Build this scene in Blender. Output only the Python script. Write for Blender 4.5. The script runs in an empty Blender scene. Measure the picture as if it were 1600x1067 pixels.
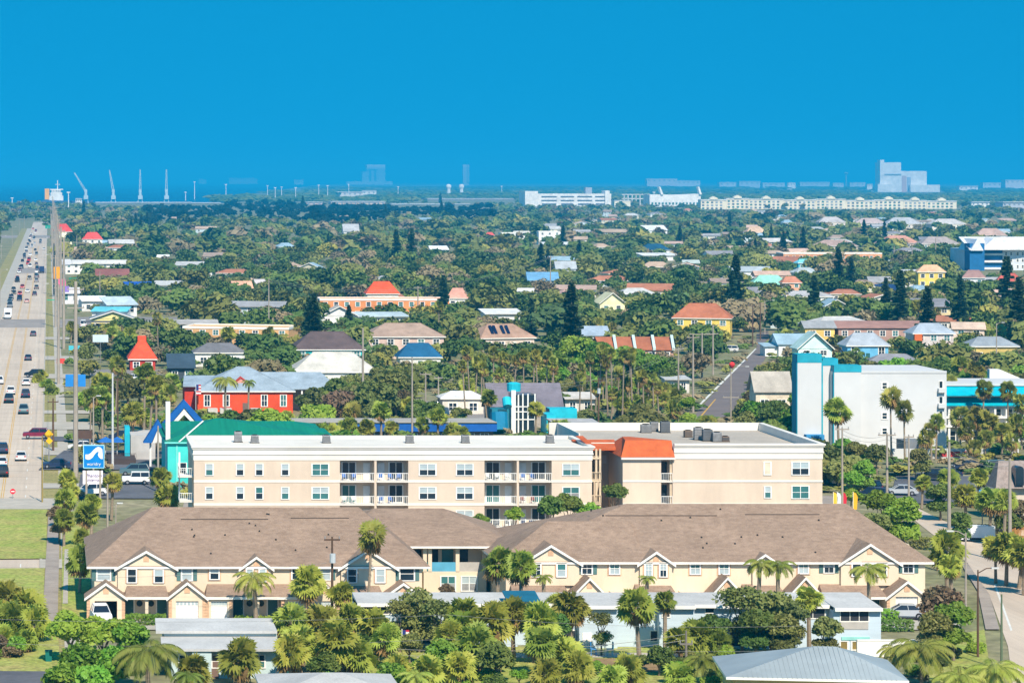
import bpy, math, random
import numpy as np
from mathutils import Vector, Matrix
R = math.radians
# ---------------------------------------------------------------- camera, sky, sun, exposure
F, H, HY, VX = 4400.0, 45.0, 281.0, 75.0      # focal length in photo pixels, camera height, horizon row, vanishing column of the avenue
sc = bpy.context.scene
col = sc.collection
cam = bpy.data.cameras.new('camera'); camo = bpy.data.objects.new('camera', cam); col.objects.link(camo)
cam.sensor_width = 36.0; cam.lens = 36.0 * F / 1600.0
cam.shift_x = (800 - VX) / 1600.0; cam.shift_y = -(533.5 - HY) / 1600.0
cam.clip_start = 1.0; cam.clip_end = 400000.0
camo.location = (0, 0, H); camo.rotation_euler = (R(90), 0, 0)
sc.camera = camo
SUN_EL, SUN_AZ = 44.0, 169.0                  # behind the camera, a little to the east
w = bpy.data.worlds.new('World'); sc.world = w; w.use_nodes = True
nt = w.node_tree; nt.nodes.clear()
out = nt.nodes.new('ShaderNodeOutputWorld'); bg = nt.nodes.new('ShaderNodeBackground')
sky = nt.nodes.new('ShaderNodeTexSky'); sky.sky_type = 'NISHITA'; sky.sun_disc = False
sky.sun_elevation = R(SUN_EL); sky.sun_rotation = R(SUN_AZ); sky.altitude = 0; sky.air_density = 1.0; sky.dust_density = 0.0; sky.ozone_density = 4.0
tc = nt.nodes.new('ShaderNodeTexCoord'); mp = nt.nodes.new('ShaderNodeMapping')
mp.inputs['Location'].default_value = (0, 0, 0.55); mp.inputs['Scale'].default_value = (1, 1, 0.9)
nrm = nt.nodes.new('ShaderNodeVectorMath'); nrm.operation = 'NORMALIZE'
tint = nt.nodes.new('ShaderNodeMix'); tint.data_type = 'RGBA'; tint.blend_type = 'MULTIPLY'; tint.inputs[0].default_value = 1.0
tint.inputs[7].default_value = (0.02, 0.95, 1.02, 1)
nt.links.new(tc.outputs['Generated'], mp.inputs['Vector']); nt.links.new(mp.outputs[0], nrm.inputs[0]); nt.links.new(nrm.outputs[0], sky.inputs['Vector'])
nt.links.new(sky.outputs[0], tint.inputs[6]); nt.links.new(tint.outputs[2], bg.inputs['Color'])
bg.inputs['Strength'].default_value = 0.135
nt.links.new(bg.outputs[0], out.inputs[0])
sun = bpy.data.lights.new('sun', 'SUN'); sun.energy = 4.3; sun.angle = R(0.53); sun.color = (1.0, 0.89, 0.74)
suno = bpy.data.objects.new('sun', sun); col.objects.link(suno)
sdir = Vector((math.cos(R(SUN_EL)) * math.sin(R(SUN_AZ)), math.cos(R(SUN_EL)) * math.cos(R(SUN_AZ)), math.sin(R(SUN_EL))))
suno.rotation_euler = (-sdir).to_track_quat('-Z', 'Y').to_euler()
sc.view_settings.view_transform = 'Standard'; sc.view_settings.look = 'None'
sc.view_settings.exposure = 0.6; sc.view_settings.gamma = 1.0; sc.view_settings.use_curve_mapping = False
sc.render.engine = 'CYCLES'
sc.cycles.use_denoising = True
sc.cycles.max_bounces = 6; sc.cycles.diffuse_bounces = 3; sc.cycles.glossy_bounces = 2; sc.cycles.transmission_bounces = 3; sc.cycles.transparent_max_bounces = 8; sc.cycles.volume_bounces = 0
rnd = random.Random(7); nrs = np.random.RandomState(11)

# ---------------------------------------------------------------- helpers
def Dg(py): return F * H / (py - HY)                     # distance of the ground seen in a photo row
def Dz(py, z): return F * (H - z) / (py - HY)            # distance of a point of height z seen in that row
def X(px, D): return (px - VX) * D / F
def Z(py, D): return H - (py - HY) * D / F
MATS = {}
def lin(c): return tuple(((v / 12.92) if v <= 0.04045 else ((v + 0.055) / 1.055) ** 2.4) for v in c)
def mat(name, rgb, rough=0.8, var=0.18, scale=0.6, rgb2=None, metal=0.0, bump=0.0, bscale=8.0, spec=0.3, stretch=(1, 1, 1), detail=5.0, rand=0.0, leaf=0.0, attr=None, fine=0.0, blotch=0.09):
    """plain procedural surface: colour broken up by two octaves of noise"""
    if name in MATS: return MATS[name]
    m = bpy.data.materials.new(name); m.use_nodes = True; n = m.node_tree; L = n.links.new
    b = n.nodes['Principled BSDF']; b.inputs['Roughness'].default_value = rough; b.inputs['Metallic'].default_value = metal
    b.inputs['Specular IOR Level'].default_value = spec
    g = n.nodes.new('ShaderNodeNewGeometry'); mpn = n.nodes.new('ShaderNodeMapping'); mpn.inputs['Scale'].default_value = stretch
    L(g.outputs['Position'], mpn.inputs['Vector'])
    nz = n.nodes.new('ShaderNodeTexNoise'); nz.inputs['Scale'].default_value = scale; nz.inputs['Detail'].default_value = detail; nz.inputs['Roughness'].default_value = 0.65
    L(mpn.outputs[0], nz.inputs['Vector'])
    mx = n.nodes.new('ShaderNodeMix'); mx.data_type = 'RGBA'
    if rgb2 is None: rgb2 = tuple(c * (1 - var) for c in rgb); rgb = tuple(min(1, c * (1 + var * 0.6)) for c in rgb)
    mx.inputs[6].default_value = (*rgb, 1); mx.inputs[7].default_value = (*rgb2, 1)
    rp = n.nodes.new('ShaderNodeMapRange'); rp.inputs[1].default_value = 0.32; rp.inputs[2].default_value = 0.68
    L(nz.outputs[0], rp.inputs[0]); L(rp.outputs[0], mx.inputs[0]); c = mx.outputs[2]
    if blotch:
        nl = n.nodes.new('ShaderNodeTexNoise'); nl.inputs['Scale'].default_value = scale * .13 + .02; nl.inputs['Detail'].default_value = 6; nl.inputs['Roughness'].default_value = .7
        L(g.outputs['Position'], nl.inputs['Vector']); rl = n.nodes.new('ShaderNodeMapRange'); rl.inputs[1].default_value = 0.35; rl.inputs[2].default_value = 0.65; rl.inputs[3].default_value = 1 - blotch; rl.inputs[4].default_value = 1 + blotch * .6
        L(nl.outputs[0], rl.inputs[0]); v = n.nodes.new('ShaderNodeVectorMath'); v.operation = 'SCALE'; L(c, v.inputs[0]); L(rl.outputs[0], v.inputs['Scale']); c = v.outputs[0]
    if fine:
        nf = n.nodes.new('ShaderNodeTexNoise'); nf.inputs['Scale'].default_value = scale * 14; nf.inputs['Detail'].default_value = 2
        L(mpn.outputs[0], nf.inputs['Vector']); rf = n.nodes.new('ShaderNodeMapRange'); rf.inputs[1].default_value = 0.3; rf.inputs[2].default_value = 0.7; rf.inputs[3].default_value = 1 - fine; rf.inputs[4].default_value = 1 + fine
        L(nf.outputs[0], rf.inputs[0]); v = n.nodes.new('ShaderNodeVectorMath'); v.operation = 'SCALE'; L(c, v.inputs[0]); L(rf.outputs[0], v.inputs['Scale']); c = v.outputs[0]
    if rand:
        oi = n.nodes.new('ShaderNodeObjectInfo'); hs = n.nodes.new('ShaderNodeHueSaturation')
        r1 = n.nodes.new('ShaderNodeMapRange'); r1.inputs[3].default_value = 0.5 - 0.035 * rand; r1.inputs[4].default_value = 0.5 + 0.02 * rand
        r2 = n.nodes.new('ShaderNodeMapRange'); r2.inputs[3].default_value = 1 - 0.3 * rand; r2.inputs[4].default_value = 1 + 0.3 * rand
        ml = n.nodes.new('ShaderNodeMath'); ml.operation = 'MULTIPLY'; ml.inputs[1].default_value = 7.31; fr = n.nodes.new('ShaderNodeMath'); fr.operation = 'FRACT'
        L(oi.outputs['Random'], r1.inputs[0]); L(oi.outputs['Random'], ml.inputs[0]); L(ml.outputs[0], fr.inputs[0]); L(fr.outputs[0], r2.inputs[0])
        L(r1.outputs[0], hs.inputs['Hue']); L(r2.outputs[0], hs.inputs['Value']); L(c, hs.inputs['Color']); c = hs.outputs[0]
    if attr:
        at = n.nodes.new('ShaderNodeAttribute'); at.attribute_name = attr
        mm = n.nodes.new('ShaderNodeMix'); mm.data_type = 'RGBA'; mm.blend_type = 'MULTIPLY'; mm.inputs[0].default_value = 1
        L(c, mm.inputs[6]); L(at.outputs['Color'], mm.inputs[7]); c = mm.outputs[2]
    L(c, b.inputs['Base Color'])
    if bump:
        nb = n.nodes.new('ShaderNodeTexNoise'); nb.inputs['Scale'].default_value = bscale; nb.inputs['Detail'].default_value = 3; L(mpn.outputs[0], nb.inputs['Vector'])
        bp = n.nodes.new('ShaderNodeBump'); bp.inputs['Strength'].default_value = bump; bp.inputs['Distance'].default_value = 0.05; L(nb.outputs[0], bp.inputs['Height']); L(bp.outputs[0], b.inputs['Normal'])
    if leaf:
        tr = n.nodes.new('ShaderNodeBsdfTranslucent'); L(c, tr.inputs['Color']); ms = n.nodes.new('ShaderNodeMixShader'); ms.inputs[0].default_value = leaf
        o = n.nodes['Material Output']; L(b.outputs[0], ms.inputs[1]); L(tr.outputs[0], ms.inputs[2]); L(ms.outputs[0], o.inputs[0])
    MATS[name] = m
    return m
def cm(rgb255, **k):
    """paint given as a real-world sRGB triple"""
    nm = 'paint_%d_%d_%d' % tuple(rgb255)
    k.setdefault('var', 0.12)
    return mat(nm + ('_m' if k.get('metal') else ''), lin(tuple(v / 255 for v in rgb255)), **k)
class MB:
    """collects shapes for ONE mesh object"""
    def __init__(s): s.v = []; s.f = []; s.m = []
    def poly(s, pts, m=0):
        i = len(s.v); s.v += [tuple(p) for p in pts]; s.f.append(tuple(range(i, i + len(pts)))); s.m.append(m); return s
    def box(s, x0, x1, y0, y1, z0, z1, m=0, skip=''):
        if x0 > x1: x0, x1 = x1, x0
        if y0 > y1: y0, y1 = y1, y0
        if z0 > z1: z0, z1 = z1, z0
        i = len(s.v); s.v += [(x0, y0, z0), (x1, y0, z0), (x1, y1, z0), (x0, y1, z0), (x0, y0, z1), (x1, y0, z1), (x1, y1, z1), (x0, y1, z1)]
        for k, q in zip('btfrkl', ((3, 2, 1, 0), (4, 5, 6, 7), (0, 1, 5, 4), (1, 2, 6, 5), (2, 3, 7, 6), (3, 0, 4, 7))):
            if k not in skip: s.f.append(tuple(i + j for j in q)); s.m.append(m)
        return s
    def tube(s, pts, rads, n=6, m=0, cap=True):
        base = len(s.v); up = Vector((0, 0, 1))
        for k, p in enumerate(pts):
            p = Vector(p); a = Vector(pts[max(0, k - 1)]); b = Vector(pts[min(len(pts) - 1, k + 1)]); d = (b - a).normalized()
            u = d.cross(up) if abs(d.z) < 0.95 else d.cross(Vector((1, 0, 0))); u.normalize(); w_ = d.cross(u)
            r = rads[k] if isinstance(rads, (list, tuple)) else rads
            for j in range(n):
                t = 2 * math.pi * j / n; s.v.append(tuple(p + (u * math.cos(t) + w_ * math.sin(t)) * r))
        for k in range(len(pts) - 1):
            for j in range(n):
                a = base + k * n + j; b = base + k * n + (j + 1) % n; s.f.append((a, b, b + n, a + n)); s.m.append(m)
        if cap: s.f.append(tuple(base + (len(pts) - 1) * n + j for j in range(n))); s.m.append(m); s.f.append(tuple(base + j for j in reversed(range(n)))); s.m.append(m)
        return s
    def prism(s, poly, y0, y1, m=0):
        """extrude an (x,z) outline along y"""
        n = len(poly); i = len(s.v); s.v += [(a, y0, b) for a, b in poly] + [(a, y1, b) for a, b in poly]
        s.f.append(tuple(range(i, i + n))); s.m.append(m); s.f.append(tuple(reversed(range(i + n, i + 2 * n)))); s.m.append(m)
        for k in range(n): s.f.append((i + k, i + n + k, i + n + (k + 1) % n, i + (k + 1) % n)); s.m.append(m)
        return s
    def slab(s, top, t, m=0):
        """a sheet given by its top outline, with thickness t downward"""
        n = len(top); i = len(s.v); s.v += [tuple(p) for p in top] + [(p[0], p[1], p[2] - t) for p in top]
        s.f.append(tuple(range(i, i + n))); s.m.append(m); s.f.append(tuple(reversed(range(i + n, i + 2 * n)))); s.m.append(m)
        for k in range(n): s.f.append((i + k, i + n + k, i + n + (k + 1) % n, i + (k + 1) % n)); s.m.append(m)
        return s
    def mesh(s, name, mats):
        me = bpy.data.meshes.new(name); me.from_pydata(s.v, [], s.f); me.update()
        for m in (mats if isinstance(mats, (list, tuple)) else [mats]): me.materials.append(m)
        if any(s.m): me.polygons.foreach_set('material_index', s.m)
        return me
    def build(s, name, mats, parent=None, loc=(0, 0, 0)):
        return link(name, s.mesh(name, mats), parent, loc)
WR = set()      # things whose parts are written in world coordinates
def here(t): WR.add(t.name); return t
def link(name, me, parent=None, loc=(0, 0, 0), rz=0.0, scale=None):
    o = bpy.data.objects.new(name, me); col.objects.link(o); o.location = loc
    if rz: o.rotation_euler = (0, 0, rz)
    if scale: o.scale = scale if isinstance(scale, tuple) else (scale,) * 3
    if parent:
        o.parent = parent
        if parent.name in WR: o.matrix_parent_inverse = Matrix.Translation(-parent.location)
    return o
def tag(o, label, cat, group=None, kind=None):
    o['label'] = label; o['category'] = cat
    if group: o['group'] = group
    if kind: o['kind'] = kind
    return o
def thing(name, label, cat, loc=(0, 0, 0), group=None, rz=0.0, scale=None):
    return tag(link(name, None, None, loc, rz, scale), label, cat, group)
def struct(name, mb, mats): o = mb.build(name, mats); o['kind'] = 'structure'; return o
def quads_mesh(name, V, mats, mi=None, tint=None, smooth=False):
    """mesh from an (n,4,3) array of separate quads"""
    n = len(V); me = bpy.data.meshes.new(name)
    me.vertices.add(n * 4); me.vertices.foreach_set('co', V.reshape(-1).astype(np.float32))
    me.loops.add(n * 4); me.loops.foreach_set('vertex_index', np.arange(n * 4, dtype=np.int32))
    me.polygons.add(n); me.polygons.foreach_set('loop_start', np.arange(0, n * 4, 4, dtype=np.int32))
    for m in (mats if isinstance(mats, (list, tuple)) else [mats]): me.materials.append(m)
    if mi is not None: me.polygons.foreach_set('material_index', np.asarray(mi, dtype=np.int32))
    me.update(calc_edges=True)
    if tint is not None:
        a = me.color_attributes.new('tint', 'FLOAT_COLOR', 'POINT'); a.data.foreach_set('color', np.repeat(tint, 4, axis=0).reshape(-1).astype(np.float32))
    return me
KEEP = []      # windows of view (px0,px1,py0,py1,D) that trees of the scattered wood must not stand in front of
FOOT = []      # footprints (x0,x1,y0,y1) that nothing else may be planted on
def keep(px0, px1, py0, py1, D): KEEP.append((px0, px1, py0, py1, D))
def foot(x0, x1, y0, y1, g=1.0): FOOT.append((min(x0, x1) - g, max(x0, x1) + g, y0 - g, y1 + g))
def free(x, y, g=0.0): return not any(a - g < x < b + g and c - g < y < d + g for a, b, c, d in FOOT)
def blocks(px, ptop, pbot, rpx, D, frac=0.0):
    for a, b, c, d, e in KEEP:
        if e > D - 2 and px + rpx > a and px - rpx < b and ptop < d and pbot > c: return True
    return False
# ---------------------------------------------------------------- materials
white = cm((236, 234, 228), rough=0.6); trimw = cm((240, 236, 226), rough=0.55); glass = mat('dark_window_glass', (0.02, 0.035, 0.05), rough=0.12, spec=0.6, var=0.3, scale=0.3)
blind = mat('window_with_pale_blind', (0.42, 0.5, 0.52), rough=0.2, spec=0.6, var=0.12, scale=0.7)
teal_glass = mat('greenish_window_glass', (0.05, 0.17, 0.17), rough=0.15, spec=0.6)
condo_wall = mat('condo_stucco', (0.68, 0.55, 0.425), rough=0.9, var=0.09, scale=0.5, stretch=(1, 1, .18), bump=0.15, bscale=30)
condo_white = mat('condo_white_trim', (0.77, 0.72, 0.64), rough=0.7, var=0.06, scale=0.4)
roof_white = mat('white_roof_membrane', (0.74, 0.69, 0.61), rough=0.8, var=0.08, scale=0.25)
roof_tan = mat('grey_gravel_roof', (0.47, 0.41, 0.34), rough=0.95, var=0.12, scale=0.3, fine=0.1)
cream = mat('cream_stucco', (0.75, 0.62, 0.455), rough=0.9, var=0.09, scale=0.5, stretch=(1, 1, .25), bump=0.15, bscale=30)
peach = mat('peach_block_trim', (0.66, 0.42, 0.26), rough=0.9, var=0.14, scale=2.5)
shingle = mat('taupe_asphalt_shingles', (0.35, 0.245, 0.175), rough=0.95, rgb2=(0.245, 0.165, 0.115), scale=1.6, stretch=(.8, 1.3, 1.3), fine=0.38, bump=0.5, bscale=6, blotch=.13)
tile_red = mat('orange_red_roof_tile', (0.56, 0.115, 0.03), rough=0.8, var=0.2, scale=0.9, fine=0.2)
metal_grey = mat('machine_grey_metal', (0.28, 0.28, 0.28), rough=0.5, var=0.25, scale=2.0)
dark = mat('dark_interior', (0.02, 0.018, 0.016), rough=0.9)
concrete = mat('concrete_pole_grey', (0.37, 0.315, 0.255), rough=0.9, var=0.15, scale=0.8)
wood = mat('creosote_wood_pole', (0.13, 0.075, 0.045), rough=0.9, var=0.25, scale=1.2)
wire_m = mat('cable_grey', (0.30, 0.29, 0.26), rough=0.6)
bark = mat('grey_brown_bark', (0.22, 0.17, 0.12), rough=0.95, var=0.3, scale=2.0)
palm_bark = mat('palm_trunk_bark', (0.30, 0.235, 0.165), rough=0.95, var=0.3, scale=3.0, stretch=(1, 1, 4))
leafk = dict(rough=0.55, spec=0.25, leaf=0.33, rand=1.0)
m_sabal = mat('fan_frond_green', (0.27, 0.35, 0.045), rgb2=(0.40, 0.43, 0.08), scale=0.8, **leafk)
m_wash = mat('tall_palm_frond', (0.25, 0.30, 0.045), rgb2=(0.38, 0.37, 0.08), scale=0.8, **leafk)
m_dead = mat('dry_frond_tan', (0.36, 0.23, 0.09), rough=0.9, var=0.3, leaf=0.2)
m_feather = mat('feather_frond', (0.22, 0.31, 0.04), rgb2=(0.36, 0.38, 0.09), scale=0.8, **leafk)
m_leaf_a = mat('leaf_bright', (0.15, 0.33, 0.03), rgb2=(0.30, 0.42, 0.06), scale=0.5, **leafk)
m_leaf_b = mat('leaf_olive', (0.175, 0.21, 0.05), rgb2=(0.27, 0.28, 0.085), scale=0.4, **leafk)
m_leaf_c = mat('leaf_dark', (0.10, 0.19, 0.035), rgb2=(0.175, 0.24, 0.05), scale=0.4, **leafk)
m_leaf_d = mat('leaf_brown', (0.28, 0.20, 0.11), rgb2=(0.21, 0.185, 0.085), scale=0.4, **leafk)
m_pine = mat('pine_needles', (0.028, 0.065, 0.028), rgb2=(0.05, 0.09, 0.035), scale=0.5, rough=0.7, leaf=0.1, rand=0.7)
m_mass = mat('woodland_leaves', (1, 1, 1), rgb2=(0.72, 0.75, 0.72), scale=0.12, rough=0.7, leaf=0.2, attr='tint', spec=0.15)
m_twig = mat('bare_twigs', (0.30, 0.26, 0.21), rough=0.95)
asphalt = mat('asphalt', (0.12, 0.12, 0.135), rough=0.9, var=0.25, scale=0.12, fine=0.1)
asphalt_old = mat('old_brown_asphalt', (0.19, 0.155, 0.145), rough=0.9, var=0.16, scale=0.1, fine=0.08)
road_conc = mat('concrete_carriageway', (0.62, 0.51, 0.40), rough=0.9, rgb2=(0.52, 0.415, 0.32), scale=0.05, stretch=(3.2, 0.06, 1), fine=0.05, blotch=.12)
walk = mat('pavement_concrete', (0.47, 0.42, 0.35), rough=0.9, var=0.14, scale=0.5)
walk_b = mat('darker_paving_concrete', (0.36, 0.30, 0.25), rough=0.9, var=0.2, scale=0.4)  # darker, browner paving than the pavement concrete
lawn_m = mat('lawn_grass', (0.26, 0.34, 0.055), rgb2=(0.40, 0.34, 0.11), rough=0.95, scale=0.18, fine=0.35, bump=0.4, bscale=4)
dry_m = mat('dry_grass', (0.36, 0.29, 0.12), rgb2=(0.24, 0.23, 0.07), rough=0.95, scale=0.2, fine=0.35)
ground_m = mat('scrub_ground', (0.15, 0.165, 0.06), rgb2=(0.29, 0.25, 0.15), rough=1.0, scale=0.04, fine=0.3)
water_m = mat('deep_water', (0.008, 0.045, 0.12), rough=0.25, spec=0.4, var=0.2, scale=0.002)
yellow_p = mat('yellow_road_paint', (0.62, 0.36, 0.07), rough=0.8, var=0.2, scale=0.5)
white_p = mat('white_road_paint', (0.7, 0.68, 0.62), rough=0.8, var=0.12, scale=0.5)
pool_m = mat('blue_awning_vinyl', (0.012, 0.11, 0.42), rough=0.5)
# ---------------------------------------------------------------- ground, water, roads
struct('ground', MB().poly([(-90000, -400, 0), (90000, -400, 0), (90000, 180000, 0), (-90000, 180000, 0)]), ground_m)
struct('ocean', MB().poly([(X(-2500, 5450), 5450, 0.5), (X(352, 5450), 5450, 0.5), (X(395, 9000), 9000, 0.5), (X(500, 26000), 26000, 0.5), (X(640, 150000), 150000, 0.5), (-80000, 150000, 0.5)]), water_m)
def strip(name, pts, mats, z, t=0.0):
    mb = MB()
    if t: mb.slab([(x, y, z) for x, y in pts], t + 0.02)
    else: mb.poly([(x, y, z) for x, y in pts])
    return struct(name, mb, mats)
RL, RR = -15.2, -1.0
strip('avenue', [(RL, 250), (RR, 250), (RR, 3000), (RL, 3000)], road_conc, 0.03)
mb = MB()
for y in range(255, 2200, 9): mb.box(RL + 0.3, RR - 0.3, y, y + 0.14, 0.031, 0.035)
struct('expansion_joint', mb, mat('joint_tar', (0.27, 0.225, 0.18), rough=0.95))
mb = MB(); cxl = (RL + RR) / 2
for dx in (-1.75, -1.45, 1.45, 1.75): mb.box(cxl + dx - 0.06, cxl + dx + 0.06, 250, 1900, 0.032, 0.037)
struct('centre_line', mb, yellow_p)
mb = MB()
for y in range(255, 1900, 12):
    for dx in (-4.9, 4.9): mb.box(cxl + dx - 0.07, cxl + dx + 0.07, y, y + 3, 0.032, 0.037)
struct('lane_line', mb, white_p)
for i, (ya, yb) in enumerate(((Dg(512), Dg(499)), (Dg(427), Dg(419)), (Dg(372), Dg(368)))):
    strip('cross_road', [(RL - 30, ya), (60 if i else 14, ya), (60 if i else 14, yb), (RL - 30, yb)], mat('worn_crossing', (0.33, 0.285, 0.25), var=.2, scale=.15), 0.038)
mb = MB()                                        # kerbs either side
for xa in (RL - 0.3, RR): mb.box(xa, xa + 0.3, 250, 3000, 0, 0.13)
struct('kerb', mb, walk)
strip('roadside_path', [(1.6, 250), (3.4, 250), (3.4, 1900), (1.6, 1900)], walk, 0.06)
o = strip('verge', [(RR + 0.3, 250), (1.6, 250), (1.6, 1900), (RR + 0.3, 1900)], dry_m, 0.045)
strip('west_pavement', [(RL - 4, 250), (RL - 0.3, 250), (RL - 0.3, 2600), (RL - 4, 2600)], walk, 0.055)
strip('west_verge', [(RL - 9, 250), (RL - 4, 250), (RL - 4, 2600), (RL - 9, 2600)], dry_m, 0.045)
for py0, py1, m_ in ((700, 712, walk), (660, 672, walk), (722, 733, asphalt), (683, 690, asphalt), (756, 764, walk), (642, 647, walk), (585, 592, walk), (557, 563, walk), (527, 531, walk), (780, 796, walk), (875, 889, walk)):
    strip('driveway', [(RR + 0.02, Dg(py1)), (8.0 if py1 < 770 else 3.4, Dg(py1)), (8.0 if py1 < 770 else 3.4, Dg(py0)), (RR + 0.02, Dg(py0))], m_, 0.14)
# near-left corner: lawns, the sloping path and the side streets
POLYS = []
def gpoly(name, pts, m, z):
    POLYS.append(np.array([(X(a, Dg(b)), Dg(b)) for a, b in pts])) if name not in ('lawn', 'back_lawn', 'yard_strip', 'condo_yard', 'brown_yard', 'bend_verge') else None
    return strip(name, [(X(a, Dg(b)), Dg(b)) for a, b in pts], m, z)
gpoly('lawn', [(-120, 876), (72, 874), (74, 796), (-120, 798)], lawn_m, 0.16)
gpoly('lawn', [(-120, 1010), (66, 985), (70, 889), (-120, 891)], lawn_m, 0.16)
gpoly('lawn', [(-120, 1052), (95, 1052), (90, 985), (-120, 1005)], lawn_m, 0.165)
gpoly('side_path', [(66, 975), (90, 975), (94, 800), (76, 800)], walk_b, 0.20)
gpoly('side_street', [(-120, 1100), (118, 1100), (118, 1051), (-120, 1050)], asphalt, 0.17)
gpoly('side_street', [(-150, 797), (88, 797), (88, 780), (-150, 780)], walk, 0.175)
gpoly('yard_strip', [(96, 975), (142, 975), (140, 800), (98, 800)], lawn_m, 0.15)
gpoly('side_garden_path', [(98, 945), (106, 945), (107, 860), (101, 860)], walk, 0.19)
gpoly('parking_lot', [(120, 780), (258, 780), (262, 742), (126, 742)], asphalt, 0.16)
gpoly('parking_lot', [(60, 735), (255, 735), (255, 705), (100, 705)], asphalt, 0.165)
gpoly('parking_lot', [(140, 618), (262, 618), (250, 578), (140, 578)], mat('pale_parking_asphalt', (0.27, 0.24, 0.22), var=0.15, scale=0.2), 0.16)
gpoly('parking_lot', [(120, 520), (300, 520), (300, 496), (120, 496)], mat('pale_parking_asphalt', (0.27, 0.24, 0.22)), 0.16)
gpoly('parking_lot', [(640, 656), (780, 656), (780, 628), (640, 628)], mat('pale_parking_asphalt', (0.27, 0.24, 0.22)), 0.16)
gpoly('parking_lot', [(1390, 785), (1640, 800), (1640, 745), (1400, 745)], asphalt, 0.16)
gpoly('townhouse_drive', [(120, 985), (1500, 985), (1500, 952), (120, 968)], walk, 0.12)
gpoly('back_lawn', [(560, 1100), (1160, 1100), (1150, 1012), (570, 1012)], lawn_m, 0.13)
gpoly('brown_yard', [(925, 1052), (1075, 1052), (1070, 1030), (925, 1030)], mat('leaf_litter', (0.30, 0.2, 0.1), rough=1, var=0.25, scale=0.6, fine=0.3), 0.14)
gpoly('white_gravel_bed', [(650, 1030), (1100, 1028), (1095, 1021), (660, 1023)], walk, 0.145)
# beach-side road on the far right and the diagonal street beyond the condo
gpoly('bend_road', [(1292, 742), (1330, 742), (1470, 812), (1548, 842), (1606, 890), (1660, 960), (1720, 1100), (1586, 1100), (1575, 1010), (1546, 930), (1512, 880), (1470, 845), (1420, 806)], road_conc, 0.05)
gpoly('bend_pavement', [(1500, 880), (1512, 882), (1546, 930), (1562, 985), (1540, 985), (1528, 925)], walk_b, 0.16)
gpoly('bend_verge', [(1452, 1000), (1538, 985), (1555, 1100), (1452, 1100)], lawn_m, 0.14)
gpoly('road_arrow_line', [(1553, 915), (1556, 913), (1582, 985), (1579, 986)], white_p, 0.062)
d0, d1, d2, d3 = Dg(655), Dg(530), Dg(523), Dg(470)
gpoly('diagonal_street', [(1080, 655), (1140, 655), (1170, 606), (1196, 560), (1203, 528), (1200, 517), (1182, 522), (1182, 545), (1150, 578), (1117, 612)], asphalt_old, 0.05)
gpoly('street_edge_line', [(1090, 634), (1094, 634), (1140, 588), (1168, 560), (1182, 545), (1180, 545), (1163, 562), (1136, 588)], white_p, 0.06)
gpoly('street_centre_line', [(1090, 655), (1093, 655), (1119, 624), (1117, 624)], yellow_p, 0.06)
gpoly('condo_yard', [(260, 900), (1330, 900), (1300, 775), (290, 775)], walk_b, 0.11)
FOOT.append((RL - 6, RR + 5, 200, 2600))

def paved(x, y):
    for P in POLYS:
        if x < P[:, 0].min() - 1 or x > P[:, 0].max() + 1 or y < P[:, 1].min() - 2 or y > P[:, 1].max() + 2: continue
        c = False; n = len(P)
        for i in range(n):
            (xa, ya), (xb, yb) = P[i], P[i - 1]
            if (ya > y) != (yb > y) and x < (xb - xa) * (y - ya) / (yb - ya) + xa: c = not c
        if c: return True
    return False

keep(1082, 1142, 604, 655, Dg(606)); keep(1108, 1180, 565, 612, Dg(566)); keep(1145, 1205, 522, 566, Dg(524))
# ---------------------------------------------------------------- building pieces
CACHE = {}
def cached(key, fn):
    if key not in CACHE: CACHE[key] = fn()
    return CACHE[key]
def window(parent, x, z, w_, h_, y, lights=1, glassm=(None, None), frame=None, bars=0, rz=0.0, rail=True, fr=0.07, name='window'):
    """window centred at x, sill at z, on a wall at y facing the camera; frame with panes as sub-parts"""
    frame = frame or white; w_ = round(w_, 2); h_ = round(h_, 2); lw = w_ / lights
    def mk():
        mb = MB(); t = fr; d = 0.09
        mb.box(-w_ / 2 - t, w_ / 2 + t, -d, 0.02, -t * 1.3, 0); mb.box(-w_ / 2 - t, w_ / 2 + t, -d, 0.02, h_, h_ + t)
        for k in range(lights + 1):
            xx = -w_ / 2 + k * lw; a = t if k in (0, lights) else t * 0.55
            mb.box(xx - (a if k else t), xx + (a if k < lights else t), -d + 0.003, 0.02, 0, h_)
        if rail: mb.box(-w_ / 2, w_ / 2, -d + 0.006, 0.01, h_ * 0.48, h_ * 0.48 + t * 0.7)
        for k in range(lights):
            for b in range(1, bars + 1):
                xx = -w_ / 2 + k * lw + lw * b / (bars + 1); mb.box(xx - 0.02, xx + 0.02, -d + 0.02, 0, 0, h_)
            if bars: mb.box(-w_ / 2 + k * lw, -w_ / 2 + (k + 1) * lw, -d + 0.022, 0, h_ * 0.74, h_ * 0.74 + 0.04)
        return mb.mesh('window', frame)
    me = cached(('win', w_, h_, lights, bars, rail, frame.name, fr), mk)
    o = link(name, me, parent, (x, y, z), rz)
    ga, gb = glassm; ga = ga or glass; gb = gb or ga
    for k in range(lights):
        for part, m_ in (((0, 0.48), gb), ((0.48, 1.0), ga)) if rail else (((0, 1.0), ga),):
            pm = cached(('pane', w_, h_, lights, part, m_.name), lambda: MB().box(-lw / 2, lw / 2, -0.03, 0.01, h_ * part[0], h_ * part[1], skip='kbtlr').mesh('pane', m_))
            link('pane', pm, o, (-w_ / 2 + (k + 0.5) * lw, 0, 0))
    return o
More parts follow.
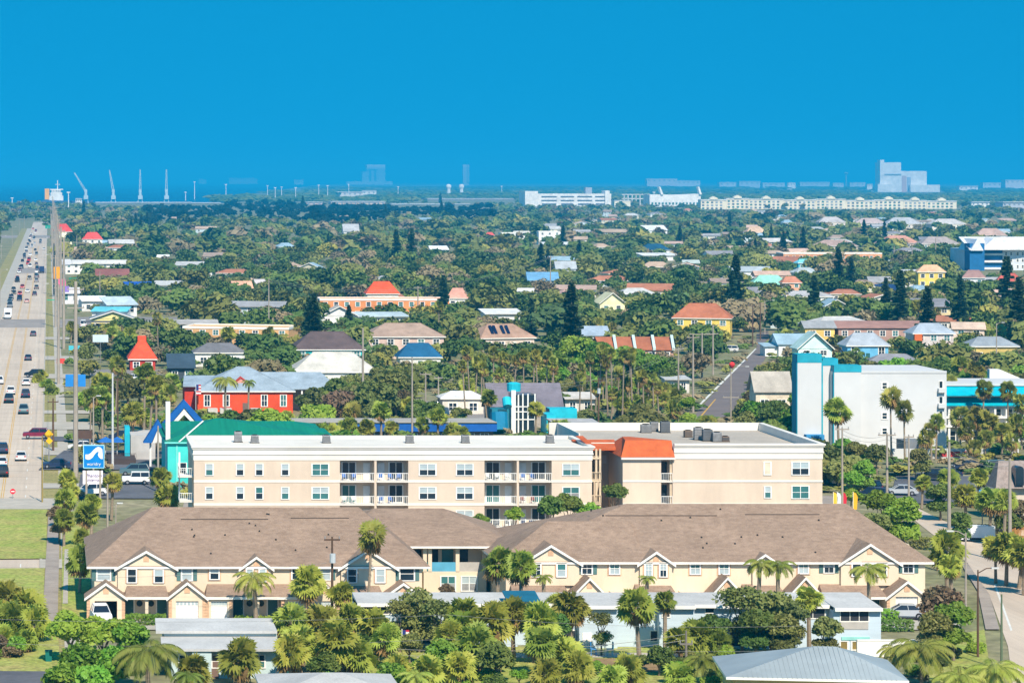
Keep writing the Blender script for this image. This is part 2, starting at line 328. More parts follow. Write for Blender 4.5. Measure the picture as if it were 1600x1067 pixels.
def hip(mb, x0, x1, y0, y1, ze, zr, rx0, rx1, ry=None, m=0, over=0.0, soffit=True, fm=None, ft=0.22):
    """hip roof over a rectangle with its ridge from rx0 to rx1 along x; fascia in material fm"""
    ry = (y0 + y1) / 2 if ry is None else ry
    x0 -= over; x1 += over; y0 -= over; y1 += over
    a, b, c, d = (x0, y0, ze), (x1, y0, ze), (x1, y1, ze), (x0, y1, ze); p, q = (rx0, ry, zr), (rx1, ry, zr)
    mb.poly([a, b, q, p] if rx1 > rx0 + .01 else [a, b, p], m); mb.poly([c, d, p, q] if rx1 > rx0 + .01 else [c, d, p], m); mb.poly([b, c, q], m); mb.poly([d, a, p], m)
    fm = m if fm is None else fm
    for s_, e_ in ((a, b), (b, c), (c, d), (d, a)): mb.poly([(s_[0], s_[1], ze - ft), (e_[0], e_[1], ze - ft), e_, s_], fm)
    mb.poly([(d[0], d[1], ze - ft), (c[0], c[1], ze - ft), (b[0], b[1], ze - ft), (a[0], a[1], ze - ft)], fm)
def gable_front(parent, x0, x1, yf, yb, ze, za, wallm, roofm, over=0.35, vent=True, wz0=None):
    """gable facing the camera: triangular wall, two slopes running back to yb, white rake boards"""
    xm = (x0 + x1) / 2; s = (za - ze) / ((x1 - x0) / 2); zo = ze - over * s
    mb = MB(); mb.prism([(x0, ze if wz0 is None else wz0), (x1, ze if wz0 is None else wz0), (x1, ze), (xm, za), (x0, ze)] if wz0 is not None else [(x0, ze), (x1, ze), (xm, za)], yf, yf + 0.25)
    g = mb.build('gable', wallm, parent)
    mb = MB(); yo = yf - 0.3
    mb.slab([(x0 - over, yo, zo + .1), (xm, yo, za + .1), (xm, yb, za + .1), (x0 - over, yb, zo + .1)], 0.1); mb.slab([(xm, yo, za + .1), (x1 + over, yo, zo + .1), (x1 + over, yb, zo + .1), (xm, yb, za + .1)], 0.1)
    mb.build('gable_roof', roofm, parent)
    mb = MB(); t = 0.26
    mb.prism([(x0 - over, zo - t + .1), (xm, za - t + .1), (x1 + over, zo - t + .1), (x1 + over, zo + .1), (xm, za + .1), (x0 - over, zo + .1)], yo - 0.06, yo - 0.004)
    mb.build('rake_board', trimw, g)
    if vent and za - ze > 1.0: MB().prism([(xm - .28, za - 1.05), (xm + .28, za - 1.05), (xm + .28, za - .62), (xm, za - .42), (xm - .28, za - .62)], yf - 0.05, yf + 0.1).build('gable_vent', peach, g)
    return g
def railing(parent, x0, x1, y, z, h_=1.0, m_=None, step=0.22, name='railing'):
    mb = MB(); mb.box(x0, x1, y - 0.03, y + 0.03, z + h_ - 0.07, z + h_); mb.box(x0, x1, y - 0.02, y + 0.02, z + 0.06, z + 0.11)
    n = max(2, int((x1 - x0) / step))
    for k in range(n + 1): xx = x0 + (x1 - x0) * k / n; mb.box(xx - 0.02, xx + 0.02, y - 0.015, y + 0.015, z + 0.1, z + h_ - 0.06)
    return mb.build(name, m_ or white, parent)
# ---------------------------------------------------------------- the condo block
DC = 346.0
def cx(px): return X(px, DC)
def cz(py): return Z(py, DC)
condo = thing('condominium_building', 'long beige condominium block with white cornice and recessed balconies behind the townhouses', 'building', (cx(303), DC, 0))
cond_in = wing_in = here(condo)
zt = cz(697); zc = cz(719); bands = [cz(752), cz(788)]; fl = [cz(752) - 0.05, cz(788) - 0.05, cz(824), cz(853) * 0]
floors = [cz(751.5), cz(787.5), cz(824)]
mb = MB(); segs = [(303, 531), (638, 757), (862, 925)]
mb.box(cx(303) + .01, cx(925) - .01, DC + 1.9, DC + 14.6, 0, zc)
for a, b in segs: mb.box(cx(a), cx(b), DC, DC + 2.0, 0, zc)
for a, b in ((585, 588.5), (807.5, 811)): mb.box(cx(a), cx(b), DC + 0.02, DC + 1.95, 0, zc)
mb.build('wall', condo_wall, cond_in)
for a, b in segs:
    for zb in floors[:2]: MB().box(cx(a) - .02, cx(b) + .02, DC - 0.06, DC + 0.1, zb - 0.16, zb + 0.14).build('band_course', condo_white, cond_in)
def cornice(x0, x1, z0, z1, par, yf=DC, yb=DC + 14.6):
    mb = MB(); h_ = z1 - z0
    for k, (a, b, p) in enumerate(((0, .40, .06), (.40, .50, .16), (.50, .80, .10), (.80, .90, .24), (.90, 1.0, .34))):
        mb.box(x0 - p, x1 + p, yf - p, yf + 0.35, z0 + h_ * a, z0 + h_ * b)
        mb.box(x0 - p, x0 + 0.3, yf + 0.35, yb, z0 + h_ * a, z0 + h_ * b); mb.box(x1 - 0.3, x1 + p, yf + 0.35, yb, z0 + h_ * a, z0 + h_ * b)
    mb.box(x0 + .3, x1 - .3, yb - 0.3, yb, z0, z1)
    return mb.build('cornice', condo_white, par)
cornice(cx(303), cx(925), zc, zt, cond_in)
MB().box(cx(303) + .3, cx(925) - .3, DC + .35, DC + 14.3, zt - 0.75, zt - 0.35).build('flat_roof', roof_white, cond_in)
wins1 = [327, 375, 405, 445.5]
def cwin(px, py0, py1, w_, lights, par=cond_in):
    ga = rnd.choice([blind, blind, teal_glass]); gb = rnd.choice([glass, teal_glass, metal_grey, glass])
    window(par, cx(px), cz(py1), w_, cz(py0) - cz(py1), DC, lights, (ga, gb))
for row, (a, b) in enumerate(((725, 742), (761.5, 779))):
    for px in wins1: cwin(px, a, b, 0.92, 1)
    for px in (500.5, 668, 726, 892): cwin(px, a, b, 2.05, 2)
    for px in (1251,): cwin(px - .5, 722 if row == 0 else 759.5, 741 if row == 0 else 778, 2.1, 2, wing_in)
cwin(726, 798, 815, 2.05, 2); cwin(668, 798, 815, 2.05, 2)
opens = [(531, 585), (588.5, 638), (757, 807.5), (811, 862)]
for oi, (a, b) in enumerate(opens):
    x0, x1 = cx(a), cx(b)
    for fi, zb in enumerate(floors):
        top = zc if fi == 0 else floors[fi - 1] - 0.16
        bal = link('balcony', None, cond_in)
        MB().box(x0 - .02, x1 + .02, DC - 0.10, DC + 1.88, zb - 0.15, zb).build('slab', condo_white, bal)
        railing(bal, x0 + 0.03, x1 - 0.03, DC - 0.02, zb, 1.0)
        dx0 = x0 + (0.45 if oi % 2 == 0 else (x1 - x0) - 2.15)
        window(bal, dx0 + 0.85, zb + 0.05, 1.7, 2.05, DC + 1.9, 2, (glass if rnd.random() < .6 else teal_glass,) * 2, rail=False, name='sliding_door')
        xd = x1 - 0.75 if oi % 2 == 0 else x0 + 0.75
        dr = MB().box(xd - .42, xd + .42, DC + 1.83, DC + 1.9, zb + .02, zb + 2.05).build('door', cm((222, 224, 222)), bal)
        MB().box(xd + .3, xd + .36, DC + 1.77, DC + 1.83, zb + .95, zb + 1.05).build('handle', metal_grey, dr)
        if rnd.random() < 0.85:
            cn = rnd.choice(['blue', 'white', 'grey', 'navy', 'brick red'])
            def mkc():
                mb = MB(); mb.box(-.25, .25, -.22, .22, .38, .44); mb.box(-.25, .25, .17, .22, .4, .92)
                for sx in (-.25, .2):
                    mb.box(sx, sx + .05, -.2, .2, .6, .64)
                    for sy in (-.2, .16): mb.box(sx, sx + .04, sy, sy + .04, 0, .62)
                return mb.mesh('patio_chair', cm({'blue': (70, 120, 190), 'white': (225, 225, 220), 'grey': (120, 125, 130), 'navy': (40, 60, 100), 'brick red': (150, 90, 80)}[cn]))
            for k in range(rnd.randint(2, 3)):
                xx = x0 + 0.6 + k * 1.15 + rnd.uniform(-.1, .1)
                if xx < x1 - 0.5: tag(link('patio_chair', cached(('pch', cn), mkc), None, (xx, DC + .75, zb), rnd.uniform(-.5, .5)), cn + ' patio chair on a condominium balcony behind the white railing', 'patio chair', 'chairs on the condominium balconies')
# side balconies on the end wall towards the avenue
for py, zb in ((745, cz(745)), (784, cz(784))):
    bal = link('balcony', None, cond_in); xa, xb = cx(281), cx(302.5)
    MB().box(xa, cx(303), DC + 1.0, DC + 4.6, zb - .16, zb).build('slab', condo_white, bal)
    railing(bal, xa + .03, xb, DC + 1.05, zb, 1.0); mb = MB(); mb.box(xa, xa + .05, DC + 1.05, DC + 4.6, zb + .93, zb + 1.0)
    for k in range(16): mb.box(xa, xa + .04, DC + 1.1 + k * .22, DC + 1.14 + k * .22, zb + .05, zb + .95)
    mb.build('side_railing', white, bal); MB().box(xa + .05, xa + .25, DC + 4.3, DC + 4.5, zb, zb + 2.6).build('post', white, bal)
# roof machinery
ACK = [(372, 372.5, 'b'), (398, 398, 's'), (510, 510, 's'), (640, 640, 's'), (727, 727, 's'), (859, 859, 's')]
def ac_unit(px, D, z, w_, h_, label, m_):
    t = thing('air_conditioner', label, 'air conditioner', (X(px, D), D, z), 'machines on the condominium roof')
    MB().box(-w_ / 2, w_ / 2, -.4, .4, 0.1, h_).build('casing', m_, t)
    mb = MB()
    for k in range(6): zz = .2 + (h_ - .3) * k / 6; mb.box(-w_ / 2 - .02, w_ / 2 + .02, -.42, .42, zz, zz + .04)
    mb.build('louvre', mat('louvre_dark', (0.1, 0.1, 0.1)), t); MB().box(-w_ / 2 - .1, w_ / 2 + .1, -.3, .3, 0, .1).build('base', dark, t)
    MB().tube([(0, 0, h_), (0, 0, h_ + .08)], w_ * .36, 10).build('fan_guard', dark, t)
for px, _, k in ACK: ac_unit(px, DC + (8 if k == 's' else 9), zt - .35, .95, 1.0 if k == 's' else 1.35, 'small grey rooftop air conditioner on the white condominium roof', metal_grey)
# stair gap and its open tower
mb = MB(); mb.box(cx(925) - .3, cx(973), DC + 9, DC + 12, 0, cz(700)); mb.build('stair_wall', condo_wall, cond_in)
MB().box(cx(946), cx(970), DC + 8.9, DC + 9.0, cz(735), cz(722)).build('stair_panel', condo_white, cond_in)
mb = MB()
for px in (926.2, 934.5, 940.5): mb.box(cx(px) - .1, cx(px) + .14, DC + 1.2, DC + 1.5, 0, cz(703))
for zb in floors + [cz(716)]: mb.box(cx(925), cx(942), DC + 1.1, DC + 3.2, zb - .2, zb)
mb.box(cx(925), cx(935), DC + 3, DC + 3.2, 0, cz(716), 1); mb.build('stair_tower', [mat('stair_cream', (0.66, 0.52, 0.36)), dark], cond_in)  # near-black back sheet carries the shade inside the open tower as colour
for k, zb in enumerate(floors): railing(cond_in, cx(925.5), cx(942), DC + 1.05, zb, 1.0, mat('stair_cream', (0.66, 0.52, 0.36)))
# right-hand wing
zt2 = cz(693); zc2 = cz(717)
mb = MB(); mb.box(cx(973), cx(1033), DC, DC + 12, 0, cz(713)); mb.box(cx(1051), cx(1285), DC + .02, DC + 30, 0, zc2); mb.box(cx(1033), cx(1051), DC + 1.6, DC + 12, 0, zc2); mb.box(cx(973), cx(1051), DC + 12, DC + 29.9, 0, zc2)
mb.build('wall', condo_wall, wing_in)
for a, b in ((973, 1032), (1051.5, 1285)):
    for zb in floors[:2]: MB().box(cx(a), cx(b) + .05, DC - .06, DC + .1, zb - .12, zb + .12).build('band_course', condo_white, wing_in)
mb = MB(); h_ = zt2 - zc2
for a, b, p in ((0, .40, .06), (.40, .50, .16), (.50, .80, .10), (.80, .90, .24), (.90, 1.0, .34)):
    mb.box(cx(1053), cx(1285) + p, DC - p, DC + .4, zc2 + h_ * a, zc2 + h_ * b); mb.box(cx(1285) - .35, cx(1285) + p, DC + .4, DC + 30, zc2 + h_ * a, zc2 + h_ * b)
mb.box(cx(925), cx(1285) - .35, DC + 29.6, DC + 30, zc2, zt2); mb.box(cx(938), cx(940), DC + 14, DC + 29.6, zc2, zt2)
mb.build('cornice', condo_white, wing_in)
MB().box(cx(940), cx(1285) - .35, DC + 12, DC + 29.6, zc2, zt2 - 1.0).build('flat_roof', roof_tan, wing_in); MB().box(cx(1052), cx(1285) - .35, DC + .4, DC + 12, zc2, zt2 - 1.002).build('flat_roof', roof_tan, wing_in)
mb = MB(); ze, zr = cz(713.5), Z(682, DC + 6)
mb.box(cx(973) - .25, cx(1053) + .1, DC - .45, DC + .1, ze - .3, ze, 1)
mb.poly([(cx(973) - .3, DC - .5, ze), (cx(1053), DC - .5, ze), (cx(1053), DC + 1.4, cz(692) + .2), (cx(973) + .6, DC + 1.4, cz(692) + .2)]); mb.poly([(cx(973) + .6, DC + 1.4, cz(692) + .2), (cx(1053), DC + 1.4, cz(692) + .2), (cx(1000), DC + 6, zr), (cx(988), DC + 6, zr)])
mb.poly([(cx(973) - .3, DC - .5, ze), (cx(973) + .6, DC + 1.4, cz(692) + .2), (cx(988), DC + 6, zr), (cx(973) - .3, DC + 11, ze)]); mb.poly([(cx(1053), DC + 1.4, cz(692) + .2), (cx(1053), DC + 11, zt2 - .5), (cx(1000), DC + 6, zr)])
mb.poly([(cx(973) - .3, DC + 11, ze), (cx(988), DC + 6, zr), (cx(1000), DC + 6, zr), (cx(1053), DC + 11, zt2 - .5)])
mb.slab([(cx(926), DC + 4.6, Z(701, DC + 4.6)), (cx(977), DC + 4.6, Z(701, DC + 4.6)), (cx(984), DC + 9.5, Z(686.5, DC + 9.5)), (cx(915), DC + 9.5, Z(686.5, DC + 9.5))], .2); mb.poly([(cx(925), DC + .5, cz(700)), (cx(934), DC + .5, cz(700)), (cx(930), DC + 8, cz(690)), (cx(918), DC + 8, cz(690))])
mb.box(cx(925), cx(980), DC + 7.4, DC + 7.5, cz(700) - .25, cz(700), 1)
mb.build('tile_roof', [tile_red, condo_white], wing_in)
for zb in floors[:2]:
    bal = link('balcony', None, wing_in); MB().box(cx(1033), cx(1051), DC - .05, DC + 1.58, zb - .14, zb).build('slab', condo_white, bal); railing(bal, cx(1033) + .03, cx(1051) - .03, DC, zb, 1.0)
    MB().box(cx(1033.3), cx(1046), DC + 1.5, DC + 1.58, zb + .02, zb + 2.2).build('sliding_door', glass, bal)
MB().box(cx(1047), cx(1050.5), DC + .2, DC + .5, 0, cz(716)).build('column', mat('stair_cream', (0.66, 0.52, 0.36)), wing_in)
window(wing_in, cx(1199), cz(741), .85, cz(722) - cz(741), DC, 1, (mat('shuttered_pane', (0.68, 0.6, 0.45)),) * 2, rail=False); window(wing_in, cx(1199.5), cz(777), .8, 1.3, DC, 1, (blind, teal_glass))
for px, py, w_, h_, m_ in ((1009, 676, 1.3, 1.1, metal_grey), (1022, 674, 1.0, 1.3, metal_grey), (1039, 676, 1.2, 1.5, mat('dark_unit', (0.12, 0.13, 0.14))), (1075, 683, 1.0, .9, mat('rusty_unit', (0.2, 0.14, 0.1))), (1091, 687, 1.1, 1.6, metal_grey), (1105, 689, 1.2, 1.5, mat('dark_unit', (0.12, 0.13, 0.14))), (1120, 690, 1.1, 1.2, metal_grey), (1133, 690, .9, .7, mat('rusty_unit', (0.2, 0.14, 0.1)))):
    D_ = Dz(py, zt2 - 1.0); ac_unit(px, D_, zt2 - 1.0, w_, h_, {'machine_grey_metal': 'grey rooftop air conditioner on the tan condominium wing roof', 'dark_unit': 'dark rooftop air conditioner on the tan condominium wing roof', 'rusty_unit': 'rusty rooftop machine on the tan condominium wing roof'}[m_.name], m_)
foot(cx(280), cx(1285), DC, DC + 30)
keep(275, 1290, 655, 800, DC)
# ---------------------------------------------------------------- townhouse rows
shut_g = mat('blue_green_shutter', (0.10, 0.2, 0.19), rough=0.6); door_g = mat('teal_front_door', (0.03, 0.12, 0.12), rough=0.4)
def arch_trim(parent, x, z, w_, h_, y, m_=peach):
    mb = MB(); n = 8; o = [(-w_ / 2 - .18, -.1), (w_ / 2 + .18, -.1), (w_ / 2 + .18, h_ * .88)]
    for k in range(1, n): a = math.pi * k / n; o.append((math.cos(a) * (w_ / 2 + .18), h_ * .88 + math.sin(a) * .28))
    o.append((-w_ / 2 - .18, h_ * .88)); mb.prism([(x + a, z + b) for a, b in o], y - .06, y + .02); return mb.build('window_surround', m_, parent)
def shutters(parent, x, z, w_, h_, y):
    for s in (-1, 1):
        mb = MB(); xx = x + s * (w_ / 2 + .3); mb.box(xx - .2, xx + .2, y - .07, y + .01, z - .05, z + h_ + .05)
        for k in range(8): mb.box(xx - .15, xx + .15, y - .085, y - .06, z + k * h_ / 8 + .02, z + k * h_ / 8 + h_ / 12)
        mb.build('shutter', shut_g, parent)
def townhouse(label, D0, DU, x_l, x_r, pe, gables, garages, wins, porches, par_ridge, doors, base_py):
    xl, xr = X(x_l, DU), X(x_r, DU); ze = Z(pe, DU)
    t = thing('townhouse_row', label, 'townhouse', (xl, DU, 0)); inn = here(t)
    depth, slope, rx0, rx1 = par_ridge
    MB().box(xl + .3, xr - .3, DU, DU + depth - .6, 0, ze + .05).build('wall', cream, inn)
    ry = DU + depth / 2; zr = ze + slope * (depth / 2)
    mb = MB(); hip(mb, xl, xr, DU, DU + depth, ze, zr, X(rx0, ry), X(rx1, ry), ry, 0, .5, fm=1); mb.build('roof', [shingle, trimw], inn)
    for _ in range(14):
        u = rnd.uniform(.15, .9); xx = rnd.uniform(xl + 9, xr - 9); yy = DU - .5 + u * (depth / 2 + .5); zz = ze + (zr - ze) * u; link('roof_vent', cached('rv', lambda: MB().box(-.09, .09, 0, .14, -.1, .12).box(-.06, .06, .03, .11, .12, .17).mesh('roof_vent', mat('black_vent', (0.03, 0.028, 0.025)))), inn, (xx, yy, zz))
    for a, b, u in ((.28, .55, .78), (.62, .8, .8)):
        yy = DU - .5 + u * (depth / 2 + .5); zz = ze + (zr - ze) * u; MB().box(xl + (xr - xl) * a, xl + (xr - xl) * b, yy, yy + .12, zz - .05, zz + .09).build('ridge_vent_strip', mat('dark_flashing', (0.09, 0.065, 0.05)), inn)
    for a, b, apy in gables:
        x0, x1 = X(a, DU - .35), X(b, DU - .35); gable_front(inn, x0, x1, DU - .35, DU + 5.5, ze - .1, Z(apy, DU - .35), cream, shingle, wz0=2.7)
    zp = Z(932, D0) if base_py else 2.6
    for a, b in porches:                                      # lean-to roofs over the ground floor
        x0, x1 = X(a, D0), X(b, D0); mb = MB(); zt_ = zp + .95
        mb.poly([(x0, D0 - .2, zp), (x1, D0 - .2, zp), (x1 - .3, DU + .02, zt_), (x0 + .3, DU + .02, zt_)]); mb.box(x0, x1, D0 - .27, D0 - .2, zp - .24, zp, 1); mb.poly([(x0, D0 - .2, zp - .02), (x0 + .3, DU, zt_ - .02), (x0, DU, zp - .02)])
        mb.poly([(x0, DU, zp - .06), (x1, DU, zp - .06), (x1, D0 - .2, zp - .06), (x0, D0 - .2, zp - .06)], 1); mb.build('porch_roof', [shingle, trimw], inn)
    for a, b, apy, kind in garages:
        x0, x1 = X(a, D0), X(b, D0); xm = (x0 + x1) / 2; wd = min(2.3, (x1 - x0) * .62); hd = 2.1
        mb = MB(); mb.box(x0, xm - wd / 2, D0, DU + .1, 0, zp); mb.box(xm + wd / 2, x1, D0, DU + .1, 0, zp); mb.box(xm - wd / 2, xm + wd / 2, D0, DU + .1, hd, zp)
        ga = mb.build('garage', cream, inn)
        for k in range(int(zp / .3)):
            for sx in (x0 - .03, x1 - .3): link('corner_block', cached('cblk', lambda: MB().box(0, .33, -.04, .02, .02, .28).mesh('corner_block', peach)), ga, (sx, D0, k * .3))
        if apy: gable_front(inn, x0 + .02, x1 - .02, D0 - .02, DU + .4, zp, Z(apy, D0), cream, shingle, over=.3)
        if kind == 'shut':
            d_ = MB(); 
            for k in range(4): d_.box(xm - wd / 2, xm + wd / 2, D0 + .18, D0 + .25, k * hd / 4 + .012, (k + 1) * hd / 4 - .012)
            gd = d_.build('garage_door', white, inn)
            for k in range(6): xx = xm - wd / 2 + wd * (k + .5) / 6; MB().prism([(xx - .13, hd - .42), (xx + .13, hd - .42), (xx + .13, hd - .2), (xx, hd - .12), (xx - .13, hd - .2)], D0 + .15, D0 + .2).build('pane', blind, gd)
        else: MB().box(xm - wd / 2, xm + wd / 2, DU - .1, DU - .02, 0, hd).build('garage_shade_sheet', dark, inn)  # near-black sheet: shade inside the open garage put into its colour
    for px, py0, py1, w_, kind in wins:
        gy = DU - .35 if kind[0] == 'g' else DU; x = X(px, gy); z0 = Z(py1, gy); hh = Z(py0, gy) - z0
        if 'a' in kind: arch_trim(inn, x, z0, w_, hh, gy)
        if 'n' in kind: MB().box(x - w_ / 2 - .2, x + w_ / 2 + .2, gy - .05, gy + .01, z0 - .2, z0 + hh + .2).build('window_surround', peach, inn)
        window(inn, x, z0, w_, hh, gy - (.06 if 'a' in kind or 'n' in kind else 0), 2 if w_ > 1.5 else 1, rnd.choice([(blind, glass), (glass, glass), (blind, blind), (teal_glass, blind)]), bars=1 if 'b' in kind else 0)
        if 's' in kind: shutters(inn, x, z0, w_, hh, gy)
    for px, kind in doors:
        x = X(px, DU); 
        if kind == 'door':
            d_ = MB().box(x - .5, x + .5, DU - .06, DU + .02, .02, 2.1).build('door', door_g, inn); MB().box(x - .62, x - .5, DU - .08, DU, 0, 2.2).box(x + .5, x + .62, DU - .08, DU, 0, 2.2).build('frame', trimw, d_); MB().box(x + .32, x + .38, DU - .12, DU - .06, .95, 1.05).build('handle', metal_grey, d_)
        elif kind == 'round': MB().tube([(x, DU - .06, 1.5), (x, DU + .02, 1.5)], .32, 16).build('round_window', glass, inn)
        else: MB().box(x - .16, x + .16, D0 + .0, D0 + .32, 0, zp - .2).build('column', cream, inn)
    foot(xl - 1, xr + 1, D0 - 1, DU + depth); return t, inn, xl, xr, ze, zr
DA, DUA = 287.0, 289.5
tA = townhouse('cream townhouse row with an open garage, beside the avenue lawns', DA, DUA, 143, 664, 884,
    [(184, 273, 861), (378, 423, 870), (533, 618, 859)],
    [(136, 195, 911, 'open'), (264, 321, 910, 'shut'), (322, 363, None, 'shut'), (440, 482, None, 'shut'), (483, 530, 911, 'shut'), (600, 660, 911, 'shut')],
    [(162, 888, 906, 1.4, 's'), (206, 889, 909, .95, 'ga'), (248, 890, 909, .95, 'ga'), (292, 887, 906, 1.1, 's'), (335, 886, 904, .95, 'n'), (390, 889, 908, .7, 'gn'), (410, 889, 908, .7, 'gn'), (463, 886, 904, .95, 'n'), (508, 886, 905, 1.1, 's'), (550, 889, 909, .95, 'ga'), (594, 889, 909, .95, 'ga'), (636, 886, 906, 1.5, 's')],
    [(195, 264), (321, 483), (530, 600)], (22.6, .42, 238, 560),
    [(201, 'door'), (218, 'round'), (236, 'round'), (253, 'door'), (228, 'col'), (372, 'door'), (390, 'round'), (408, 'round'), (426, 'door'), (400, 'col'), (545, 'door'), (580, 'door'), (563, 'col')], True)
# rear corner of the same row, with stacked verandas, looking out past the front row's end
t, inn, *_ = tA; DV = 304.0; xa, xb = X(560, DV), X(760, DV); zv = Z(852, DV)
MB().box(xa, xb - .1, DV + 1.8, DV + 16, 0, zv).build('rear_wall', cream, inn)
mb = MB(); mb.box(X(662, DV), xb, DV, DV + 1.8, 0, 2.75); mb.build('veranda_base', cream, inn)
mb = MB(); hip(mb, xa - 4, X(795, 309), DV - .3, DV + 20, zv, Z(793.5, DV + 10), X(585, DV + 9.8), X(692, DV + 9.8), DV + 9.8, 0, .4, fm=1); mb.build('rear_roof', [shingle, trimw], inn)
for px in (664, 672, 715, 757): MB().box(X(px, DV) - .2, X(px, DV) + .2, DV, DV + .4, 2.7, zv).build('column', cream, inn)
for a, b, m_ in ((640, 670, teal_glass), (675, 713, mat('blue_balcony_screen', (0.1, 0.35, 0.5))), (718, 757, mat('grey_screen', (0.45, 0.42, 0.38)))): MB().box(X(a, DV), X(b, DV), DV + .05, DV + .09, 2.75, 3.75).build('balcony_panel', m_, inn)
for a, b in ((640, 662), (676, 688), (694, 712), (722, 735)): MB().box(X(a, DV), X(b, DV), DV + 1.72, DV + 1.8, 2.8, 4.9).build('sliding_door', rnd.choice([glass, teal_glass]), inn)
for px, w_ in ((700, 1.6), (733, 1.7)): window(inn, X(px, DV), .7, w_, 1.5, DV, 2, (teal_glass if px == 700 else blind, metal_grey))
foot(xa, xb + 4, DV - 2, DV + 20)
DB, DUB = 291.6, 294.2
tB = townhouse('cream townhouse row with barred windows and four gables beside the bending concrete road', DB, DUB, 786, 1450, 877,
    [(816, 905, 852), (1000, 1050, 862), (1176, 1214, 866), (1314, 1404, 850)],
    [(892, 950, 903, 'shut'), (951, 995, None, 'shut'), (1060, 1105, None, 'shut'), (1108, 1164, 902, 'shut'), (1230, 1286, 902, 'shut'), (1386, 1448, 908, 'shut')],
    [(838, 880, 900, .9, 'gnb'), (877, 880, 900, .95, 'ga'), (917, 879, 896, 1.1, 'sb'), (960, 879, 896, 1.05, 'nb'), (1013, 880, 900, .75, 'gnb'), (1036, 880, 900, .75, 'gnb'), (1086, 878, 896, 1.05, 'nb'), (1131, 879, 896, 1.05, 'nb'), (1255, 878, 895, 1.05, 'nb'), (1295, 877, 894, 1.05, 'sb'), (1338, 878, 899, .95, 'ga'), (1378, 880, 899, .95, 'gn'), (1419, 877, 894, 1.1, 'sb')],
    [(800, 892), (995, 1060), (1164, 1230), (1286, 1386)], (22.6, .42, 978, 1322),
    [(835, 'door'), (870, 'col'), (1015, 'door'), (1040, 'door'), (1185, 'door'), (1330, 'door'), (1345, 'col'), (1366, 'door')], True)
t, inn, xl, xr, ze, zr = tB
mb = MB(); ry = DUB + 6.5; hip(mb, X(782, DUB), X(1000, DUB), DUB + .6, DUB + 13, ze, Z(814, ry), X(855, ry), X(985, ry), ry, 0, .4, fm=1); mb.build('lower_roof', [shingle, trimw], inn)
MB().box(X(1388, 310), X(1412, 310), 308, 311, 0, ze).build('rear_wall', cream, inn)
for px0, px1, py0, py1, D in ((140, 665, 790, 962, 285), (640, 795, 793, 900, 300), (760, 1450, 785, 905, 291)): keep(px0, px1, py0, py1, D)
# ---------------------------------------------------------------- foreground houses
blue_w = mat('pale_blue_siding', (0.53, 0.63, 0.70), rough=0.8, var=0.07, scale=0.4, stretch=(.3, .3, 6)); pale_roof = mat('pale_grey_roofing', (0.50, 0.49, 0.47), rough=0.85, var=0.14, scale=0.3, fine=0.08)
DBH = 270.0
def bx(px): return X(px, DBH)
def bz(py): return Z(py, DBH)
bh = thing('blue_house', 'long two storey pale blue house with grey roof behind the palms', 'house', (bx(560), DBH, 0)); bi = here(bh)
zb_e = bz(945)
mb = MB(); bays = [(560, 640, 1.5), (640, 700, .0), (700, 812, 1.2), (812, 850, 2.6), (850, 905, 1.2), (905, 965, 0), (965, 1030, 1.0), (1030, 1085, 0), (1085, 1120, .7), (1120, 1296, .4), (1296, 1370, -1.4)]
for a, b, o_ in bays: mb.box(bx(a), bx(b) - .01, DBH + o_, DBH + 5.2, 0, zb_e)
mb.build('wall', blue_w, bi)
for a, b, o_ in bays:
    mb = MB(); e = .55; lo = zb_e + .02; hi = zb_e + .42
    mb.poly([(bx(a), DBH + o_ - e, lo), (bx(b), DBH + o_ - e, lo), (bx(b), DBH + 5.6, hi), (bx(a), DBH + 5.6, hi)]); mb.box(bx(a), bx(b), DBH + o_ - e - .06, DBH + o_ - e, lo - .32, lo + .01, 1)
    mb.poly([(bx(a), DBH + 5.2, lo - .02), (bx(b), DBH + 5.2, lo - .02), (bx(b), DBH + o_ - e, lo - .02), (bx(a), DBH + o_ - e, lo - .02)], 1); mb.poly([(bx(a), DBH + o_ - e, lo - .3), (bx(a), DBH + o_ - e, lo), (bx(a), DBH + 5.6, hi), (bx(a), DBH + 5.6, lo - .3)], 1); mb.poly([(bx(b), DBH + o_ - e, lo - .3), (bx(b), DBH + 5.6, lo - .3), (bx(b), DBH + 5.6, hi), (bx(b), DBH + o_ - e, lo)], 1); mb.build('roof', [pale_roof, trimw], bi)
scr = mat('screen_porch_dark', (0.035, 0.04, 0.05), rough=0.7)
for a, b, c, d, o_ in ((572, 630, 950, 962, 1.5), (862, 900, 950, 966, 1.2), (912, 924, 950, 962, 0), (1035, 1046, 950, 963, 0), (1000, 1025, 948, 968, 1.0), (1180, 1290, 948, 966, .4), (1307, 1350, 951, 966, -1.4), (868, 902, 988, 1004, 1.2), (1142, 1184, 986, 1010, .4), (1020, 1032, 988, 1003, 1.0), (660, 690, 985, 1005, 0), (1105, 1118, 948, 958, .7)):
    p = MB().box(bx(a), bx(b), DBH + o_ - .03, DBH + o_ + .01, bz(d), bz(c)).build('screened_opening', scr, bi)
    mb = MB(); x0, x1, z0, z1 = bx(a), bx(b), bz(d), bz(c); y = DBH + o_
    mb.box(x0 - .08, x1 + .08, y - .07, y, z1, z1 + .09); mb.box(x0 - .08, x1 + .08, y - .07, y, z0 - .1, z0); mb.box(x0 - .08, x0, y - .068, y, z0, z1); mb.box(x1, x1 + .08, y - .068, y, z0, z1)
    for k in range(1, int((x1 - x0) / 1.3) + 1): xx = x0 + (x1 - x0) * k / (int((x1 - x0) / 1.3) + 1); mb.box(xx - .03, xx + .03, y - .066, y, z0, z1)
    mb.build('frame', trimw, p)
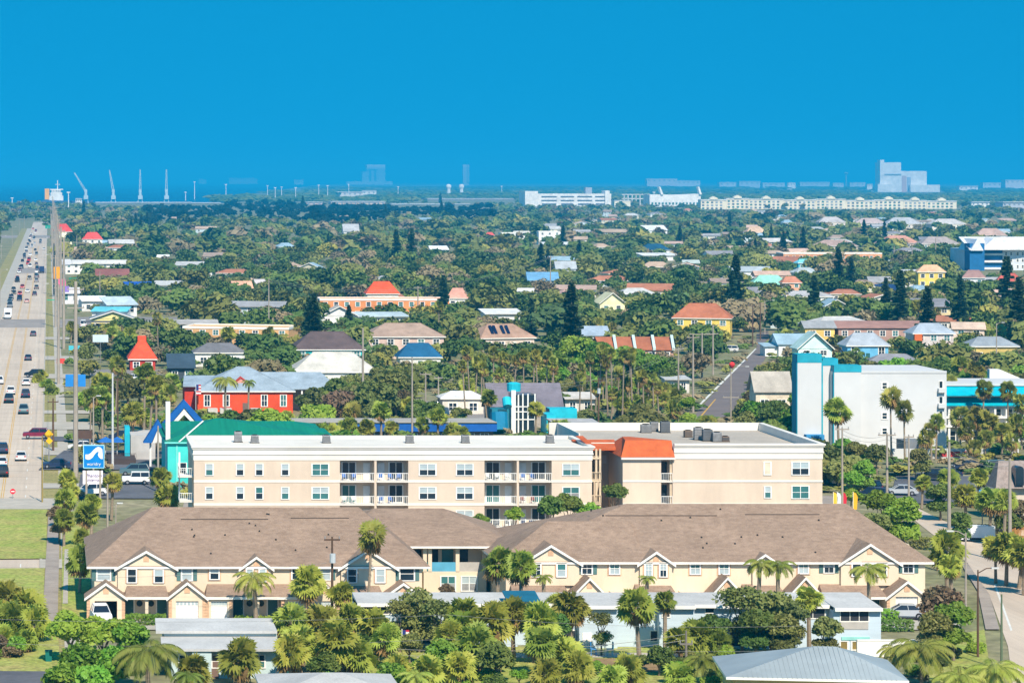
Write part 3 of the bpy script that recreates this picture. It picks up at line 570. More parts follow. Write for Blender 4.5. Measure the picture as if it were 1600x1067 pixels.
MB().box(bx(1307), bx(1350), DBH - 1.46, DBH - 1.4, bz(979), bz(967.5)).build('porch_panel', mat('grey_screen', (0.45, 0.42, 0.38)), bi)
MB().box(bx(862), bx(900), DBH + 1.14, DBH + 1.2, bz(978), bz(967.5)).build('porch_panel', mat('grey_screen', (0.45, 0.42, 0.38)), bi)
MB().box(bx(910), bx(925), DBH - .06, DBH, 0.02, bz(988)).build('door', white, bi)
MB().slab([(bx(790), DBH - .8, bz(936)), (bx(842), DBH - .8, bz(936)), (bx(842), DBH + 2.2, bz(934) + .4), (bx(790), DBH + 2.2, bz(934) + .4)], .1).build('awning', mat('teal_blue_awning', (0.01, 0.12, 0.2)), bi)
for px in (1312, 1330, 1346): window(bi, bx(px), .25, .75, .75, DBH - 1.4, 1, (mat('amber_glass', (0.25, 0.18, 0.05)),) * 2, rail=False)
MB().box(bx(1308), bx(1352), DBH - 1.5, DBH - 1.4, 1.15, 1.45).build('mint_fascia', mat('mint_paint', (0.3, 0.65, 0.6)), bi)
foot(bx(558), bx(1372), DBH - 2, DBH + 10); keep(820, 1370, 925, 1012, DBH)
# low pale house behind the bright green tree
lh = thing('low_house', 'low pale house with two stepped flat grey roofs behind the bright green trees', 'house', (X(250, 254), 254, 0)); D_ = 254.0; li = here(lh)
MB().box(X(268, D_), X(436, D_), D_ + .4, D_ + 5, 0, 2.75).box(X(300, D_), X(330, D_), D_ - .5, D_ + .4, 0, 2.7).build('wall', mat('pale_aqua_siding', (0.5, 0.62, 0.62), var=.08, scale=.4), li)
MB().box(X(256, D_ + 5), X(432, D_ + 5), D_ + 4.6, D_ + 9, 0, 3.5).build('rear_wall', mat('pale_aqua_siding', (0.5, 0.62, 0.62)), li)
MB().slab([(X(252, D_), D_ - .7, 2.83), (X(441, D_), D_ - .7, 2.83), (X(438, D_), D_ + 4.6, 3.12), (X(254, D_), D_ + 4.6, 3.12)], .22).build('roof', pale_roof, li)
MB().slab([(X(243, 259), D_ + 4.2, 3.68), (X(432, 259), D_ + 4.2, 3.68), (X(430, 259), D_ + 9.2, 4.08), (X(245, 259), D_ + 9.2, 4.08)], .25).build('upper_roof', pale_roof, li)
for px, w_ in ((290, 1.2), (345, 1.6), (405, 1.1)): window(li, X(px, D_), 1.0, w_, 1.1, D_ + .4, 2, (glass, teal_glass))
MB().box(X(322, D_), X(342, D_), D_ + .32, D_ + .42, .02, 2.2).build('door', mat('brown_door', (0.2, 0.13, 0.1)), li)
foot(X(243, D_), X(441, D_), D_ - 1, D_ + 10)
seam = mat('blue_grey_metal_roof', (0.33, 0.37, 0.38), rough=0.45, var=0.12, scale=0.3, spec=.5)
mh = thing('metal_roof_house', 'yellow house with blue grey standing seam metal hip roof', 'house', (X(1140, 238), 238, 0)); mi = here(mh)
x0, x1 = X(1138, 238), X(1408, 238); MB().box(x0 + .6, x1 - .6, 238.6, 247.5, 0, 3.0).build('wall', mat('yellow_ochre_wall', (0.66, 0.5, 0.2)), mi)
mb = MB(); hip(mb, x0, x1, 238, 248, 3.05, Z(1006, 243), X(1258, 243), X(1290, 243), 243, 0, .2, fm=1); mb.build('roof', [seam, trimw], mi)
xm0, xm1, zr_ = X(1258, 243), X(1290, 243), Z(1006, 243)
for k in range(1, 36):
    x = x0 + (x1 - x0) * k / 36; u = 1.0 if xm0 <= x <= xm1 else ((x - x0) / (xm0 - x0) if x < xm0 else (x1 - x) / (x1 - xm1)); zt_ = 3.05 + (zr_ - 3.05) * u; yt = 238 + 5 * u
    if u > .12: MB().poly([(x - .03, 237.8, 3.07), (x + .03, 237.8, 3.07), (x + .03, yt, zt_ + .06), (x - .03, yt, zt_ + .06)]).box(x - .02, x + .02, 237.8, 237.84, 3.0, 3.1).build('roof_seam', seam, mi)
mh.rotation_euler.z = R(-7)
for px in (1165, 1330): window(mi, X(px, 238), 1.0, 1.4, 1.2, 238.6, 2)
wh = thing('white_roof_cottage', 'small cottage with pale grey hip roof among the palms', 'house', (X(520, 236), 236, 0)); wi = here(wh)
MB().box(X(420, 236), X(620, 236), 234, 244, 0, 2.05).build('wall', mat('pale_aqua_siding', (0.5, 0.62, 0.62)), wi); mb = MB(); hip(mb, X(415, 236), X(625, 236), 233.5, 244.5, 2.1, Z(1050, 239), X(505, 239), X(535, 239), 239, 0, .3, fm=1); mb.build('roof', [pale_roof, trimw], wi)
window(wi, X(520, 234), .7, 1.2, 1.0, 234, 2); foot(X(415, 236), X(625, 236), 233, 247)
bw = thing('boundary_wall', 'low white garden wall beside the metal roofed house', 'wall', (X(1330, 268), 266, 0)); MB().box(0, X(1420, 268) - X(1330, 268), 0, .3, 0, 1.5).box(0, X(1420, 268) - X(1330, 268), -.05, .35, 1.5, 1.58).build('panel', white, bw)
# ---------------------------------------------------------------- houses and shops of the town
def paint(c): return c if not isinstance(c, tuple) else cm(c, rough=.85, scale=.45, var=.2, blotch=.2, fine=.12)
def house(label, px0, px1, ye, yt, kind='hip', roof=(150, 140, 130), wall=(225, 215, 200), wh=3.0, depth=None, name='house', wins=True, chimney=False, cat='house', over=.5, ridge=.45, extra=None, keepit=True, winc=None, garage=False, group=None, D=None, wfrac=.42, st=None):
    """a house read off the photo: eave row ye at wall height wh fixes how far away it stands"""
    D = D or F * (H - wh) / (ye - HY); x0, x1 = X(px0, D), X(px1, D); W = x1 - x0; dep = depth or min(max(6.0, W * .75), 14.0)
    t = here(thing(name, label, cat, ((x0 + x1) / 2, D, 0), group))
    rm, wm = paint(roof), paint(wall); xm = (x0 + x1) / 2
    inset = 0 if kind in ('flat', 'shed') else over
    wx0, wx1 = x0 + inset, x1 - inset; yw = D + (0 if kind == 'flat' else over)
    MB().box(wx0, wx1, yw, D + dep - inset, 0, wh - .02).build('wall', wm, t)
    ry = D + dep / 2
    if kind == 'hip':
        zr = max(Z(yt, ry), wh + .6); r_ = W * ridge / 2; mb = MB(); hip(mb, x0, x1, D, D + dep, wh, zr, xm - r_, xm + r_, ry, 0, 0, fm=1); mb.build('roof', [rm, trimw], t)
        mb = MB(); s_ = .09
        for a, b in (((x0, D, wh), (xm - r_, ry, zr)), ((x1, D, wh), (xm + r_, ry, zr)), ((xm - r_, ry, zr), (xm + r_, ry, zr))): mb.tube([a, b], s_, 5)
        mb.build('ridge_cap', rm, t)
    elif kind == 'gable':                        # ridge along the facade
        zr = max(Z(yt, ry), wh + .6); mb = MB()
        mb.slab([(x0, D, wh), (x1, D, wh), (x1, ry, zr), (x0, ry, zr)], .18); mb.slab([(x1, D + dep, wh), (x0, D + dep, wh), (x0, ry, zr), (x1, ry, zr)], .18); mb.build('roof', rm, t)
        for a in (wx0, wx1 - .2):
            mb = MB(); mb.poly([(a, yw, wh - .1), (a, D + dep - inset, wh - .1), (a, ry, zr - .2)]); mb.poly([(a + .2, yw, wh - .1), (a + .2, ry, zr - .2), (a + .2, D + dep - inset, wh - .1)])
            mb.build('gable', wm, t)
    elif kind == 'gable_front':
        zr = max(Z(yt, D), wh + .6); mb = MB()
        mb.slab([(x0, D - .3, wh), (xm, D - .3, zr), (xm, D + dep, zr), (x0, D + dep, wh)], .18); mb.slab([(xm, D - .3, zr), (x1, D - .3, wh), (x1, D + dep, wh), (xm, D + dep, zr)], .18); mb.build('roof', rm, t)
        MB().prism([(wx0, wh - .1), (wx1, wh - .1), (xm, zr - .2)], yw, yw + .2).build('gable', wm, t)
        MB().prism([(x0, wh - .25), (xm, zr - .25), (x1, wh - .25), (x1, wh), (xm, zr), (x0, wh)], D - .36, D - .31).build('rake_board', trimw, t)
    elif kind == 'shed':
        zr = max(Z(yt, D + dep), wh + .3); MB().slab([(x0 - .3, D - .4, wh), (x1 + .3, D - .4, wh), (x1 + .3, D + dep, zr), (x0 - .3, D + dep, zr)], .2).build('roof', rm, t)
    else:
        mb = MB(); mb.box(x0 + .3, x1 - .3, D + .3, D + dep - .3, wh - .4, wh - .1); mb.build('flat_roof', rm, t)
        mb = MB(); p = .12; mb.box(x0 - p, x1 + p, D - p, D + .3, wh - .35, wh + .25); mb.box(x0 - p, x1 + p, D + dep - .3, D + dep + p, wh - .35, wh + .25); mb.box(x0 - p, x0 + .3, D + .3, D + dep - .3, wh - .35, wh + .25); mb.box(x1 - .3, x1 + p, D + .3, D + dep - .3, wh - .35, wh + .25)
        mb.build('parapet', paint(extra) if extra else trimw, t)
    if chimney: MB().box(xm - W * .2, xm - W * .2 + .8, ry - .4, ry + .4, wh, zr + .9).build('chimney', wm, t)
    if wins:
        st = st or max(1, int(round(wh / 2.9))); sh = wh / st; n = max(2, int(W / 3.4)) if D < 1500 else max(2, int(W / 4.5))
        for s in range(st):
            for k in range(n):
                if s == 0 and k == n // 2 and n > 2:
                    d_ = MB().box(wx0 + (wx1 - wx0) * (k + .5) / n - .5, wx0 + (wx1 - wx0) * (k + .5) / n + .5, yw - .06, yw + .02, .02, 2.1).build('door', rnd.choice([white, door_g, mat('brown_door', (0.2, 0.13, 0.1))]), t); continue
                window(t, wx0 + (wx1 - wx0) * (k + .5) / n, s * sh + (.8 if sh < 4 else 1.5), min(1.6, W / n * wfrac), min(1.4, sh * .45) if sh < 4 else 2.1, yw, 1 if D > 900 else 2, (winc or rnd.choice([glass, glass, teal_glass]),) * 2, fr=.1 if D < 1500 else .16)
    foot(x0 - 1, x1 + 1, D - 2, D + dep + 1)
    if keepit and (D < 1000 or rnd.random() < .65): keep(px0 + (px1 - px0) * .15, px1 - (px1 - px0) * .15, yt, ye + 4 if D < 1000 else (yt + ye) / 2, D)
    return t, x0, x1, D, dep
Hs = house
# --- houses around and beyond the condo
t, x0, x1, D, dp = Hs('bright red orange house with grey metal roof and white framed windows', 305, 462, 611, 573, 'hip', (150, 165, 176), (232, 82, 42), 4.4, 15, ridge=.12, wfrac=.3, st=1)
keep(300, 465, 573, 640, D)
MB().box(X(290, D), X(310, D), D + 4, D + 12, 0, 5.2).build('west_bay', cm((200, 60, 40)), t); MB().slab([(X(287, D), D + 3, 5.2), (X(355, D), D + 3, 5.2), (X(352, D), D + 12, 6.6), (X(292, D), D + 12, 6.6)], .2).build('west_roof', cm((150, 165, 176)), t)
MB().slab([(X(455, D), D + 4, 4.6), (X(532, D), D + 4, 4.6), (X(510, D), D + 11, Z(581, D + 11)), (X(400, D), D + 11, Z(581, D + 11))], .2).build('east_roof', cm((150, 165, 176)), t)
for px in (475, 500, 527): MB().box(X(px, D) - .15, X(px, D) + .15, D + 4.3, D + 4.6, 0, 4.5).build('porch_post', white, t)
MB().box(X(463, D), X(528, D), D + 9, D + 11, 0, 4.4).build('porch_wall', cm((190, 190, 185)), t); MB().box(X(478, D), X(526, D), D + 4.4, D + 4.5, 0, 1.1).build('porch_rail', cm((232, 82, 42)), t)
xm = X(378, D); MB().prism([(xm - 1.3, 5.0), (xm + 1.3, 5.0), (xm + 1.3, 5.9), (xm, 6.8), (xm - 1.3, 5.9)], D + 2.5, D + 5).build('dormer', cm((226, 150, 130)), t); MB().prism([(xm - 1.6, 5.8), (xm, 7.0), (xm + 1.6, 5.8), (xm + 1.6, 5.6), (xm, 6.75), (xm - 1.6, 5.6)], D + 2.3, D + 5).build('dormer_roof', cm((190, 60, 45)), t)
for a, b, c, d in ((325, 340, 640, 648), (344, 362, 638, 648), (392, 408, 640, 648)): tag(MB().box(X(a, D - 12), X(b, D - 12), D - 12, D - 10, 0, 2.0).box(X(a, D - 12) + .2, X(b, D - 12) - .2, D - 12.04, D - 12, .3, 1.6).build('storage_shed', cm((205, 200, 190))), 'small pale equipment shed in front of the red orange house', 'shed', 'sheds before the red house')
# green roofed teal building in front of it
GD = 408.0; g_ = here(thing('teal_restaurant', 'turquoise building with green standing seam roof and tall white pylon behind the condo', 'building', (X(262, GD), GD, 0)))
tealw = cm((70, 205, 196), scale=.3); greenr = mat('green_metal_roof', (0.01, 0.22, 0.13), rough=.5, var=.15, scale=.4, stretch=(6, .2, .2))
MB().box(X(262, GD), X(520, GD), GD, GD + 22, 0, Z(693, GD)).build('wall', tealw, g_)
mb = MB(); ze = Z(690, GD); hip(mb, X(257, GD), X(530, GD), GD - .5, GD + 22, ze, Z(653, GD + 11), X(338, GD + 11), X(345, GD + 11), GD + 11, 0, 0, fm=1); mb.build('roof', [greenr, cm((120, 220, 210))], g_)
mb = MB(); hip(mb, X(262, GD), X(516, GD), GD + 8, GD + 24, Z(676, GD + 8), Z(657.5, GD + 16), X(270, GD + 16), X(455, GD + 16), GD + 16, 0, 0); mb.build('upper_roof', greenr, g_)
MB().tube([(X(300, GD + 6) - 2.2, GD - .6, ze + .05), (X(316, GD + 11), GD + 9, Z(656, GD + 11))], .12, 5).build('roof_ridge', white, g_)
MB().box(X(259, GD + 2), X(266, GD + 2), GD + 2, GD + 3.2, 0, Z(628, GD + 2)).build('pylon', white, g_); MB().box(X(300, GD), X(322, GD), GD + .2, GD + .25, 0, 2).build('door', white, g_); window(g_, X(285, GD), 2, 1.2, 2.0, GD, 1)
for k in range(7): MB().box(X(275 + k * 34, GD) , X(275 + k * 34, GD) + .25, GD - .08, GD, 0, ze - .3).build('pilaster', cm((120, 220, 210)), g_)
foot(X(255, GD), X(525, GD), GD - 1, GD + 24); keep(255, 520, 625, 700, GD)
# blue A-frame arches behind and beside it
for nm, px0, px1, py0, py1, D_, lab in (('blue_arch', 262, 314, 625, 662, 455, 'royal blue peaked arch roof beside the white pylon'), ('blue_arch', 232, 262, 656, 692, 440, 'smaller royal blue slanted arch beside the turquoise wall')):
    x0, x1 = X(px0, D_), X(px1, D_); xm = (x0 + x1) / 2; z1 = Z(py0, D_); z0 = Z(py1, D_); a_ = here(thing(nm, lab, 'arch', (xm, D_, 0)))
    MB().prism([(x0 - .8, z0), (xm, z1), (x1 + .8, z0), (x1 - .5, z0), (xm, z1 - 1.25), (x0 + .5, z0)], D_, D_ + 2.5).build('roof_beam', mat('royal_blue', (0.012, 0.12, 0.42), rough=.5), a_); MB().prism([(x0 + .6, z0), (xm, z1 - 1.4), (x1 - .6, z0), (x1 - 1.3, z0), (xm, z1 - 2.4), (x0 + 1.3, z0)], D_ + .2, D_ + 2.3).build('soffit', white, a_)
    for xx in (x0 + .2, x1 - .5): MB().box(xx, xx + .3, D_ + 1, D_ + 1.3, 0, z0 + .4).build('post', white, a_)
    if px0 > 250: keep(px0, px1, py0, py1, D_)
# long motel with blue fascia
MD = 478.0; m_ = here(thing('blue_fascia_motel', 'long low motel with bright blue fascia and flat grey roof', 'motel', (X(455, MD), MD, 0))); x0, x1 = X(455, MD), X(772, MD)
MB().box(x0, x1, MD + 1, MD + 9, 0, Z(672, MD)).build('wall', cm((120, 105, 95)), m_); MB().box(x0 - .5, x1 + .5, MD, MD + .6, Z(674, MD), Z(660.5, MD)).build('fascia', pool_m, m_); MB().slab([(x0 - .5, MD, Z(660.5, MD) + .1), (x1 + .5, MD, Z(660.5, MD) + .1), (x1 + .5, MD + 10, Z(653, MD + 10)), (x0 - .5, MD + 10, Z(653, MD + 10))], .3).build('flat_roof', cm((175, 168, 158)), m_)
for k in range(14): window(m_, x0 + 1.5 + k * (x1 - x0 - 3) / 13, .6, 1.4, 1.3, MD + 1, 2)
foot(x0, x1, MD, MD + 10); keep(460, 770, 652, 676, MD)
# surf-shop style pavilion with drum tower and big grey roof behind
PD = 500.0; p_ = here(thing('drum_tower_pavilion', 'white and glass pavilion with turquoise drum tower beside the motel', 'pavilion', (X(800, PD), PD, 0)))
MB().box(X(799, PD), X(806, PD), PD, PD + 1, 0, Z(610, PD)).build('pylon', white, p_); MB().tube([(X(805, PD), PD + 1.5, Z(612, PD)), (X(805, PD), PD + 1.5, Z(600, PD)), (X(805, PD), PD + 1.5, Z(598, PD))], [1.2, 1.25, .6], 14).build('drum', mat('turquoise_paint', (0.02, 0.5, 0.62), rough=.5), p_)
MB().box(X(806, PD), X(840, PD), PD + 1.5, PD + 8, 0, Z(618, PD)).build('glass_hall', mat('dark_window_glass', (0.02, 0.035, 0.05)), p_)
for px in (812, 819, 827, 838): MB().box(X(px, PD) - .12, X(px, PD) + .12, PD + 1.35, PD + 1.5, 0, Z(616, PD)).build('mullion', white, p_)
for py in (637, 645, 657): MB().box(X(806, PD), X(838, PD), PD + 1.3, PD + 1.36, Z(py, PD), Z(py - 1.6, PD)).build('transom', white, p_)
for r_, px, py0, py1, mm in ((1.6, 778, 645, 672, mat('deep_blue_slide', (0.01, 0.2, 0.36), rough=.4)), (0.8, 790, 622, 634, mat('turquoise_paint', (0.02, 0.5, 0.62)))): MB().tube([(X(px, PD), PD - 2, Z(py1, PD)), (X(px, PD), PD - 1, Z(py0, PD))], r_, 12).build('round_bay', mm, p_)
MB().box(X(770, PD), X(800, PD), PD + 1, PD + 6, 0, Z(640, PD)).build('side_hall', mat('royal_teal_wall', (0.02, 0.2, 0.27)), p_); MB().box(X(780, PD), X(793, PD), PD + .9, PD + 1, Z(660, PD), Z(640, PD)).build('wall_panel', cm((215, 205, 180)), p_)
MB().box(X(848, PD), X(862, PD), PD - 4, PD + 2, 0, Z(645, PD)).box(X(862, PD), X(905, PD), PD + 2, PD + 6, 0, Z(640, PD)).build('turquoise_annex', mat('turquoise_paint', (0.02, 0.5, 0.62)), p_)
foot(X(768, PD), X(906, PD), PD - 4, PD + 9); keep(770, 842, 598, 680, PD - 6)
t, x0, x1, D, dp = Hs('large steep plain grey roofed hall behind the drum tower', 764, 882, 640, 598, 'gable', (122, 116, 126), (170, 160, 150), 3.2, 9, wins=False)
t, x0, x1, D, dp = Hs('yellow walled low building with grey flat roof behind the condo', 872, 940, 664, 655, 'shed', (175, 172, 170), (215, 190, 60), 3.4, 10)
# --- neighbourhood list: label, px0, px1, eave row, top row, kind, roof, wall, height
HL = [
 ('white walled building with pale grey hip roof beside the red house', 458, 592, 581, 550, 'hip', (205, 200, 188), (228, 228, 222), 4.0),
 ('teal house with dark brown hip roof', 458, 572, 546, 518, 'hip', (98, 82, 80), (60, 190, 190), 5.0),
 ('pink beige two storey house with tan hip roof', 572, 697, 526, 505, 'hip', (172, 146, 128), (220, 190, 175), 5.6),
 ('house with dark blue metal hip roof among trees', 622, 692, 558, 536, 'hip', (32, 92, 130), (225, 220, 210), 3.0),
 ('tan hip roofed house with solar panels', 748, 842, 528, 506, 'hip', (176, 142, 120), (215, 195, 180), 3.2),
 ('pale grey cottage with white front gable', 898, 956, 524, 509, 'gable', (150, 165, 180), (232, 230, 226), 3.0),
 ('yellow house with terracotta hip roof beside diagonal street', 1050, 1142, 497, 474, 'hip', (178, 108, 76), (236, 204, 96), 5.6),
 ('long low terracotta roofed row with pale ribs', 938, 1056, 546, 526, 'gable', (170, 102, 70), (190, 150, 130), 2.8),
 ('peach flat roofed commercial building', 284, 452, 512, 507, 'flat', (170, 165, 158), (226, 176, 120), 5.5),
 ('grey hip roofed shop beside red pyramid roof', 302, 386, 551, 536, 'hip', (118, 116, 118), (228, 226, 220), 3.4),
 ('dark slate coloured shed roof building with orange base', 263, 304, 574, 552, 'shed', (60, 78, 92), (70, 80, 90), 3.0),
 ('long orange two storey building', 500, 702, 468, 464, 'flat', (190, 165, 150), (234, 150, 92), 6.0),
 ('house with bright orange red hip roof behind long orange building', 572, 625, 459, 440, 'hip', (238, 88, 44), (236, 220, 200), 6.4),
 ('white gabled cottage before the long orange building', 500, 562, 494, 478, 'gable_front', (190, 182, 172), (236, 236, 234), 3.0),
 ('pale flat roofed bungalow with light blue roof', 560, 640, 494, 487, 'shed', (190, 205, 210), (225, 225, 222), 3.0),
 ('white roofed bungalow left of the solar house', 758, 818, 490, 482, 'shed', (222, 222, 218), (226, 226, 224), 3.0),
 ('house with pinkish hip roof beside tall pine', 698, 732, 466, 450, 'hip', (205, 150, 130), (240, 236, 230), 3.2),
 ('peach house with salmon gable roof', 364, 398, 452, 439, 'gable', (226, 170, 140), (236, 196, 150), 3.2),
 ('shop with royal blue roof and yellow front', 200, 243, 449, 440, 'shed', (30, 84, 170), (236, 206, 90), 3.6),
 ('pale blue flat roofed warehouse', 166, 216, 476, 463, 'shed', (190, 206, 214), (225, 225, 222), 4.0),
 ('low shop with turquoise roof edge', 143, 198, 486, 479, 'shed', (110, 205, 220), (228, 226, 220), 3.2),
 ('long white flat roofed plaza by the avenue', 102, 204, 412, 406, 'shed', (226, 220, 212), (236, 230, 222), 5.0),
 ('plaza wing with maroon brown roof', 150, 202, 432, 420, 'shed', (152, 94, 84), (238, 214, 170), 4.0),
 ('green canopied shop by the avenue', 113, 136, 444, 434, 'shed', (24, 120, 88), (220, 214, 205), 3.6),
 ('white shop front by the avenue with violet sign band', 97, 124, 458, 449, 'shed', (225, 220, 225), (236, 232, 236), 4.0),
 ('cream house with small red hip roof beyond the avenue', 84, 114, 362, 350, 'hip', (206, 70, 62), (240, 230, 200), 9.0),
 ('house with long red roof beside tall trees', 128, 161, 374, 363, 'hip', (216, 78, 66), (240, 232, 220), 6.0),
 ('small white house in the woods', 244, 264, 404, 398, 'gable', (228, 228, 226), (230, 228, 224), 3.5),
 ('grey gabled house in the woods', 536, 562, 362, 350, 'gable', (178, 178, 180), (236, 234, 230), 6.0),
 ('white bungalow roof in the woods', 673, 701, 390, 384, 'shed', (232, 232, 230), (226, 226, 226), 4.0),
 ('small house with red roof in the woods', 757, 773, 368, 363, 'hip', (206, 88, 76), (226, 210, 200), 5.0),
 ('white block house beside small red roof', 783, 806, 364, 359, 'flat', (226, 226, 224), (236, 236, 234), 8.0),
 ('white villa with flat roofs in the woods', 802, 828, 362, 357, 'flat', (228, 226, 222), (238, 236, 232), 6.0),
 ('white two storey villa in the woods', 842, 876, 362, 357, 'flat', (230, 228, 224), (240, 238, 234), 9.0),
 ('long tan roofed building in the woods', 933, 991, 363, 358, 'shed', (192, 166, 140), (200, 176, 156), 4.0),
 ('white gabled hall in the woods', 1005, 1046, 360, 352, 'gable', (216, 216, 214), (236, 236, 234), 6.0),
 ('long white bungalow in the woods', 850, 897, 382, 378, 'shed', (230, 230, 228), (232, 230, 226), 4.0),
 ('white house with dark blue hip roof', 1004, 1050, 391, 381, 'hip', (28, 76, 104), (230, 230, 228), 3.6),
 ('white flat roofed bungalow in front of dark blue roof', 1004, 1062, 399, 395, 'shed', (226, 226, 224), (228, 226, 222), 3.0),
 ('pale green grey bungalow', 1068, 1093, 411, 406, 'shed', (190, 200, 192), (214, 214, 208), 3.0),
 ('wide white house with grey roof', 1136, 1202, 424, 416, 'gable', (176, 184, 188), (238, 238, 236), 3.6),
 ('white house with mint green hip roof', 1174, 1236, 446, 430, 'hip', (150, 212, 190), (240, 238, 232), 3.6),
 ('two storey white house with pale grey roof', 868, 902, 420, 408, 'gable', (178, 184, 188), (240, 238, 236), 7.0),
 ('white house with blue gable roof', 824, 874, 438, 425, 'gable', (110, 160, 196), (238, 238, 238), 4.6),
 ('white shed roofed cottage', 808, 832, 457, 450, 'shed', (232, 230, 228), (230, 228, 224), 3.0),
 ('cottage with pinkish hip roof', 874, 932, 462, 451, 'hip', (200, 160, 150), (232, 226, 220), 3.0),
 ('cottage with pale yellow gable front', 935, 980, 474, 457, 'gable_front', (200, 196, 160), (238, 232, 186), 3.0),
 ('cottage with light grey roof behind yellow gable', 970, 1026, 459, 450, 'hip', (196, 194, 190), (222, 218, 212), 3.0),
 ('peach house with brown hip roof beside pines', 1222, 1254, 442, 432, 'hip', (196, 130, 100), (236, 176, 140), 5.0),
 ('turquoise house above pale grey roof', 1246, 1272, 411, 405, 'hip', (120, 196, 214), (80, 190, 215), 6.0),
 ('house with pale grey roof below turquoise house', 1244, 1284, 426, 418, 'hip', (176, 184, 186), (214, 212, 206), 3.4),
 ('long tan apartment building with flat roof', 1224, 1378, 396, 392, 'flat', (170, 150, 135), (222, 156, 110), 7.0),
 ('yellow three storey house with tan hip roof', 1434, 1478, 425, 414, 'hip', (222, 176, 138), (240, 206, 100), 9.0),
 ('grey roofed annex beside yellow three storey house', 1411, 1437, 432, 421, 'gable', (178, 182, 186), (222, 220, 214), 4.5),
 ('white house with mauve hip roof and arched porch', 1504, 1540, 434, 422, 'hip', (166, 130, 122), (226, 228, 230), 6.0),
 ('house with red hip roof beyond tall pine', 1558, 1598, 440, 427, 'hip', (200, 96, 80), (232, 214, 200), 4.0),
 ('white house with navy blue roof', 1372, 1403, 452, 444, 'shed', (30, 60, 104), (232, 232, 230), 4.0),
 ('mint green house with white porch gable above the hotel', 1245, 1304, 545, 519, 'gable_front', (178, 206, 200), (206, 234, 226), 4.6),
 ('sky blue house with pale grey hip roof', 1322, 1392, 540, 520, 'hip', (168, 176, 184), (110, 184, 224), 4.0),
 ('two storey grey house with rust coloured bays', 1426, 1494, 521, 505, 'hip', (160, 170, 180), (206, 196, 190), 7.6),
 ('yellow house with grey hip roof beside tennis court', 1516, 1594, 541, 526, 'hip', (150, 158, 164), (214, 188, 110), 3.8),
 ('row of taupe townhouses with low roof', 1308, 1452, 512, 501, 'gable', (164, 124, 112), (182, 146, 132), 6.0),
 ('yellow and grey townhouse end beside taupe row', 1256, 1308, 512, 501, 'gable', (150, 152, 154), (238, 198, 110), 6.0),
 ('pale house with tall chimney behind the tennis court', 1488, 1540, 514, 503, 'gable', (206, 180, 160), (226, 204, 186), 4.0),
 ('grey roofs of townhouses in the woods', 1280, 1322, 347, 339, 'hip', (186, 178, 174), (220, 206, 190), 7.0),
 ('long grey roofed townhouse block', 1384, 1442, 350, 340, 'hip', (176, 176, 178), (222, 210, 196), 7.0),
 ('pinkish grey townhouse block', 1336, 1384, 349, 341, 'hip', (190, 170, 164), (224, 204, 186), 7.0),
 ('pale townhouse block behind blue hotel', 1455, 1512, 350, 342, 'hip', (192, 186, 182), (224, 214, 200), 7.0),
 ('townhouse with reddish roof beside pinkish block', 1380, 1440, 380, 368, 'hip', (196, 142, 122), (226, 198, 176), 6.0),
 ('townhouse block with brown grey roof', 1440, 1500, 381, 370, 'hip', (170, 156, 150), (222, 206, 190), 6.0),
 ('house with salmon roof beyond blue hotel', 1526, 1574, 368, 357, 'hip', (186, 156, 142), (230, 206, 186), 6.0),
 ('grey roofed townhouse near flat apartment', 1270, 1340, 384, 375, 'hip', (178, 150, 138), (222, 200, 180), 5.0),
 ('white roofed bungalow beside pine pair', 1200, 1240, 378, 372, 'shed', (214, 206, 198), (224, 216, 206), 4.0),
 ('tan bungalow in the woods', 1166, 1200, 364, 354, 'hip', (210, 176, 146), (228, 206, 180), 5.0),
 ('cream walled hall with sloping grey roof beside the hotel', 1178, 1240, 612, 580, 'gable', (180, 172, 160), (228, 214, 190), 3.8),
 ('small grey house behind palms at the parking lot', 688, 760, 622, 611, 'hip', (208, 206, 204), (224, 214, 200), 3.2),
 ('pale low house with flat roof behind the palms', 1040, 1078, 592, 586, 'shed', (190, 190, 186), (214, 206, 196), 3.0),
 ('white cottage in the grove behind grey hall', 884, 930, 622, 612, 'shed', (214, 208, 200), (228, 222, 214), 3.0),
 ('white auto shop roof beside avenue poles', 128, 170, 470, 462, 'shed', (230, 228, 226), (226, 224, 222), 3.6),
 ('long pale roofed store in the trees', 400, 446, 444, 436, 'shed', (218, 206, 200), (226, 214, 206), 3.4),
 ('grey shed roofed workshop behind peach building', 270, 342, 506, 499, 'shed', (176, 170, 164), (206, 196, 186), 4.0),
]
for e in HL:
    t = Hs(e[0], e[1], e[2], e[3], e[4], e[5], e[6], e[7], e[8])[0]
    if t.location.y > 720 and 'long' not in e[0] and 'row' not in e[0]: t.rotation_euler.z = rnd.uniform(-.3, .3)
# gabled shop with yellow pediment and the dark open carport before it
t, x0, x1, D, dp = Hs('grey gabled shop with pale yellow pediment and open carport', 140, 213, 498, 486, 'gable_front', (140, 146, 152), (236, 224, 150), 3.6)
MB().box(x0 - 2, x1 + 1, D - 5, D - .4, 2.7, 3.0).build('carport_roof', cm((90, 92, 98)), t)
for k in range(6): MB().box(x0 - 1.8 + k * (x1 - x0 + 2.4) / 5, x0 - 1.6 + k * (x1 - x0 + 2.4) / 5, D - 4.9, D - 4.7, 0, 2.7).build('carport_post', white, t)
# red pyramid roof kiosk
t, x0, x1, D, dp = Hs('restaurant with tall bright red orange pyramid roof', 200, 246, 561, 530, 'hip', (240, 84, 48), (190, 60, 46), 2.8, 11, ridge=.16, wins=True)
MB().box((x0 + x1) / 2 - 1, (x0 + x1) / 2 + 1, D + 5.4, D + 7.4, Z(531, D + 6) - .5, Z(525, D + 6)).build('roof_lantern', cm((240, 84, 48)), t)
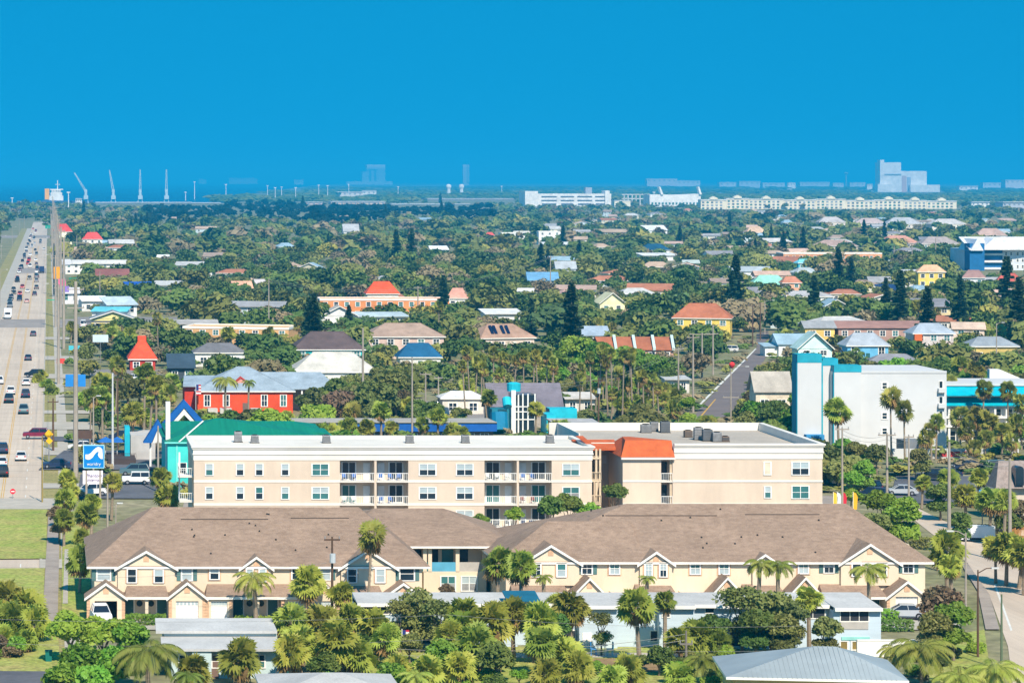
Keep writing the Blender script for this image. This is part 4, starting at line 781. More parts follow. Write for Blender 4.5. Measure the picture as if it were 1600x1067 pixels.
# solar panels are parts of their roof
so = [o for o in col.objects if o.get('label') == 'tan hip roofed house with solar panels'][0]; D = so.location.y
for px in (768, 774, 787, 795): MB().poly([(X(px, D + 2), D + 1.6, Z(522, D + 1.6) + .15), (X(px + 5, D + 2), D + 1.6, Z(522, D + 1.6) + .15), (X(px + 5, D + 4), D + 4.6, Z(510, D + 4.6) + .35), (X(px, D + 4), D + 4.6, Z(510, D + 4.6) + .35)]).build('solar_panel', mat('solar_cells', (0.01, 0.015, 0.05), rough=.2), so)
so = [o for o in col.objects if o.get('label') == 'long low terracotta roofed row with pale ribs'][0]; D = so.location.y
for px in (960, 990, 1020, 1050): MB().slab([(X(px, D), D - .3, 3.2), (X(px, D) + .7, D - .3, 3.2), (X(px - 3, D + 6) + .7, D + 6, Z(523, D + 6)), (X(px - 3, D + 6), D + 6, Z(523, D + 6))], .6).build('roof_rib', cm((190, 210, 205)), so)
so = [o for o in col.objects if o.get('label') == 'two storey grey house with rust coloured bays'][0]; D = so.location.y
for a, b, c, d in ((1428, 1440, 522, 537), (1470, 1490, 540, 566)): MB().box(X(a, D), X(b, D), D - .6, D + .45, Z(d, D), Z(c, D)).build('rust_bay', cm((212, 104, 48)), so)
# ---------------------------------------------------------------- white hotel with turquoise bands
HD = 470.0; hz = lambda py: Z(py, HD); hx = lambda px, d=HD: X(px, d)
ht = here(thing('beach_hotel', 'tall white hotel with turquoise bands and stair towers', 'hotel', (hx(1237), HD, 0))); hw = cm((204, 204, 203), scale=.15, var=.05); tq = mat('hotel_turquoise', (0.02, 0.36, 0.47), rough=.6)
MB().box(hx(1300), hx(1479), HD, HD + 16, 0, hz(580)).box(hx(1278), hx(1300) - .01, HD + 1.35, HD + 9, 0, hz(574)).build('wall', hw, ht)
for a, b, top, y0, bot in ((1240, 1277, 552, -2.5, 565), (1289, 1312, 561, 1.2, 572), (1302, 1344, 570.5, -.6, 581)):
    MB().box(hx(a), hx(b), HD + y0, HD + y0 + 3.2, 0, hz(bot)).build('tower', hw, ht); MB().box(hx(a) - .05, hx(b) + .05, HD + y0 - .05, HD + y0 + 3.25, hz(bot), hz(top)).build('turquoise_band', tq, ht)
for a, y0, top in ((1240, -2.5, 565), (1289, 1.2, 572), (1302, -.6, 581)): MB().box(hx(a) - .12, hx(a) - .004, HD + y0 + .05, HD + y0 + 3.2, 0, hz(top)).build('side_panel', tq, ht)
MB().box(hx(1278), hx(1289), HD + 1.2, HD + 1.3, 0, hz(564)).build('recess_panel', tq, ht)
MB().box(hx(1344), hx(1479), HD - .1, HD + .3, hz(583), hz(579.5)).build('parapet', hw, ht); MB().box(hx(1302), hx(1478), HD + .4, HD + 15.6, hz(582), hz(581)).build('flat_roof', cm((140, 136, 134)), ht)
for py in (607, 631, 654, 678): window(ht, hx(1382), hz(py), .95, .95, HD, 1, (glass, glass), fr=.12)
for py in (598, 622, 645): window(ht, hx(1470), hz(py + 8), .65, 1.1, HD, 1, (glass, glass), rail=False); MB().box(hx(1465), hx(1476), HD - .7, HD, hz(py + 15), hz(py + 8.5)).build('balcony', hw, ht)
MB().box(hx(1250), hx(1278), HD - 4, HD - 2.5, 0, hz(676)).build('porch', cm((60, 140, 190)), ht)
# low wing of the hotel with turquoise awnings
WD = 482.0; zw = lambda py: Z(py, WD); MB().box(X(1480, WD), X(1640, WD), WD + 2, WD + 14, 0, zw(601)).build('wing_wall', hw, ht); MB().box(X(1478, WD), X(1640, WD), WD + 1.7, WD + 14.2, zw(604), zw(600)).build('wing_roof', hw, ht)
for a, b in ((617, 605), (633, 622)): MB().slab([(X(1478, WD), WD - (.2 if a > 620 else 1.0) + .4, zw(a)), (X(1640, WD), WD - (.2 if a > 620 else 1.0) + .4, zw(a)), (X(1640, WD), WD + 2, zw(b)), (X(1478, WD), WD + 2, zw(b))], .15).build('awning', mat('turquoise_awning', (0.0, 0.42, 0.55), rough=.5), ht)
for py in (620, 654, 668): MB().box(X(1480, WD), X(1640, WD), WD + .6, WD + 2, zw(py), zw(py) + .35).build('gallery_slab', white, ht)
for k in range(9):
    MB().box(X(1484 + k * 18, WD) , X(1484 + k * 18, WD) + .35, WD + .8, WD + 1.2, 0, zw(634)).build('gallery_post', white, ht)
    if k < 8: window(ht, X(1493 + k * 18, WD), zw(652), 1.2, 1.3, WD + 2, 1); window(ht, X(1493 + k * 18, WD), zw(690), 1.3, 1.6, WD + 2, 1)
bt = thing('hotel_stair', 'white outdoor stair wall above the turquoise wing', 'stair', (X(1552, 510), 512, 0)); MB().prism([(0, 0), (5.5, 0), (5.5, 9.0), (1.8, Z(578, 510)), (0, Z(578, 510))], 0, 1.2).build('stair_wall', white, bt); MB().box(0, 5.5, -.06, 0, 4, 4.3).build('stair_rail', tq, bt)
pw = here(thing('pool_wall', 'long white pool wall with a red lettered panel beside the hotel', 'wall', (X(1390, 455), 455, 0))); MB().box(X(1392, 455), X(1592, 455), 455, 455.4, 0, Z(701, 455)).build('panel', hw, pw); MB().box(X(1470, 455), X(1523, 455), 454.9, 454.98, Z(713, 455), Z(705, 455)).build('red_panel', cm((196, 66, 66)), pw); MB().box(X(1418, 455), X(1447, 455), 456, 461, 0, Z(690, 455)).build('grey_annex', cm((120, 124, 128)), pw)
for k in range(10): MB().box(X(1395 + k * 21, 455), X(1395 + k * 21, 455) + .3, 454.85, 455, 0, Z(700.5, 455)).build('pilaster', hw, pw)
foot(hx(1237), hx(1479), HD - 4, HD + 17); foot(X(1480, WD), X(1640, WD), WD - 1, WD + 14); keep(1237, 1362, 552, 690, HD); keep(1362, 1478, 575, 700, HD); keep(1478, 1600, 598, 640, 468)
# tennis court fence
tf = thing('tennis_court_fence', 'green windscreen fence round the tennis court behind the hotel', 'fence', (X(1415, 600), 600, 0)); w_ = X(1600, 600) - X(1415, 600)
for k in range(9): MB().tube([(w_ * k / 8, 0, 0), (w_ * k / 8, 0, 3.6 if k < 5 else 5.4)], .06, 5).build('post', cm((40, 110, 100)), tf)
for k in range(8): MB().box(w_ * k / 8 + .08, w_ * (k + 1) / 8 - .08, -.02, .02, .1, 2.2 if k < 5 else 4.6).build('screen', mat('windscreen_green', (0.01, 0.2, 0.14)), tf)
# shingled tower-like roof at the right edge
SD = 372.0; st = here(thing('shingle_roof_house', 'house with steep taupe shingle mansard and arched window beside the bending road', 'house', (X(1580, SD), SD, 0))); ms = mat('taupe_shingle_mansard', (0.30, 0.24, 0.21), var=.3, scale=1.6, fine=.3)
MB().box(X(1568, SD), X(1660, SD), SD + 1, SD + 3.8, 0, Z(758, SD)).build('wall', cm((205, 190, 175)), st)
MB().poly([(X(1556, SD), SD, Z(763, SD)), (X(1660, SD), SD, Z(763, SD)), (X(1660, SD), SD + 2.5, Z(720, SD + 2.5)), (X(1570, SD), SD + 2.5, Z(720, SD + 2.5))]).poly([(X(1556, SD), SD, Z(763, SD)), (X(1570, SD), SD + 2.5, Z(720, SD + 2.5)), (X(1570, SD), SD + 3.2, Z(720, SD + 2.5)), (X(1556, SD), SD + 4, Z(763, SD))]).poly([(X(1570, SD), SD + 2.5, Z(720, SD + 2.5)), (X(1660, SD), SD + 2.5, Z(720, SD + 2.5)), (X(1660, SD), SD + 3.2, Z(720, SD + 2.5)), (X(1570, SD), SD + 3.2, Z(720, SD + 2.5))]).build('mansard', ms, st)
a_ = [(math.cos(k * math.pi / 10) * .55, 2.0 + math.sin(k * math.pi / 10) * .55) for k in range(11)]; xw = X(1593, SD); MB().prism([(xw - .55, Z(758, SD)), (xw + .55, Z(758, SD))] + [(xw + a, Z(758, SD) + b) for a, b in a_], SD - .15, SD + 1.6).build('arched_window', glass, st)
foot(X(1556, SD), X(1660, SD), SD - 1, SD + 10); keep(1558, 1600, 718, 768, SD)
bfn = here(thing('bamboo_fence', 'tan bamboo fence behind the parked trailer', 'fence', (X(1515, 352), 352, 0)))
for k in range(44): xx = X(1515 + k * 2.1, 352); MB().tube([(xx, 352, 0), (xx, 352, 1.95 + .12 * ((k * 7) % 5) / 5)], .07, 5).build('cane', cm((196, 146, 84)), bfn)
# blue and white hotel, far right
BD = Dz(424, 0) ; BDw = 1400.0; q = here(thing('blue_white_hotel', 'white five storey hotel with blue front, gables and balconies', 'hotel', (X(1508, BDw), BDw, 0))); z_ = lambda py: Z(py, BDw); x_ = lambda px: X(px, BDw)
bl = mat('strong_blue_cladding', (0.012, 0.13, 0.32), rough=.6)
MB().box(x_(1510), x_(1660), BDw, BDw + 25, 0, z_(389)).build('wall', cm((214, 220, 230)), q); MB().box(x_(1507), x_(1530), BDw - 8, BDw, 0, z_(380)).build('blue_tower', bl, q); MB().box(x_(1532), x_(1566), BDw - .5, BDw, 0, z_(390)).build('blue_front', bl, q)
MB().slab([(x_(1505), BDw - 9, z_(388)), (x_(1660), BDw - 1, z_(389)), (x_(1660), BDw + 14, z_(371)), (x_(1512), BDw + 14, z_(371))], .6).build('roof', cm((230, 228, 226)), q)
for a, b, ap, y in ((1510, 1524, 376, -9), (1533, 1567, 375, -2)): xa, xb = x_(a), x_(b); MB().prism([(xa - 1, z_(391)), (xb + 1, z_(391)), ((xa + xb) / 2, z_(ap) + 1)], BDw + y - .6, BDw + 10).build('gable', cm((226, 228, 232)), q)
for py in (399, 410, 421): MB().box(x_(1532), x_(1566), BDw - 2.2, BDw - .5, z_(py), z_(py) + 1.0).build('balcony', white, q)
for py in (395, 405, 415):
    for px in (1572, 1580, 1590, 1598): window(q, x_(px), z_(py + 4), 1.3, 1.4, BDw, 1, fr=.2)
foot(x_(1505), x_(1660), BDw - 10, BDw + 26); keep(1505, 1600, 370, 425, BDw - 10)

# smaller houses half hidden in the trees
RC = [((190, 188, 184), 'whitish'), ((168, 166, 166), 'grey'), ((140, 138, 142), 'dark grey'), ((186, 160, 138), 'tan'), ((176, 116, 88), 'terracotta'), ((160, 140, 126), 'brown'), ((200, 168, 150), 'pinkish'), ((150, 176, 190), 'pale blue')]
WC = [((228, 222, 210), 'cream'), ((236, 236, 232), 'white'), ((214, 206, 180), 'beige'), ((196, 210, 214), 'pale blue'), ((226, 206, 160), 'sand'), ((222, 190, 170), 'peach')]
LM = [(o['label'], o.location.x, o.location.y) for o in col.objects if o.get('category') in ('house', 'hotel')]
k_ = 0; tries = 0
while k_ < 110 and tries < 4000:
    tries += 1; D = 640 * (3600 / 640) ** rnd.random(); px = rnd.uniform(90, 1620) if rnd.random() < .4 else rnd.uniform(860, 1620); x = X(px, D)
    wm = rnd.uniform(9, 19); wh_ = rnd.choice([2.9, 3.0, 3.2, 5.4]) if D < 1800 else rnd.choice([3.2, 5.6, 6.0]); wpx = wm * F / D; ye = HY + F * (H - wh_) / D; yt = HY + F * (H - wh_ - rnd.uniform(1.4, 2.6)) / (D + 4.5)
    if not free(x, D, 9) or not free(x - 9, D, 5) or not free(x + 9, D, 5) or paved(x, D) or blocks(px, yt, ye + 4, wpx / 2, D): continue
    rc, rn = rnd.choice(RC); wc, wn = rnd.choice(WC); kd = rnd.choice(['hip', 'hip', 'gable', 'gable', 'gable_front', 'shed']); l_ = min(LM, key=lambda e: (e[1] - x) ** 2 + (e[2] - D) ** 2)[0].split()
    t = Hs('small %s house with %s roof near the %s' % (wn, rn, ' '.join(l_[:5])), px - wpx / 2, px + wpx / 2, ye, yt, kd, rc, wc, wh_, rnd.uniform(7, 11), D=D, group='small houses in the wooded town', keepit=False)[0]
    KEEP.append((px - wpx * .3, px + wpx * .25, yt, yt + (ye - yt) * .5, D)) if rnd.random() < .7 else None; t.rotation_euler.z = rnd.uniform(-.35, .35); k_ += 1
    if rnd.random() < .5: w2 = wm * rnd.uniform(.3, .45); s_ = rnd.choice((-1, 1)); MB().box(x + s_ * wm * .45, x + s_ * (wm * .45 + w2), D + 1.5, D + 6.5, 0, 2.5).build('side_wing', paint(wc), t); MB().slab([(x + s_ * wm * .4, D + 1, 2.6), (x + s_ * (wm * .5 + w2), D + 1, 2.6), (x + s_ * (wm * .5 + w2), D + 7, 3.2), (x + s_ * wm * .4, D + 7, 3.2)][::s_], .15).build('side_roof', paint(rc), t)
keep(1395, 1535, 690, 722, 450)
# ---------------------------------------------------------------- the far shore: port, terminal, launch buildings
def far(name, label, cat, px, D): return here(thing(name, label, cat, (X(px, D), D, 0)))
def fbox(t, nm, a, b, py0, py1, D, dep, m_, y0=0): return MB().box(X(a, D), X(b, D), D + y0, D + y0 + dep, max(0, Z(py1, D)), Z(py0, D)).build(nm, m_, t)
fw = cm((240, 236, 230)); fc = cm((238, 226, 200)); fgry = cm((150, 156, 166)); ftan = cm((190, 170, 160))
D = 4750.0; t = far('parking_structure', 'long white open-sided parking structure at the port', 'building', 822, D)
fbox(t, 'wall', 824, 955, 303, 330, D, 60, fw); fbox(t, 'stair_tower', 820, 840, 299, 330, D, 62, fw, -3); fbox(t, 'stair_tower', 945, 952, 298, 330, D, 30, fw, -3)
for a, b in ((846, 870), (876, 897), (902, 925), (930, 946)):
    for py in (306.5, 312.5): fbox(t, 'deck_opening_shade', a, b, py, py + 1.6, D, 2, mat('deck_shade', (.12, .13, .16)), -1)  # dark boxes on the wall; shade of the open decks is their colour
    fbox(t, 'deck_opening_shade', a + 1, b - 1, 318, 320, D, 2, mat('deck_shade', (.12, .13, .16)), -1)
fbox(t, 'roof_plant', 915, 925, 293, 303, D + 30, 15, fgry); keep(820, 955, 298, 319, D)
D = 4700.0; t = far('cruise_terminal', 'white cruise terminal with curved roof and two tall fins', 'terminal', 1017, D); n = 12
pts = [(X(1015 + 80 * k / n, D), Z(304.5 - 1.5 * (2 * k / n - 1) ** 2 * (1 if k > 6 else .3), D)) for k in range(n + 1)]
MB().prism([(X(1015, D), 0), (X(1095, D), 0)] + pts[::-1], D, D + 50).build('hall', fw, t)
for a, b, c in ((1029, 1036, 292), (1090, 1096, 292)): MB().prism([(X(a + (0 if a < 1050 else 0), D), Z(c, D)), (X(a + 2.2, D), Z(c, D)), (X(b, D), Z(304, D)), (X(b - 3.5, D), Z(304, D))], D - 3, D + 10).build('fin', fw, t)
for k in range(14): fbox(t, 'window', 1018 + k * 5.4, 1020.6 + k * 5.4, 316.5, 319.5, D, 2, teal_glass, -1)
keep(1015, 1096, 292, 318, D); D = 4800.0; t = far('gangway_frame', 'white steel gangway frame between parking structure and terminal', 'gangway', 972, D)
for py in (303.5, 310): fbox(t, 'beam', 972, 1016, py, py + 1.2, D, 6, fw)
for k in range(7): fbox(t, 'column', 975 + k * 6.2, 976 + k * 6.2, 304, 325, D, 5, fw)
t = far('low_terminal', 'small cream hall beside the parking structure', 'building', 960, 4600); fbox(t, 'wall', 960, 985, 314, 330, 4600, 25, fc); fbox(t, 'roof', 959.5, 985.5, 313.2, 314, 4600, 26, fw, -1)
D = 4300.0                                           # row of cream condominiums along the harbour
for i, (a, b, top) in enumerate(((1095, 1135, 312), (1135, 1170, 310), (1170, 1225, 311), (1225, 1275, 312), (1275, 1322, 311), (1322, 1366, 313), (1366, 1412, 312), (1412, 1448, 313), (1448, 1495, 314))):
    t = here(thing('harbour_condominium', ['cream harbour condominium with twin roof pavilions next to the cruise terminal', 'cream harbour condominium, second along from the cruise terminal', 'cream harbour condominium with blue grey bays in mid row', 'cream harbour condominium left of the tall pavilion gable', 'long cream harbour condominium with rounded gable', 'cream harbour condominium with stepped roof', 'cream harbour condominium with pale gable tower', 'narrow cream harbour condominium near the row end', 'cream harbour condominium closing the row by the dark trees'][i], 'building', (X(a, D), D + i * 6, 0), 'harbour condominiums')); Dk = D + i * 6
    fbox(t, 'wall', a, b - .3, top + 1, 340, Dk, 18, cm((240, 226, 196))); fbox(t, 'roof', a - .3, b, top, top + 1.2, Dk, 19, fw, -1)
    xm = (a + b) / 2; MB().prism([(X(xm - 6, Dk), Z(top, Dk)), (X(xm + 6, Dk), Z(top, Dk)), (X(xm + 6, Dk), Z(top - 2, Dk)), (X(xm, Dk), Z(top - 5, Dk)), (X(xm - 6, Dk), Z(top - 2, Dk))], Dk - 2, Dk + 8).build('pavilion', cm((244, 230, 200)), t)
    for s in range(3):
        for k in range(int((b - a) / 7)):
            fbox(t, 'balcony_bay', a + 2 + k * 7, a + 5.4 + k * 7, top + 3.2 + s * 4.6, top + 5.6 + s * 4.6, Dk, 1, rnd.choice([fgry, mat('deck_shade', (.12, .13, .16)), teal_glass]), -.5)
keep(1095, 1495, 307, 327, D)
for i, (a, b, c, d, D, m_, lab) in enumerate(((1370, 1383, 250, 303, 10300, fw, None),)):
    t = far('launch_assembly_building', 'huge white stepped assembly building towering on the horizon', 'building', 1370, D)
    fbox(t, 'wall', 1375, 1408, 254, 305, D, 60, fw); fbox(t, 'tower', 1374.5, 1381, 250, 305, D, 40, fw, -5); fbox(t, 'hall', 1408, 1448, 267.5, 305, D, 60, fw); fbox(t, 'annex', 1369, 1390, 288, 305, D, 40, fw, -20); fbox(t, 'annex', 1420, 1466, 289, 305, D, 40, fw, -20); fbox(t, 'high_door', 1409, 1416, 275, 303, D, 2, cm((206, 170, 160)), -1.5); fbox(t, 'blue_grey_panel', 1417, 1423, 277, 303, D, 2, cm((170, 176, 190)), -1.5); fbox(t, 'ledge', 1376, 1408, 272, 273.5, D, 4, fgry, -3)  # plain blue grey panel stands beside the high door
keep(1368, 1466, 250, 300, 10300)
t = far('vehicle_assembly_block', 'hazy grey block with tall door slots on the horizon', 'building', 585, 25000); D = 25000.0; fbox(t, 'wall', 573, 602, 257.5, 290, D, 150, cm((200, 205, 215))); fbox(t, 'wall', 566, 573, 268, 290, D, 150, cm((200, 205, 215)));
for a, b in ((577, 580), (585, 588)): fbox(t, 'door_slot', a, b, 266, 285, D, 10, cm((110, 125, 145)), -5)
fbox(t, 'roof_sign_band', 575, 590, 264.5, 266, D, 8, cm((110, 125, 145)), -6); fbox(t, 'podium', 540, 612, 283.5, 290, D, 100, fw, -80)
t = far('pale_tower_block', 'slim pale tower standing alone on the horizon', 'tower', 728, 21000); fbox(t, 'wall', 723.5, 733, 257.5, 290, 21000, 60, cm((206, 204, 210))); fbox(t, 'face', 730, 733.1, 258, 285, 21000, 20, cm((180, 182, 190)), -10)
for px in (701, 721):
    D = 8200.0; t = far('dome_tank', 'white domed water tank on pedestal, one of a pair', 'tank', px, D); t['group'] = 'pair of dome tanks'; x = X(px, D); MB().tube([(x, D, 0), (x, D, Z(296, D)), (x, D, Z(293, D))], [6, 5, 7], 12).build('pedestal', fw, t)
    MB().tube([(x, D, Z(295.5, D)), (x, D, Z(293, D)), (x, D, Z(290.5, D)), (x, D, Z(288.6, D)), (x, D, Z(288, D))], [4, 7.5, 7.5, 5, 1], 14).build('dome', fw, t)
# warehouses and long walls at the port
PORT = [('long white port warehouse beside dome tanks', 612, 694, 319, 5000, fw), ('white arched port shed', 710, 734, 318.5, 5000, fw), ('long brownish port wall', 668, 802, 310.5, 6200, ftan), ('beige port warehouse with low roof', 517, 602, 315, 5100, cm((216, 196, 180))), ('pinkish port shed beside dark pine', 478, 504, 316, 5100, cm((216, 190, 184))), ('white stacked port offices', 527, 567, 300, 7600, cm((222, 214, 206))), ('white twin port hall', 566, 588, 298, 8000, fw), ('pinkish white launch hangar on the horizon', 358, 402, 278.5, 30000, cm((226, 200, 200))), ('small white hangar on the horizon', 310, 322, 280.5, 30000, fw), ('small white shed on the horizon beyond cranes', 460, 474, 281, 26000, fw), ('far white launch complex beyond the terminal', 1011, 1058, 279.5, 16000, cm((226, 214, 214))), ('lower far white complex beyond the terminal', 1058, 1094, 282.5, 16000, cm((222, 222, 226))), ('white far hangar beyond the cream condominiums', 1124, 1150, 285, 15500, cm((226, 224, 226))), ('taller white far hangar beyond the cream condominiums', 1155, 1188, 283.6, 15800, cm((216, 216, 222))), ('low pale far shed beside the tall far hangar', 1192, 1226, 286, 15000, cm((214, 216, 222))), ('pale far shed below the water tower', 1250, 1296, 285, 15400, cm((206, 208, 216))), ('small pale far shed next to the water tower', 1302, 1318, 286.3, 14500, cm((220, 216, 216))), ('pale far shed before the assembly building', 1328, 1352, 285.4, 15200, cm((210, 212, 220))), ('small white far block', 1231, 1243, 285.5, 12500, fw), ('white far block beside assembly building', 1355, 1363, 288, 11000, fw), ('white far hall beyond harbour trees', 1499, 1528, 291, 10500, fw), ('pale far complex at the right of horizon', 1571, 1640, 281.5, 12500, cm((226, 216, 214))), ('long pale far shed', 1536, 1566, 285.8, 13000, cm((210, 212, 220))), ('white flat warehouse near blue hotel', 1518, 1546, 315.5, 4700, fw), ('grey banded office by dark trees', 1567, 1640, 316, 4300, cm((190, 190, 196))), ('white port office under the funnel ship', 118, 128, 310.5, 5300, fw), ('long low white quay shed', 150, 300, 316.5, 5250, cm((196, 206, 210))), ('second low white quay shed', 300, 345, 317, 5300, cm((206, 206, 200)))]
for lab, a, b, py, D, m_ in PORT:
    t = far('port_building' if D < 9000 else 'far_building', lab, 'building', (a + b) / 2, D); dep = min(60, (X(b, D) - X(a, D)) * .5); fbox(t, 'wall', a, b, py + .4, 345 if D < 9000 else 300, D, dep, m_); fbox(t, 'roof', a - .4, b + .4, py - .3, py + .5, D, dep + 4, cm((216, 214, 212)), -2)
    n = max(3, int((b - a) / 7))
    for k in range(n): fbox(t, 'bay', a + (b - a) * (k + .3) / n, a + (b - a) * (k + .62) / n, py + 2, py + 3.6 if D > 9000 else py + 4, D, 1.5, mat('port_bay_grey', (.3, .33, .37)), -1)
    if D < 9000: keep(a, b, py - 1, py + 4.5, D)
    else: keep(a, b, py - 1, py + 3, D)
# ship and cranes
D = 5400.0; t = far('cargo_ship', 'cargo ship with white bridge and orange funnel at the quay', 'ship', 85, D)
MB().prism([(X(64, D), Z(318, D)), (X(66, D), Z(313, D)), (X(140, D), Z(314.5, D)), (X(146, D), Z(312, D)), (X(143, D), Z(321, D)), (X(66, D), Z(321, D))], D, D + 20).build('hull', cm((60, 84, 120)), t)
for a, b, c, d in ((77, 99, 306, 318), (79, 97, 301, 306), (80, 95, 297, 301), (78, 99, 295.5, 297)): fbox(t, 'bridge_deck', a, b, c, d, D, 14, fw, 2)
fbox(t, 'funnel', 70, 77, 295, 312, D, 8, cm((246, 176, 60)), 4); fbox(t, 'mast', 89.4, 90.6, 282, 296, D, 3, fw, 6); fbox(t, 'mast_arm', 86, 94, 288, 288.8, D, 3, fw, 6)
for k in range(6): fbox(t, 'bridge_window', 80 + k * 2.6, 81.6 + k * 2.6, 298.3, 299.4, D, 1, glass, 1.4)
keep(66, 100, 282, 315, D)
for i, (px, jx, jy, lab) in enumerate(((134, 116, 270, 'white harbour crane with jib leaning far left over the ship'), (177, 171, 266, 'white harbour crane with jib leaning slightly'), (219, 219, 265, 'white harbour crane with upright jib, nearer the ship'), (260, 260, 265, 'white harbour crane with upright jib beside the quay shed'))):
    D = 5350.0; t = far('harbour_crane', lab, 'crane', px, D); x = X(px, D); wm = cm((176, 196, 206)); mb = MB()
    for s in (-5, 5): mb.tube([(x + s, D, 0), (x + s * .6, D, 9)], 1.0, 5)
    mb.build('portal', wm, t); MB().tube([(x, D, 8), (x, D, Z(296, D))], [3.2, 2.4], 8).build('tower', wm, t); MB().box(x - 4, x + 4.5, D - 3, D + 3, 8, 15).build('machine_house', wm, t); MB().box(x - 2.6, x + 2.6, D - 2, D + 2, Z(301, D), Z(296, D)).build('cab', wm, t)
    mb = MB(); xe, ze_ = X(jx, D), Z(jy, D); zb = Z(299, D)
    for s in (-1.7, 1.7): mb.tube([(x + s, D, zb), (xe + s * .35, D, ze_)], [.8, .55], 5)
    for k in range(1, 8): u = k / 8; mb.tube([(x + (xe - x) * u - 1.5 * (1 - u * .8), D, zb + (ze_ - zb) * u), (x + (xe - x) * u + 1.5 * (1 - u * .8), D, zb + (ze_ - zb) * u)], .35, 4)
    mb.build('jib', wm, t)
for i, (px, py, D) in enumerate(((304, 284, 6500), (353, 288, 6500), (418, 290, 7000), (440, 292, 7000), (498, 289, 6500), (512, 290, 6500), (545, 288, 7500), (622, 292, 7000), (1022, 300, 5000), (430, 293, 6000), (462, 293, 6200), (784, 291, 7600), (107, 300, 4200), (19, 309, 5000), (290, 300, 6000))):
    x = X(px, D); t = far('light_mast', 'slim pale lighting mast standing at the port', 'mast', px, D); t['group'] = 'port lighting masts'; MB().tube([(x, D, 0), (x, D, Z(py, D))], [1.0, .6], 5).build('shaft', fw, t); MB().box(x - 2.5, x + 2.5, D - .6, D + .6, Z(py, D) - 1.5, Z(py, D)).build('lamp_head', fw, t)
t = far('water_tower', 'water tower with wide dark bowl on the horizon', 'water tower', 1322, 16000); x = X(1322, 16000.); MB().tube([(x, 16000, 0), (x, 16000, Z(273, 16000))], [5, 4], 8).build('stem', fgry, t); MB().tube([(x, 16000, Z(273.5, 16000)), (x, 16000, Z(271, 16000)), (x, 16000, Z(269.5, 16000))], [4, 13, 9], 12).build('bowl', fgry, t)
# ---------------------------------------------------------------- vegetation
def unit(v): return v / np.maximum(np.linalg.norm(v, axis=-1, keepdims=True), 1e-6)
def leaf_quads(C_, Nrm, size, rs, aspect=1.6):
    n = len(C_); a = unit(np.cross(Nrm, unit(rs.normal(size=(n, 3))))); b = np.cross(Nrm, a); s = (size * rs.uniform(.6, 1.4, (n, 1)))
    return np.stack([C_ - a * s * aspect / 2, C_ - b * s / 2, C_ + a * s * aspect / 2, C_ + b * s / 2], axis=1)
def crown_quads(seed, n, size, lobes=11, flat=.78, core=.35, jit=.75):
    """leaves of a rounded, lobed crown of radius one"""
    rs = np.random.RandomState(seed); L = unit(rs.normal(size=(lobes, 3))) * rs.uniform(.35, .72, (lobes, 1)); L[:, 2] = L[:, 2] * .75 + .08; lr = rs.uniform(.3, .5, lobes)
    k = rs.randint(0, lobes, n); d = unit(rs.normal(size=(n, 3))); d[:, 2] = np.where(d[:, 2] < -.3, -d[:, 2], d[:, 2]); rad = lr[k] * np.where(rs.rand(n) < core, rs.uniform(.3, .85, n), rs.uniform(.85, 1.12, n))
    C_ = L[k] + d * rad[:, None]; C_[:, 2] *= flat; N = unit(d * .7 + np.array([.12, -.3, .5]) + rs.normal(size=(n, 3)) * jit)
    return leaf_quads(C_, N, size, rs)
def fan_palm_crown(seed, leaves=54, nl=13, dead=8, droop=.5):
    rs = np.random.RandomState(seed); Q = []; mi = []
    for i in range(leaves + dead):
        dd = i >= leaves; az = rs.uniform(0, 6.283); el = rs.uniform(-.7, 1.3) if not dd else rs.uniform(-1.35, -.75)
        d = np.array([math.cos(az) * math.cos(el), math.sin(az) * math.cos(el), math.sin(el)]); side = unit(np.cross(d, [0, 0, 1.0])); up = np.cross(side, d); ro = rs.uniform(-1.3, 1.3); side, up = side * math.cos(ro) + up * math.sin(ro), up * math.cos(ro) - side * math.sin(ro)
        pl = rs.uniform(.32, .55); hub = d * pl; R_ = rs.uniform(.42, .6)
        Q.append([hub * .05 - side * .012, hub * .05 + side * .012, hub + side * .012, hub - side * .012]); mi.append(1 if dd else 0)
        for j in range(nl):
            a = (j / (nl - 1) - .5) * 3.9; v = d * math.cos(a) + side * math.sin(a); tip = hub + v * R_ * (1 - .12 * abs(a)) + np.array([0, 0, -droop * R_ * (.25 + .12 * abs(a))]) + up * .05 * rs.normal(); mid = hub + v * R_ * .55 + up * .03; p = np.cross(v, up); w_ = .062
            Q.append([hub, mid + p * w_, tip, mid - p * w_]); mi.append(1 if dd else 0)
    return np.array(Q), mi
